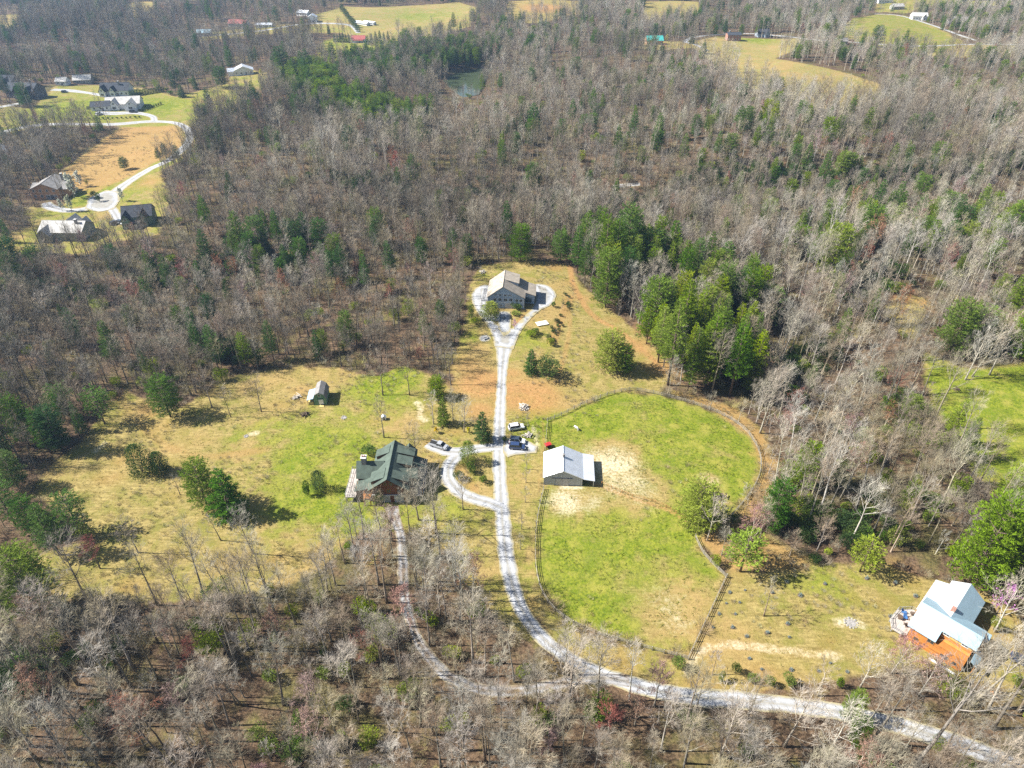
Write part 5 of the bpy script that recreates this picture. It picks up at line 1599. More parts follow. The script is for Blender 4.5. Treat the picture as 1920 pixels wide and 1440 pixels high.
# ------------------------------------------------------------------ small things in the yards
def well_house():
    x, y, z = G(720, 786)
    t = thing('well_house', 'little white well housing on the meadow beside a thin tree', 'well', (x, y, z), R(15))
    MB().box(-.6, .6, -.5, .5, -.2, 1.0).build('wall', M['white'], t)
    for s in (-1, 1): MB().slab([(0, -.6, 1.55), (0, .6, 1.55), (s * .75, .6, .95), (s * .75, -.6, .95)], .05).build('roof', M['white_metal'], t)
    MB().box(-.2, .2, -.54, -.505, .0, .8).build('door', M['dark_wood'], t)
well_house()

def stone_mesh(seed, r):
    rnd = random.Random(seed)
    mb = MB()
    mb.lathe([(r * .5, -r * .3), (r, 0), (r * .85, r * .35), (r * .35, r * .6)], 7)
    mb.v = [(a * rnd.uniform(.75, 1.25), b * rnd.uniform(.75, 1.25), c * rnd.uniform(.8, 1.2)) for a, b, c in mb.v]
    return mb.mesh('stone_%d' % seed, M['stone'])
STONES = [stone_mesh(i, .3) for i in range(5)]
def stone_ring(label, uv, r, n, name='fire_ring'):
    x, y, z = G(*uv)
    t = thing(name, label, 'fire pit', (x, y, z))
    for i in range(n):
        a = 6.283 * i / n
        px_, py_ = r * math.cos(a), r * math.sin(a)
        o = mesh_obj('stone', STONES[i % 5], t, (px_, py_, tz(x + px_, y + py_) - z), random.uniform(0, 6))
        s = random.uniform(.6, 1.1); o.scale = (s, s, s)
    MB().lathe([(r * .8, 0), (r * .7, .06)], 14).build('ash_bed', M['stone'], t)
stone_ring('ring of stones on the sandy patch of the cabin lawn', (1596, 1168), 1.3, 12)
stone_ring('dark ring of stones at the right of the shed', (645, 783), .7, 9)
stone_ring('small ring of stones beside the pale patch in the meadow', (462, 818), .5, 7)

def log_pile(label, uv, n, L, mat, name='log_pile'):
    x, y, z = G(*uv)
    t = thing(name, label, 'log pile', (x, y, z), random.uniform(0, 3))
    for i in range(n):
        a = random.uniform(0, 6.28); r = random.uniform(0, 1.1)
        o = MB().tube([(-L / 2, 0, 0), (L / 2, 0, random.uniform(-.1, .1))], [random.uniform(.09, .16)] * 2, 6).build('log', mat, t, (r * math.cos(a), r * math.sin(a), .15 + .22 * (i % 4)), random.uniform(0, 3.1))
M['pale_wood'] = surf('pale_weathered_wood', (.42, .38, .33), .9, .25, 4)
log_pile('heap of pale cut branches right of the drive', (983, 765), 22, 2.2, M['pale_wood'], 'brush_heap')
log_pile('heap of grey twigs between the parked cars', (990, 818), 16, 1.8, M['pale_wood'], 'brush_heap')
log_pile('pile of dark timbers near the green shed', (572, 778), 9, 2.4, M['dark_wood'])
log_pile('pile of split wood behind the green shed', (556, 745), 10, 1.8, M['pale_wood'])
log_pile('row of cut logs at the wood edge behind the grey house', (905, 512), 8, 2.4, M['pale_wood'])
log_pile('dark stump heap on the right lawn', (1794, 731), 8, 1.4, M['dark_wood'])
log_pile('dark heap beside the hay under the corner pine', (1352, 932), 9, 1.8, M['dark_wood'])
log_pile('two orange logs at the roadside right of the drive', (1862, 1305), 4, 1.6, M['cedar_post'])

def planks(label, uv, rz, n, L):
    x, y, z = G(*uv)
    t = thing('plank_rack', label, 'planks', (x, y, z), R(rz))
    for s in (-L * .4, L * .4): MB().box(s - .08, s + .08, -n * .28, n * .28, 0, .3).build('bearer', M['dark_wood'], t)
    for i in range(n): MB().box(-L / 2, L / 2, -n * .28 + i * .55, -n * .28 + i * .55 + .36, .3, .36).build('plank', M['white'], t)
planks('white planks lying on bearers in the upper yard', (1016, 607), 20, 5, 4.2)

def picnic():
    x, y, z = G(909, 635)
    t = thing('picnic_table', 'grey picnic table on the round gravel patio', 'table', (x, y, z + .05), R(30))
    MB().box(-.9, .9, -.38, .38, .72, .77).build('tabletop', M['deck_grey'], t)
    for s in (-1, 1):
        MB().box(-.9, .9, s * .75 - .14, s * .75 + .14, .42, .46).build('bench', M['deck_grey'], t)
        MB().tube([(s * .65, -.7, 0), (s * .65, -.2, .72)], [.05, .05], 4).build('leg', M['deck_grey'], t)
        MB().tube([(s * .65, .7, 0), (s * .65, .2, .72)], [.05, .05], 4).build('leg', M['deck_grey'], t)
        MB().box(s * .65 - .05, s * .65 + .05, -.85, .85, .36, .42).build('brace', M['deck_grey'], t)
picnic()

# young plantings on the cabin lawn
PLANT = [(585, 395), (350, 440), (505, 455), (800, 405), (660, 470), (1035, 375), (1195, 400), (1310, 475), (1170, 590), (475, 680), (205, 575), (295, 575), (320, 510), (245, 515), (170, 650), (280, 650), (590, 630), (360, 700), (600, 705), (265, 455),
         (375, 825), (830, 850), (610, 890), (765, 895), (925, 900), (445, 885)]
M['grey_leaf'] = surf('grey_leaf', (.16, .21, .2), .9, .3, 5)
def plant_mesh(seed):
    b = bush(seed, .7, .55, 150, .2)
    return b[0].mesh('plant_stems_%d' % seed, M['dark_wood']), b[1].mesh('plant_leaves_%d' % seed, M['grey_leaf'])
PM = [plant_mesh(700 + i) for i in range(3)]
MULCH = MB().lathe([(.6, .0), (.55, .06), (.1, .09)], 12).mesh('mulch_ring', M['dark_wood'])
ORDP = sorted(PLANT, key=lambda p: p[0])
names = ['first', 'second', 'third', 'fourth', 'fifth', 'sixth', 'seventh', 'eighth', 'ninth', 'tenth', 'eleventh', 'twelfth', 'thirteenth', 'fourteenth', 'fifteenth', 'sixteenth', 'seventeenth', 'eighteenth', 'nineteenth', 'twentieth']
up = sorted([p for p in PLANT if p[1] < 760], key=lambda p: p[0]); lo = sorted([p for p in PLANT if p[1] >= 760], key=lambda p: p[0])
for grp, txt in ((up, 'grey green young shrub in a mulch ring on the cabin lawn'), (lo, 'grey green young shrub below the dirt track')):
    for i, p in enumerate(grp):
        x, y, z = G(1280 + p[0] / 3, 960 + p[1] / 3)
        t = thing('young_shrub', '%s, %s from left' % (txt, names[i]), 'shrub', (x, y, z), random.uniform(0, 6), 'young shrubs planted in the lawn', random.uniform(.5, .95))
        for nme, me in zip(('stems', 'foliage'), PM[i % 3]): mesh_obj(nme, me, t)
        mesh_obj('mulch_ring', MULCH, t)
# ------------------------------------------------------------------ single trees
ORD = ['first', 'second', 'third', 'fourth', 'fifth', 'sixth', 'seventh', 'eighth', 'ninth', 'tenth', 'eleventh', 'twelfth', 'thirteenth', 'fourteenth',
       'fifteenth', 'sixteenth', 'seventeenth', 'eighteenth', 'nineteenth', 'twentieth']
PENDING = []     # (object, base label, where) labelled at the end, once all are known

def place_tree(name, cat, key, loc, sx, sz, rz, tint, label=None, group=None, look=None, lean=(0, 0), parts=('trunk', 'crown')):
    o = bpy.data.objects.new(name, None)
    o.location = loc
    o.rotation_euler = (lean[0], lean[1], rz)
    o.scale = (sx, sx, sz)
    link(o)
    o['category'] = cat
    if group: o['group'] = group
    if label: o['label'] = label
    else: PENDING.append((o, look, group))
    for nme, me in zip(parts, SHAPE[key]):
        c = bpy.data.objects.new(nme, me)
        link(c)
        c.parent = o
        c['tint'] = float(tint)
    return o

def zone(u, v):
    """where in the picture a tree stands, named by what is beside it"""
    if v > 1290:
        return ('bottom left corner wood' if u < 260 else 'bottom edge wood left of the track' if u < 620 else 'bottom edge wood below the track' if u < 960
                else 'bottom edge wood below the drive' if u < 1280 else 'roadside wood at the lower right' if u < 1640 else 'wood at the bottom right corner')
    if v > 1090:
        if u < 300: return 'wood below the red maple'
        if u < 600: return 'wood under the left meadow'
        if u < 790: return 'wood left of the lower track'
        if u < 1100: return 'wood between track and drive'
        if u < 1640: return 'roadside below the cabin lawn'
        return 'wood around the orange cabin'
    if v > 930:
        if u < 340: return 'left edge beside the meadow'
        if u < 700: return 'meadow left of the log house'
        if u < 960: return 'wood below the log house'
        if u < 1440: return 'edge of the horse pasture'
        return 'wood right of the pasture'
    if v > 690:
        if u < 340: return 'wood left of the meadow'
        if u < 870: return 'meadow around the green shed'
        if u < 1240: return 'yard beside the upper drive'
        if u < 1600: return 'wood between pasture and right lawn'
        return 'edge of the right lawn'
    if v > 470:
        if u < 300: return 'wood on the left hillside'
        if u < 620: return 'wood above the green shed'
        if u < 900: return 'wood left of the grey house'
        if u < 1250: return 'grove behind the grey house'
        if u < 1560: return 'wood beside the big pines'
        return 'wood above the right lawn'
    if v > 300:
        return ('hillside below the estate homes' if u < 420 else 'wood beyond the grey house' if u < 1050 else 'wood beyond the big pines' if u < 1500 else 'upper right wood')
    return ('hills behind the estate homes' if u < 500 else 'wood near the pond' if u < 1150 else 'wood below the hill field')

def by_px(u, v, vtop, key, h):
    x, y, z = G(u, v)
    return (x, y, z - 0.05), tall(u, v, vtop) / h

OCC = []     # spots already taken (x, y, r)

# hand-placed leafless trees: base pixel, row of the top, form, tint, label
HAND_BARE = [
    (475, 1038, 952, 'open_2', .55, 'spreading bare tree casting a long shadow on the left meadow'),
    (259, 1036, 968, 'open_0', .3, 'dark bare tree right of the red maple'),
    (414, 1013, 962, 'small_1', .35, 'slender leaning bare sapling in the left meadow'),
    (490, 772, 700, 'open_0', .3, 'thin bare tree on the meadow left of the green shed'),
    (433, 782, 722, 'forest_5', .35, 'slim bare tree left of the thin meadow tree'),
    (398, 765, 690, 'forest_3', .4, 'bare tree at the meadow rim above the round pine'),
    (338, 928, 892, 'small_0', .3, 'small bare shrubby tree left of the paired evergreens'),
    (720, 820, 745, 'forest_5', .35, 'slim bare tree beside the white well house'),
    (781, 866, 790, 'open_0', .45, 'slim bare tree behind the log house'),
    (813, 795, 730, 'small_1', .75, 'pale branching tree beside the yellow bush'),
    (718, 741, 660, 'forest_3', .3, 'tall dark tree on the mown patch, left one'),
    (768, 741, 672, 'forest_5', .3, 'tall dark tree on the mown patch, right one'),
    (870, 810, 745, 'open_1', .6, 'broad pale bare tree left of the dark spruce'),
    (850, 790, 735, 'open_0', .5, 'bare tree in the grove left of the drive'),
    (818, 1000, 875, 'forest_1', .6, 'tall pale bare tree in front of the loop drive'),
    (785, 975, 880, 'open_2', .55, 'broad bare tree hiding the log house corner'),
    (868, 955, 893, 'open_1', .5, 'bare tree at the lower rim of the loop drive'),
    (988, 880, 850, 'small_0', .45, 'young bare tree left of the barn, topmost of the row'),
    (986, 905, 878, 'small_2', .45, 'young bare tree left of the barn, second of the row'),
    (985, 942, 915, 'small_0', .5, 'young bare tree below the barn, third of the row'),
    (978, 992, 965, 'small_2', .5, 'young bare tree beside the drive, fourth of the row'),
    (976, 1030, 1003, 'small_0', .5, 'young bare tree beside the drive, lowest of the row'),
    (990, 800, 770, 'small_1', .45, 'small bare tree above the white car'),
    (1062, 1345, 1160, 'open_2', .6, 'large spreading bare tree where the track leaves the drive'),
    (1425, 812, 700, 'open_0', .6, 'lone forked bare tree outside the pasture fence'),
    (1520, 895, 760, 'open_2', .65, 'big pale forked tree in the wood right of the pasture'),
    (1610, 760, 650, 'open_0', .7, 'pale upright tree in the middle of the brushy wood'),
    (1810, 712, 610, 'open_0', .7, 'pale leaning tree on the right lawn, left one'),
    (1822, 706, 618, 'open_1', .7, 'pale leaning tree on the right lawn, middle one'),
    (1855, 703, 595, 'open_2', .75, 'pale broad tree on the right lawn, right one'),
    (1432, 1155, 1075, 'small_1', .5, 'small bare tree on the lawn with a long shadow'),
    (1865, 1185, 1085, 'open_1', .85, 'wide pale bare tree behind the orange cabin'),
    (1335, 1265, 1225, 'small_0', .5, 'small bare shrub tree at the bend of the dirt track'),
    (1612, 1290, 1215, 'open_1', .7, 'pale spreading bare tree between drive and cabin'),
    (1533, 1305, 1240, 'small_1', .55, 'bare tree above the drive left of the cabin'),
    (1660, 1330, 1230, 'open_0', .6, 'bare tree in front of the orange cabin'),
    (1715, 1436, 1230, 'forest_6', .5, 'very tall pale trunk rising in front of the cabin'),
    (1808, 1332, 1170, 'forest_2', .6, 'tall pale leaning trunk right of the cabin wall'),
    (1900, 1400, 1270, 'forest_3', .7, 'pale bare tree at the lower right edge'),
    (1470, 1400, 1290, 'open_0', .75, 'white forked bare tree below the drive'),
    (1350, 1420, 1300, 'open_2', .75, 'broad pale tree at the lower right roadside'),
    (1545, 1425, 1320, 'open_1', .85, 'low pale tree with twisted limbs below the drive'),
    (60, 1400, 1290, 'open_2', .8, 'pale grey tree with yellow tips at the lower left'),
    (130, 1425, 1330, 'open_1', .75, 'pale grey twisted tree at the bottom left'),
    (60, 1140, 1050, 'open_0', .55, 'grey bare tree at the left edge beside the bright pine'),
    (140, 1200, 1120, 'open_0', .5, 'grey bare tree below the bright pine'),
    (1535, 545, 430, 'forest_6', .6, 'tall bare tree left of the round bright pine'),
    (1500, 590, 505, 'forest_0', .65, 'tall thin trunk right of the pine grove'),
    (100, 240, 195, 'open_2', .3, 'dark bare tree by the estate road'),
    (128, 250, 200, 'open_0', .3, 'tall dark bare tree right of the estate road tree'),
    (208, 240, 208, 'small_1', .3, 'bare tree below the white houses'),
    (377, 222, 190, 'open_0', .35, 'lone bare tree on the estate lawn'),
    (1370, 60, 34, 'open_1', .85, 'pale round bare tree behind the brick house'),
    (1410, 62, 30, 'open_2', .8, 'big pale tree between two far houses'),
]
for i, (u, v, vt, key, tint, label) in enumerate(HAND_BARE):
    h = dict(FOREST + OPENT + SMALL)[key]
    loc, s = by_px(u, v, vt, key, h)
    s = min(s, 1.7)
    lean = (random.uniform(-.04, .04), random.uniform(-.04, .04))
    if 'leaning' in label: lean = (0, .12)
    place_tree('bare_tree', 'tree', key, loc, s, s, random.uniform(0, 6.28), tint, label, 'bare trees standing apart', lean=lean)
    OCC.append((loc[0], loc[1], 3.0))

HAND_RED = [
    (188, 1066, 1008, 'red_0', .0, 'round dark red budding maple beside the left pine'),
    (110, 1345, 1255, 'red_0', .85, 'large reddish budding tree in the bottom left wood'),
    (275, 1405, 1315, 'red_0', .55, 'bright red budding tree at the bottom left'),
    (345, 1345, 1290, 'red_1', .7, 'small reddish tree left of the bottom wood clearing'),
    (590, 1345, 1270, 'red_0', .75, 'reddish tree in the wood left of the lower track'),
    (600, 1420, 1340, 'red_0', .85, 'rosy budding tree at the bottom edge'),
    (760, 1175, 1105, 'red_1', .85, 'rosy twiggy tree where the lower track narrows'),
    (735, 1015, 955, 'red_1', .3, 'small dark red tree below the log house'),
    (1140, 1375, 1325, 'red_1', .6, 'low reddish tree below the drive'),
    (1190, 1360, 1310, 'red_1', .7, 'reddish shrub tree right of the large spreading tree'),
    (1672, 1262, 1195, 'red_1', .75, 'reddish budding tree in front of the cabin porch'),
    (1722, 1305, 1235, 'red_1', .8, 'rosy tree overlapping the orange cabin wall'),
    (1710, 460, 395, 'red_0', .9, 'pinkish budding tree in the upper right wood'),
    (1630, 480, 410, 'red_1', .8, 'pink tinged tree left of the upper right pines'),
    (275, 130, 105, 'red_0', .6, 'dusky red tree in the hills behind the estate'),
    (140, 135, 112, 'red_0', .6, 'dusky red tree behind the dark estate house'),
    (1310, 62, 46, 'red_1', .6, 'pink budding tree left of the brick house, left one'),
    (1326, 62, 46, 'red_1', .6, 'pink budding tree left of the brick house, middle one'),
    (1338, 62, 48, 'red_1', .2, 'pink budding tree left of the brick house, right one'),
]
for u, v, vt, key, tint, label in HAND_RED:
    loc, s = by_px(u, v, vt, key, dict(RED)[key])
    place_tree('budding_tree', 'tree', key, loc, s, s, random.uniform(0, 6.28), tint, label, 'reddish budding trees')
    OCC.append((loc[0], loc[1], 3.5))

for u, v, vt, key, h, label in ((140, 372, 328, 'white_flowering', 7.5, 'large white flowering tree beside the brown house'), (152, 350, 322, 'white_flowering', 7.5, 'white flowering tree behind the larger one'),
                                (117, 396, 374, 'white_flowering', 7.5, 'small white flowering tree on the drive island'), (135, 396, 368, 'white_flowering', 7.5, 'white flowering tree at the end of the hedge'),
                                (230, 378, 354, 'white_flowering', 7.5, 'white flowering tree right of the turning circle'), (394, 196, 176, 'white_flowering', 7.5, 'pale flowering tree on the estate lawn'),
                                (1868, 1150, 1100, 'pink_flowering', 5, 'pink flowering tree behind the white roofed cabin'), (965, 618, 600, 'pink_flowering', 5, 'small pink flowering shrub in the forecourt bed'),
                                (395, 162, 152, 'yellow_flowering', 2.6, 'yellow bush by the far estate conifer'), (490, 140, 130, 'yellow_flowering', 2.6, 'yellow bush right of the far white house'),
                                (164, 347, 338, 'yellow_flowering', 2.6, 'yellow bush behind the white flowering trees'), (818, 812, 802, 'yellow_flowering', 2.6, 'low yellow bush under the pale tree'),
                                (878, 812, 802, 'yellow_flowering', 2.6, 'low yellow bush left of the dark spruce'), (1250, 78, 66, 'yellow_flowering', 2.6, 'large yellow green bush beside the teal roof'),
                                (1260, 155, 130, 'yellow_flowering', 2.6, 'yellow green tree in the wood below the teal roof')):
    loc, s = by_px(u, v, vt, key, h)
    place_tree('flowering_tree', 'tree', key, loc, s, s, random.uniform(0, 6.28), random.random(), label, 'trees and bushes in flower')
    OCC.append((loc[0], loc[1], 2.5))

# evergreens: base pixel, top row, width in pixels, form, tint, label
P1, P2, P3, P4 = 'pine_0', 'pine_1', 'pine_2', 'pine_3'
KH = {k: (h, rw) for k, h, rw in PINES + SPARSE + SPRUCE + CEDAR + BUSH}
HAND_PINE = [
    (388, 945, 866, 62, P4, .55, 'bright green pine, left one of the meadow pair'), (434, 965, 882, 84, 'spruce_0', .3, 'dark green spruce, right one of the meadow pair'),
    (197, 795, 730, 52, 'sparse_0', .4, 'open crowned pine with a long shadow at the meadow'), (320, 782, 708, 62, P2, .35, 'rounded pine at the upper meadow edge'),
    (112, 1040, 945, 74, P1, .3, 'tall blue green pine left of the red maple'), (78, 1150, 1036, 104, P4, .6, 'bright bushy pine at the lower left'),
    (152, 1000, 928, 60, 'sparse_1', .3, 'thin dark pine above the red maple'), (35, 915, 850, 52, P2, .35, 'dark pine at the left edge of the meadow'),
    (95, 850, 765, 46, P1, .3, 'slim pine among the left trees'), (55, 835, 745, 52, P2, .35, 'pine in the left wood, farther one'), (125, 775, 722, 44, 'sparse_0', .35, 'thin pine above the meadow track'),
    (30, 985, 905, 60, 'sparse_1', .3, 'open pine at the left frame edge'), (70, 1000, 935, 55, P2, .25, 'dark pine right of the open left edge pine'),
    (465, 690, 622, 42, P1, .6, 'fresh green pine in the wood above the meadow'), (905, 826, 772, 40, 'spruce_0', .15, 'dark dense spruce at the drive junction'),
    (820, 745, 708, 36, P4, .65, 'bright round pine right of the mown patch'), (832, 796, 745, 30, 'spruce_1', .6, 'slim green conifer in the grove left of the drive'),
    (996, 700, 655, 34, 'spruce_0', .2, 'blue green spruce in the upper yard'), (1143, 692, 624, 66, P4, .85, 'bright spreading pine on the upper slope'), (1170, 700, 648, 40, P2, .4, 'darker pine behind the bright slope pine'),
    (976, 490, 422, 46, P4, .45, 'pine behind the grey house, leftmost'), (1050, 492, 434, 42, P2, .4, 'pine at the left end of the big grove'),
    (1095, 505, 398, 74, P1, .45, 'tall pine in the big grove, first from left'), (1130, 545, 400, 74, P3, .5, 'tall pine in the big grove, second from left'), (1172, 515, 388, 84, P2, .4, 'tall pine in the big grove, third from left'),
    (1150, 545, 410, 70, P1, .45, 'tall pine in the big grove, behind the second'), (1218, 520, 432, 62, P2, .4, 'pine in the big grove, fourth from left'), (1255, 512, 412, 72, P1, .4, 'pine in the big grove, fifth from left'),
    (1300, 540, 445, 74, P3, .35, 'dark pine at the right of the big grove'), (1352, 542, 452, 74, P1, .35, 'pine at the right end of the big grove'), (1135, 575, 470, 60, P4, .55, 'low pine at the foot of the big grove'),
    (1222, 640, 525, 88, P4, .6, 'bright pine, upper left of the lower grove'), (1272, 672, 525, 84, P1, .55, 'bright pine, upper middle of the lower grove'), (1252, 722, 560, 92, P3, .6, 'tall bright pine, front left of the lower grove'),
    (1322, 724, 588, 100, P3, .5, 'tall pine, front middle of the lower grove'), (1368, 742, 605, 92, P3, .4, 'tall pine, front right of the lower grove'), (1302, 625, 535, 74, P2, .6, 'pine inside the lower grove'),
    (1342, 602, 518, 80, P1, .4, 'pine right behind the lower grove'), (1388, 604, 512, 72, P4, .35, 'dark pine right of the lower grove'), (1432, 612, 538, 64, P2, .35, 'dark round pine farthest right of the grove'),
    (1552, 525, 422, 88, P4, .8, 'bright yellow green pine in the right wood'), (1525, 500, 435, 50, P1, .6, 'pine just left of the bright right pine'), (1492, 482, 438, 52, P2, .45, 'pine left of the right wood pair'),
    (1672, 450, 395, 60, P1, .6, 'pine in the upper right wood, left'), (1735, 485, 418, 62, P1, .55, 'pine in the upper right wood, middle'), (1850, 522, 448, 72, P1, .5, 'pine in the upper right wood, right'),
    (1895, 445, 388, 66, P2, .6, 'bright pine near the right edge'), (1905, 600, 520, 60, P1, .55, 'pine at the right edge above the lawn'), (1780, 662, 568, 118, P4, .45, 'huge rounded pine above the right lawn'),
    (1828, 655, 582, 84, P2, .5, 'round pine right of the huge one'), (1908, 668, 585, 76, P4, .6, 'pine at the right edge beside the lawn'), (1625, 455, 388, 62, P4, .5, 'pine in the middle of the right wood'),
    (1305, 985, 910, 90, P4, .9, 'round bright pine at the pasture corner'), (1388, 1072, 1008, 78, 'sparse_0', .8, 'small olive pine below the pasture corner'), (1612, 1072, 1016, 58, 'sparse_1', .8, 'small olive pine right of the pasture'),
    (1815, 1095, 945, 150, P4, .62, 'huge yellow green pine behind the cabin'), (1892, 1098, 955, 150, P2, .6, 'huge dark green pine at the right edge'), (1868, 1050, 940, 120, P4, .5, 'bright pine between the huge cabin pines'),
    (1900, 965, 880, 90, P2, .85, 'yellow green pine at the right edge by the lawn'), (1590, 1350, 1300, 42, P4, .7, 'small bright pine standing over the drive'), (1600, 1400, 1350, 40, P2, .5, 'green pine below the drive'), (1612, 1440, 1395, 44, P1, .4, 'dark pine at the bottom below the drive'),
    (1000, 262, 192, 42, P1, .3, 'tall dark pine in the wood below the pond'), (775, 346, 288, 38, P1, .3, 'dark pine in the middle of the far wood'), (825, 412, 358, 36, P4, .65, 'bright pine above the grey house'),
    (879, 388, 352, 24, P1, .75, 'small bright pine above the grey house'), (1186, 272, 208, 30, P1, .45, 'pine below the hill field, left one'), (1230, 288, 245, 28, P2, .4, 'pine below the hill field, right one'),
    (1382, 258, 198, 32, P1, .45, 'pine in the wood under the hill field'), (1157, 322, 282, 20, P1, .45, 'slim pine beside the creek path'), (1422, 238, 208, 18, 'spruce_0', .35, 'slim dark conifer right of the hill wood pine'), (1655, 240, 200, 18, P1, .5, 'slim pine below the hill field end'),
    (1640, 88, 48, 44, P2, .25, 'dark clump of pine below the far field'), (1845, 130, 88, 40, P2, .4, 'pine by the far right lane'), (1590, 110, 80, 20, 'spruce_0', .35, 'dark conifer at the hill field corner'),
    (530, 152, 88, 52, P2, .2, 'big dark conifer of the plantation, left'), (580, 155, 90, 44, P1, .25, 'big conifer of the plantation, second'), (625, 120, 78, 40, P1, .3, 'conifer near the red roofed house'),
    (417, 165, 125, 28, P2, .2, 'dark round conifer on the estate lawn'), (342, 182, 168, 18, 'spruce_1', .2, 'small dark conifer on the estate lawn'), (235, 318, 298, 20, P2, .2, 'small dark pine on the brown field'),
    (300, 302, 280, 18, P1, .2, 'small pine beside the estate road, left'), (312, 296, 272, 20, P1, .25, 'small pine beside the estate road, right'), (335, 305, 282, 24, P1, .4, 'green pine on the road bend'), (20, 455, 408, 18, 'spruce_0', .2, 'narrow conifer at the left edge yard'),
    (1310, 50, 20, 24, P2, .25, 'dark pine behind the far pink trees'), (1345, 30, 0, 14, P1, .3, 'tall dark pine near the top edge'), (1460, 60, 28, 26, P1, .35, 'pine right of the far blue house'), (1435, 62, 34, 22, P2, .35, 'pine behind the far blue house'),
    (1490, 108, 78, 16, 'spruce_0', .25, 'dark conifer at the hedge end of the hill field'), (1319, 100, 82, 16, 'spruce_1', .2, 'dark small conifer on the hill lane'), (1297, 82, 70, 14, 'spruce_1', .2, 'dark bush conifer by the hill lane'),
    (1788, 30, 8, 14, P1, .35, 'pine near the top right homes'), (20, 320, 290, 16, P2, .3, 'pine beside the left edge house'), (455, 480, 395, 50, P1, .4, 'pine in the wood left of centre'), (490, 490, 408, 46, P4, .4, 'pine right of the wood centre one'),
    (1240, 105, 82, 16, 'spruce_0', .2, 'dark conifer below the teal roof'),
]
for u, v, vt, wpx, key, tint, label in HAND_PINE:
    h, rw = KH[key]
    loc, s = by_px(u, v, vt, key, h)
    sx = wpx / pxm(u, v) / (2 * rw)
    sx = min(sx, 1.4 if rw > 3.5 else 2.2)
    s = min(max(s, sx * .62), sx * 1.9)
    tint = min(1.0, tint + .15) if v > 380 else tint
    place_tree('conifer', 'tree', key, loc, sx * .93, s, random.uniform(0, 6.28), tint, label, 'single conifers')
    OCC.append((loc[0], loc[1], rw * sx * .6))

GROVES = [(W([(1072, 505), (1120, 470), (1180, 470), (1235, 500), (1300, 520), (1385, 550), (1440, 605), (1400, 640), (1330, 600), (1250, 545), (1150, 575), (1110, 545)]), 6.5, .66, 'big grove of pines'),
          (W([(1195, 625), (1240, 600), (1320, 600), (1380, 640), (1420, 700), (1395, 748), (1330, 735), (1262, 722), (1235, 690)]), 6.0, .85, 'lower grove of pines')]
for poly, cell, t0, where in GROVES:
    gx_, gy_ = poisson(poly[:, 0].min(), poly[:, 0].max(), poly[:, 1].min(), poly[:, 1].max(), cell)
    for x, y in zip(gx_, gy_):
        if not inside(poly, np.array([x]), np.array([y]))[0]: continue
        key = random.choice([P1, P3, P3, P2] if 'lower' in where else [P1, P2, P4, P3])
        h, rw = KH[key]
        hm = random.uniform(17, 23)
        t_ = float(np.clip(random.gauss(t0, .12), 0, 1))
        place_tree('conifer', 'tree', key, (x, y, tz(x, y)), random.uniform(3.2, 4.3) / rw, hm / h, random.uniform(0, 6.28), t_, None, 'pines of the ' + where, ('tall' if hm > 21 else 'medium' if hm > 19 else 'short') + (' bright' if t_ > t0 + .06 else ' green' if t_ > t0 - .06 else ' dark') + ' pine')
        OCC.append((x, y, 2.5))

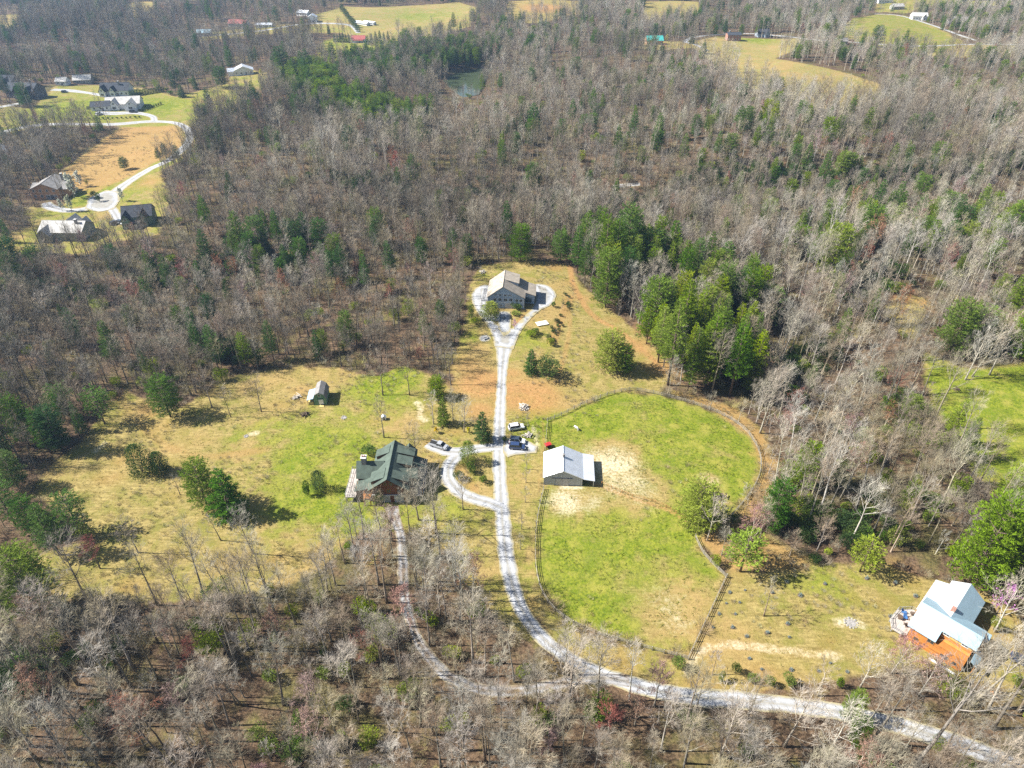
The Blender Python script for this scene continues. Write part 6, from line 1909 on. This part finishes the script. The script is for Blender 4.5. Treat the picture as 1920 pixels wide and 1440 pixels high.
HAND_BUSH = [
    (268, 886, 834, 44, 'cedar_0', .12, 'brownish dense cedar, left one of a pair'), (302, 886, 848, 30, 'cedar_1', .25, 'green dense cedar, right one of a pair'), (600, 918, 883, 28, 'cedar_0', .15, 'small dark cedar left of the log house'),
    (578, 928, 905, 20, 'bush_1', .3, 'low rusty shrub beside the small cedar'), (878, 868, 828, 32, 'cedar_0', .7, 'golden green conical shrub in the loop island'), (920, 595, 566, 32, 'cedar_1', .95, 'golden conical shrub in front of the grey house'),
    (1028, 706, 668, 62, 'bush_2', .2, 'wide dull shrub right of the blue spruce'), (969, 580, 568, 24, 'bush_1', .4, 'clipped green hedge beside the garage'), (967, 592, 584, 22, 'bush_1', .75, 'low bright shrub below the hedge'),
    (988, 568, 556, 22, 'bush_1', .15, 'dark shrub at the corner of the grey house'), (1037, 576, 566, 12, 'bush_1', .4, 'small round shrub at the end of the drive'), (1032, 648, 634, 16, 'bush_1', .9, 'yellow green shrub below the flower bed'),
    (1003, 626, 615, 18, 'bush_1', .6, 'low round bush beside the planks'), (996, 632, 620, 24, 'bush_0', .7, 'spreading bush left of the planks'), (945, 828, 818, 12, 'bush_1', .4, 'small bush at the junction'),
    (692, 855, 838, 34, 'bush_0', .35, 'green bush behind the log house'), (860, 900, 885, 26, 'bush_0', .15, 'brown shrub in the loop island'), (885, 885, 870, 24, 'bush_1', .3, 'shrub at the top of the loop island'),
    (905, 905, 893, 20, 'bush_1', .5, 'small shrub right in the loop island'), (712, 945, 918, 26, 'bush_2', .15, 'dark shrub at the log house corner'), (1270, 1255, 1235, 30, 'bush_0', .6, 'bush near the fence corner'),
    (884, 600, 570, 16, 'bush_2', .6, 'green hedge left of the forecourt'), (892, 608, 596, 22, 'bush_0', .8, 'straw coloured shrub left of the forecourt'),
    (1378, 1262, 1246, 22, 'bush_0', .2, 'dark green bush under the dirt track'), (1410, 1280, 1266, 24, 'bush_1', .65, 'bright low bush under the dirt track, left'), (1440, 1284, 1268, 24, 'bush_1', .65, 'bright low bush under the dirt track, middle'),
    (1478, 1282, 1266, 28, 'bush_1', .6, 'bright low bush under the dirt track, right'), (1570, 1290, 1272, 20, 'bush_1', .5, 'green bush beside the drive'), (1352, 1278, 1262, 16, 'bush_1', .7, 'bush at the bend of the dirt track'),
    (1862, 1180, 1155, 22, 'bush_2', .7, 'bright shrub behind the cabin'), (1900, 1290, 1270, 30, 'bush_0', .7, 'bush at the right edge near the drive'), (1340, 1060, 1042, 24, 'bush_0', .8, 'bush by the pasture fence post'),
    (175, 262, 252, 14, 'bush_0', .3, 'dark bush on the roadside below the estate'), (178, 372, 358, 14, 'bush_0', .2, 'dark bush on the hedge bank'), (187, 378, 362, 12, 'bush_1', .15, 'rounded bush at the bank end'), (1507, 75, 68, 10, 'bush_1', .2, 'small dark bush right of the blue house'),
]
for u, v, vt, wpx, key, tint, label in HAND_BUSH:
    h, rw = KH[key]
    loc, s = by_px(u, v, vt, key, h)
    sx = wpx / pxm(u, v) / (2 * rw)
    place_tree('evergreen_shrub', 'shrub', key, loc, sx, max(s, sx * .5), random.uniform(0, 6.28), tint, label, 'garden shrubs and cedars', parts=('stems', 'foliage'))
    OCC.append((loc[0], loc[1], rw * sx * .8))

# hedge row of small conifers right of the upper white house, and the row by the red roof
def row(pix0, pix1, n, key, hm, tint, label, group, name='hedge_conifer'):
    h, rw = KH[key]
    for i in range(n):
        t = i / (n - 1)
        x, y, z = G(pix0[0] + (pix1[0] - pix0[0]) * t, pix0[1] + (pix1[1] - pix0[1]) * t)
        s = hm / h * random.uniform(.85, 1.15)
        place_tree(name, 'tree', key, (x, y, z), s * 1.05, s, random.uniform(0, 6.28), tint, '%s, %s from left' % (label, ORD[i]), group, parts=('stems', 'foliage') if 'cedar' in key or 'bush' in key else ('trunk', 'crown'))
        OCC.append((x, y, 1.5))
row((246, 181), (306, 172), 13, 'cedar_0', 4.2, .15, 'dark hedge conifer beside the white house', 'hedge of the upper white house')
row((628, 79), (655, 80), 6, 'spruce_0', 8, .15, 'dark conifer left of the red roof', 'dark row by the red roof')
row((690, 84), (728, 74), 6, 'spruce_0', 9, .18, 'dark conifer right of the red roof', 'dark row by the red roof')
row((640, 18), (672, 60), 11, 'cedar_0', 6.5, .15, 'hedge tree dividing the far fields', 'hedge between the far fields', 'hedge_tree')
row((640, 8), (700, 10), 5, 'pine_1', 16, .15, 'dark tree at the top edge', 'dark trees above the far field')
row((165, 205), (178, 199), 6, 'cedar_1', 2.0, .1, 'clipped bush left of the lower white house', 'clipped bushes by the lower white house', 'clipped_bush')
row((268, 209), (302, 196), 9, 'cedar_1', 2.0, .1, 'clipped bush right of the lower white house', 'clipped bushes by the lower white house', 'clipped_bush')
bed = []
for i in range(30):
    t_ = random.random()
    bed.append((1033 + 36 * t_ + random.uniform(-9, 9), 643 - 88 * t_ + random.uniform(-3, 3)))
bed.sort(key=lambda p: -p[1])
for i, (u, v) in enumerate(bed):
    x, y, z = G(u, v)
    s_ = random.uniform(.3, 1.0)
    place_tree('bed_shrub', 'shrub', random.choice(['bush_0', 'bush_1', 'small_2']), (x, y, z), s_ * .8, s_ * .7, random.uniform(0, 6.28), random.choice([.02, .05, .15, .4]), None, 'shrubs of the long flower bed by the upper drive', ('dark small' if s_ < .65 else 'dark wide') + ' shrub', parts=('stems', 'foliage'))
row((135, 226), (262, 221), 16, 'bush_1', 1.3, .1, 'dark planted shrub on the bank below the white houses', 'planted bank by the estate road', 'bank_shrub')

# ------------------------------------------------------------------ the woods
FOOT = []    # (x, y, r) buildings and other places kept free, in the photo's pixels and metres
for u, v, r in ((955, 560, 16), (730, 895, 15), (1065, 880, 13), (602, 740, 6), (1775, 1180, 14), (95, 362, 15), (125, 425, 19), (262, 405, 15), (220, 200, 22), (215, 170, 18), (40, 175, 24), (455, 138, 14), (155, 158, 10), (118, 160, 8),
                (5, 292, 14), (675, 76, 12), (1226, 80, 14), (1376, 70, 12), (1432, 66, 12), (1728, 36, 14), (1795, 45, 14), (382, 66, 12), (440, 48, 18), (495, 50, 12), (565, 30, 12), (585, 40, 12), (1915, 1245, 6), (702, 50, 14), (1580, 90, 10)):
    x, y, _ = G(u, v)
    FOOT.append((x, y, r))

def free(x, y, extra=0.0, occ=True):
    ok = np.ones(x.shape, bool)
    for a, b_, r in FOOT + (OCC if occ else []):
        ok &= (x - a) ** 2 + (y - b_) ** 2 > (r + extra) ** 2
    return ok

def wood_points(cell, seed_d, dens, margin=.5, roads=1.0, h=16, y1=1250):
    x, y = poisson(-900, 900, 30, y1, cell)
    z = terrain(x, y)
    k = in_view(x, y, z, 320, h); x, y, z = x[k], y[k], z[k]
    k = clear_of(x, y, margin, roads); x, y, z = x[k], y[k], z[k]
    k = free(x, y); x, y, z = x[k], y[k], z[k]
    u, v = to_px(x, y, z)
    d = dens(x, y, u, v)
    k = rng.random(len(x)) < d
    return x[k], y[k], z[k], u[k], v[k]

POND_VIEW = W([(815, 165), (905, 172), (950, 180), (935, 225), (850, 235), (810, 205)])
def bare_density(x, y, u, v):
    d = np.full(x.shape, .9)
    d = np.where(v < 600, .84, d)
    d = np.where(v < 330, .74, d)
    d = np.where(v < 150, .56, d)
    d *= np.clip(.55 + vnoise(x, y, .05, 5) * .8, .4, 1)
    es = signed(POLY['east_strip'], x, y) > 0
    d = np.where(es, .06, d)
    d = np.where((u > 1440) & (u < 1850) & (v > 700) & (v < 1060), d * .55, d)
    d = np.where(inside(POND_VIEW, x, y), .04, d)
    d = np.where((u < 270) & (v > 900) & (v < 1165), d * .3, d)
    d *= np.where(v > 1000, np.clip(.7 + .6 * vnoise(x, y, .03, 77), .7, 1.1), np.clip(.45 + 1.3 * vnoise(x, y, .022, 77), .55, 1))
    for p in conifer_patch[:2]: d = np.where(inside(p, x, y), .95, d)
    d = np.where((u > 930) & (u < 1120) & (v > 1100) & (v < 1275), d * .22, d)
    d = np.where((u > 1120) & (u < 1700) & (v > 1290) & (v < 1400), d * .6, d)
    return d
conifer_patch = [W(p) for p in ([(515, 155), (600, 140), (660, 185), (745, 215), (815, 228), (805, 255), (690, 255), (610, 225), (550, 190)], [(640, 130), (700, 108), (800, 100), (930, 95), (935, 125), (860, 128), (800, 150), (720, 160), (660, 150)],
                                [(420, 470), (520, 450), (640, 490), (640, 540), (540, 540), (430, 500)], [(1190, 150), (1330, 120), (1290, 170), (1200, 190)], [(1400, 430), (1560, 420), (1900, 400), (1900, 470), (1700, 500), (1450, 470)],
                                [(1450, 300), (1600, 340), (1600, 400), (1430, 390)])]
wx, wy, wz, wu, wv = wood_points(4.1, 1, bare_density)

rates = [.95, .6, .45, .25, .34, .18]
pc = np.full(wx.shape, .035)
pc = np.where((wu > 950) & (wv > 100) & (wv < 600), .06, pc)
pc = np.where((wu < 420) & (wv > 500) & (wv < 1000), .10, pc)
pc = np.where((wu > 700) & (wv > 1130), .0, pc)
pc = np.where((wu < 270) & (wv > 880) & (wv < 1180), .0, pc)
pc = np.where((wv < 250) & (wu < 480), .10, pc)
pc = np.where((wv < 110) & (wu > 700), .12, pc)
for p, r in zip(conifer_patch, rates):
    pc = np.where(inside(p, wx, wy), r, pc)
rnd_t = rng.random(len(wx))
is_con = rnd_t < pc
is_red = (~is_con) & (rng.random(len(wx)) < .035)

wtint = np.clip(.34 + .22 * np.clip((wu - 700) / 900, -.6, 1) + .42 * (vnoise(wx, wy, .03, 9) - .5) + rng.normal(0, .16, len(wx)), .02, .82)
wscl = np.clip(rng.normal(.86, .16, len(wx)) * np.clip(.8 + .45 * vnoise(wx, wy, .025, 88), .75, 1.15) * np.where(wv > 1050, 1.16, 1), .42, 1.35)
wrot = rng.uniform(0, 6.28, len(wx))
size = wscl * 18 / np.hypot(np.hypot(wx, wy), CAM_H)

def visible_mid(u, v):
    return (u > -5) & (u < 1925) & (v > 60) & (v < 1475)

# leafless trees: the ones that show largest stand as things of their own, the rest is one mass
bi = np.where(~is_con & ~is_red)[0]
cand = bi[visible_mid(wu[bi], wv[bi])]
cand = cand[np.argsort(-size[cand])][:245]
single = set(cand.tolist())
FORMS = FOREST + OPENT
fnear = np.array([0, 2, 4, 0, 2, 4, 6])
fvar = np.where(rng.random(len(wx)) < .84, rng.integers(0, len(FOREST), len(wx)), rng.integers(len(FOREST), len(FORMS), len(wx)))
fvar = np.where((wv > 1040) & (rng.random(len(wx)) < .85), fnear[rng.integers(0, 7, len(wx))], fvar)
for i in cand:
    key, h = FORMS[fvar[i]]
    hh = h * wscl[i]
    t = wtint[i]
    look = ('tall' if hh > 17.5 else 'medium' if hh > 14 else 'short') + ' ' + ('dark' if t < .33 else 'grey' if t < .55 else 'pale')
    place_tree('bare_tree', 'tree', key, (wx[i], wy[i], wz[i] - .05), wscl[i], wscl[i], wrot[i], t, None, 'bare trees of the ' + zone(wu[i], wv[i]), look + ' bare tree', (rng.normal(0, .035), rng.normal(0, .035)))
rest = np.array([i for i in bi if i not in single])
scatter('bare_woodland', 'leafless grey and tan woodland filling the hills behind the houses', 'woodland', [joined('bare_%d' % i, kk) for i, (kk, h) in enumerate(FORMS)],
        np.stack([wx, wy, wz - .05], -1)[rest], fvar[rest], wscl[rest], np.stack([rng.normal(0, .04, len(rest)), rng.normal(0, .04, len(rest)), wrot[rest]], -1), wtint[rest])
ri = np.where(is_red)[0]
scatter('budding_woodland', 'reddish budding trees scattered through the grey woodland', 'woodland', [joined('red_%d' % i, kk) for i, (kk, h) in enumerate(RED)],
        np.stack([wx, wy, wz - .05], -1)[ri], rng.integers(0, 2, len(ri)), rng.uniform(.8, 1.4, len(ri)), np.stack([0 * wx[ri], 0 * wx[ri], wrot[ri]], -1), rng.uniform(.55, 1.0, len(ri)))

ci = np.where(is_con)[0]
cand = ci[(wu[ci] > 0) & (wu[ci] < 1920) & (wv[ci] > 25) & (wv[ci] < 1450)]
cand = cand[np.argsort(-size[cand])][:150]
csingle = set(cand.tolist())
CKEYS = PINES + SPRUCE[:1]
cvar = rng.integers(0, len(CKEYS), len(wx))
ctint = np.clip(.5 + .18 * np.clip((wu - 900) / 900, -1, 1) + rng.normal(0, .14, len(wx)) + np.where(inside(conifer_patch[0], wx, wy), .22, 0), 0, 1)
cscl = rng.uniform(.5, .95, len(wx))
for i in cand:
    key, h, rw = CKEYS[cvar[i]]
    t = ctint[i]
    look = ('tall' if h * cscl[i] > 15 else 'short') + ' ' + ('dark' if t < .35 else 'green' if t < .55 else 'bright green') + ' conifer'
    place_tree('conifer', 'tree', key, (wx[i], wy[i], wz[i] - .05), cscl[i] * .85, cscl[i], wrot[i], t, None, 'conifers of the ' + zone(wu[i], wv[i]), look)
rest = np.array([i for i in ci if i not in csingle])
scatter('conifer_woodland', 'far conifers standing among the bare hills', 'woodland', [joined('con_%d' % i, k[0]) for i, k in enumerate(CKEYS)],
        np.stack([wx, wy, wz - .05], -1)[rest], cvar[rest], cscl[rest], np.stack([0 * wx[rest], 0 * wx[rest], wrot[rest]], -1), ctint[rest])

# saplings and understorey
x, y, z, u, v = wood_points(4.6, 2, lambda x, y, u, v: np.where(v < 200, .3, np.where(v > 1040, .3, .55)) * np.clip(.4 + vnoise(x, y, .09, 21), .2, 1), .2, .4, 6, 800)
n = len(x)
scatter('saplings', 'thin leafless saplings filling the woods between the trees', 'saplings', [joined('sap_%d' % i, k) for i, (k, h) in enumerate(SMALL)],
        np.stack([x, y, z], -1), rng.integers(0, 3, n), rng.uniform(.7, 1.6, n), np.stack([rng.normal(0, .08, n), rng.normal(0, .08, n), rng.uniform(0, 6.28, n)], -1), np.clip(rng.normal(.45, .16, n) + .12 * np.clip((u - 700) / 900, -1, 1), 0, 1))
x, y, z, u, v = wood_points(2.6, 3, lambda x, y, u, v: np.clip(.25 + .9 * (vnoise(x, y, .11, 33) - .3), .15, .85), -.4, .2, 3, 520)
n = len(x)
bm = [brush(800 + i, h, rw, 70).mesh('brush_%d' % i, M['brush']) for i, (h, rw) in enumerate([(2.2, 1.8), (1.5, 1.6), (3.0, 1.7)])]
scatter('undergrowth', 'brown leafless brush covering the floor of the woods', 'brush', bm, np.stack([x, y, z], -1), rng.integers(0, 3, n), rng.uniform(.6, 1.3, n),
        np.stack([0 * x, 0 * x, rng.uniform(0, 6.28, n)], -1), np.clip(rng.normal(.45, .2, n), 0, 1))

# evergreen bushes in the woods: the near ones singly, the far ones as one mass
def bush_density(x, y, u, v):
    d = np.full(x.shape, .05)
    d = np.where((v > 1150) & (u < 700), .34, d)
    d = np.where((v > 1150) & (u >= 700), .18, d)
    d = np.where((u < 350) & (v > 700), .16, d)
    d = np.where((u > 1440) & (v > 700) & (v < 1080), .26, d)
    d = np.where(signed(POLY['east_strip'], x, y) > -1, .01, d)
    return d * np.clip(.3 + 1.2 * vnoise(x, y, .06, 41), .15, 1.3)
x, y, z, u, v = wood_points(4.0, 4, bush_density, .2, .4, 3, 640)
n = len(x)
sz = 1 / np.hypot(np.hypot(x, y), CAM_H)
bscl = rng.uniform(.7, 1.7, n)
btint = np.clip(rng.normal(.7, .2, n), 0, 1)
bvar = rng.integers(0, 3, n)
o = np.argsort(-sz * bscl)
o = o[(u[o] > 0) & (u[o] < 1920) & (v[o] < 1440)][:110]
for i in o:
    key = BUSH[bvar[i]][0]
    look = ('dark' if btint[i] < .45 else 'green' if btint[i] < .7 else 'yellow green') + (' large' if bscl[i] > 1.25 else ' small') + ' bush'
    place_tree('leafy_bush', 'shrub', key, (x[i], y[i], z[i]), bscl[i], bscl[i], random.uniform(0, 6.28), btint[i], None, 'leafy bushes of the ' + zone(u[i], v[i]), look, parts=('stems', 'foliage'))
m_ = np.ones(n, bool); m_[o] = False
scatter('bushes', 'evergreen bushes dotted through the far woods', 'bushes', [joined('bsh_%d' % i, k[0]) for i, k in enumerate(BUSH)], np.stack([x, y, z], -1)[m_], bvar[m_], bscl[m_],
        np.stack([0 * x, 0 * x, rng.uniform(0, 6.28, n)], -1)[m_], btint[m_])

# dark evergreen thickets along the creeks and hollows
HOLLOW = [[(620, 335), (700, 350), (800, 372), (900, 365), (1000, 380), (1100, 392), (1200, 388), (1300, 372)], [(1560, 345), (1700, 330), (1800, 325), (1900, 300)], [(1290, 345), (1400, 330), (1500, 335)], [(-20, 560), (60, 540), (150, 560)], [(300, 540), (380, 520), (430, 500)],
          [(340, 650), (400, 660), (440, 680)], [(1390, 700), (1430, 720), (1470, 700), (1530, 660)], [(1590, 545), (1650, 530), (1690, 520)], [(1500, 1000), (1560, 990), (1600, 960)], [(20, 1260), (60, 1300), (120, 1280)], [(520, 200), (640, 230), (800, 262)]]
hx, hy, hs, ht = [], [], [], []
for pix in HOLLOW:
    L = smooth_line([(*G(u, v)[:2], 0) for u, v in pix], 2.0)
    for q in L:
        for k in range(3):
            hx.append(q[0] + random.gauss(0, 6)); hy.append(q[1] + random.gauss(0, 5)); hs.append(random.uniform(.8, 1.8)); ht.append(np.clip(random.gauss(.12, .1), 0, 1))
hx, hy, hs, ht = map(np.array, (hx, hy, hs, ht))
k = clear_of(hx, hy, .5, .5) & free(hx, hy)
hx, hy, hs, ht = hx[k], hy[k], hs[k], ht[k]
n = len(hx)
scatter('laurel_thicket', 'dark evergreen thickets along the creeks and hollows of the woods', 'thicket', [joined('lau_%d' % i, k_[0]) for i, k_ in enumerate(BUSH)], np.stack([hx, hy, terrain(hx, hy)], -1), rng.integers(0, 3, n), hs,
        np.stack([0 * hx, 0 * hx, rng.uniform(0, 6.28, n)], -1), ht)

# ------------------------------------------------------------------ grass in the open ground
def tuft_mesh(seed, n, h, spread):
    rnd = random.Random(seed)
    lf = Leafer()
    for k in range(n):
        az = rnd.uniform(0, 6.28)
        p = (math.cos(az) * spread * rnd.random(), math.sin(az) * spread * rnd.random(), -.03)
        d = unit((math.cos(az) * rnd.uniform(.2, .9), math.sin(az) * rnd.uniform(.2, .9), 1))
        lf.leaf(p, d, h * rnd.uniform(.6, 1.2), .09, rnd)
    return lf.mesh('tuft_%d' % seed, M['grass_blade'])
tm = [tuft_mesh(900, 9, .30, .28), tuft_mesh(901, 7, .22, .35), tuft_mesh(902, 12, .42, .25)]
pts = []; tints = []; sc_ = []
for k, cell, t0, t1, s0 in (('pasture', .75, .20, .22, 1.1), ('meadow', .85, .66, .22, 1.05), ('knoll', 1.1, .62, .2, .9), ('verge', 1.0, .5, .2, .8), ('cabin_yard', 1.0, .66, .2, .8), ('right_lawn', 1.4, .25, .12, .8), ('east_strip', 1.5, .85, .15, .9)):
    p = POLY[k]
    x, y = poisson(p[:, 0].min(), p[:, 0].max(), p[:, 1].min(), p[:, 1].max(), cell)
    ok = inside(p, x, y)
    x, y = x[ok], y[ok]
    cl = vnoise(x, y, .35, 51) * .6 + vnoise(x, y, 1.1, 52) * .4
    ok = (rng.random(len(x)) < np.clip((cl - .25) * 1.3, .05, .9)) & free(x, y, -3, False)
    for kk, L in LINES.items():
        if kk in ('driveway', 'loop_drive', 'parking_spur', 'lower_track'):
            ok &= seg_dist(L[::2], x, y) > 1.55
    x, y, cl = x[ok], y[ok], cl[ok]
    u, v = to_px(x, y, terrain(x, y))
    ok = (u > -20) & (u < 1940) & (v < 1450)
    x, y, cl = x[ok], y[ok], cl[ok]
    pts.append(np.stack([x, y, terrain(x, y)], -1))
    tints.append(np.clip(t0 + t1 * (rng.normal(0, .6, len(x)) - 1.8 * (vnoise(x, y, .08, 61) - .5)), 0, 1))
    sc_.append(s0 * rng.uniform(.6, 1.35, len(x)))
pts = np.vstack(pts); tints = np.concatenate(tints); sc_ = np.concatenate(sc_)
n = len(pts)
scatter('grass', 'rough yellow green grass growing in the pasture and meadows', 'grass', tm, pts, rng.integers(0, 3, n), sc_, np.stack([np.zeros(n), np.zeros(n), rng.uniform(0, 6.28, n)], -1), tints)
print('COUNTS woods', len(wx), 'grass', n)

# dead weeds and low brush standing in the rough grass
wxs, wys = [], []
for k, cell, thr in (('meadow', 1.6, .52), ('knoll', 1.7, .52), ('cabin_yard', 1.8, .58), ('brown_field', 2.4, .55), ('verge', 1.8, .55), ('east_strip', 1.4, .45), ('right_lawn', 3.0, .62), ('pasture', 2.6, .66), ('creek_gap', 1.4, .4)):
    p = POLY[k]
    x, y = poisson(p[:, 0].min(), p[:, 0].max(), p[:, 1].min(), p[:, 1].max(), cell)
    ok = inside(p, x, y) & (vnoise(x, y, .12, 91) * .6 + vnoise(x, y, .4, 92) * .4 > thr) & (rng.random(len(x)) < .6)
    x, y = x[ok], y[ok]
    ok = free(x, y, -3, False)
    for L in LINES.values(): ok &= seg_dist(L[::3], x, y) > 2.6
    wxs.append(x[ok]); wys.append(y[ok])
x = np.concatenate(wxs); y = np.concatenate(wys); n = len(x)
scatter('dead_weeds', 'brown dead weeds standing in the rough meadow grass', 'weeds', bm, np.stack([x, y, terrain(x, y)], -1), rng.integers(0, 3, n), rng.uniform(.14, .42, n), np.stack([0 * x, 0 * x, rng.uniform(0, 6.28, n)], -1), np.clip(rng.normal(.5, .3, n), 0, 1))

# ------------------------------------------------------------------ air
def add_haze():
    m = bpy.data.materials.new('haze_air')
    m.use_nodes = True
    nt = m.node_tree
    nt.nodes.remove(nt.nodes['Principled BSDF'])
    vol = nt.nodes.new('ShaderNodeVolumePrincipled')
    vol.inputs['Color'].default_value = (0.45, 0.68, 1.0, 1)
    vol.inputs['Density'].default_value = HAZE
    vol.inputs['Anisotropy'].default_value = 0.35
    nt.links.new(vol.outputs[0], nt.nodes['Material Output'].inputs['Volume'])
    mb = MB(); mb.box(-1600, 1600, -200, 2700, -25, CAM_H + 6)
    tag(mb.build('haze', m), kind='stuff')
HAZE = 0.00013
add_haze()

# ------------------------------------------------------------------ labels of the trees of the woods
from collections import defaultdict
buck = defaultdict(list)
for o, look, grp in PENDING:
    buck[(look, grp)].append(o)
for (look, grp), os_ in buck.items():
    where = grp.split(' of the ', 1)[1]
    os_.sort(key=lambda q: float(to_px(*q.location)[0]))
    for i, q in enumerate(os_):
        if len(os_) == 1: q['label'] = '%s in the %s' % (look, where)
        elif len(os_) <= 20: q['label'] = '%s in the %s, %s from left' % (look, where, ORD[i])
        else: q['label'] = '%s in the %s' % (look, where)
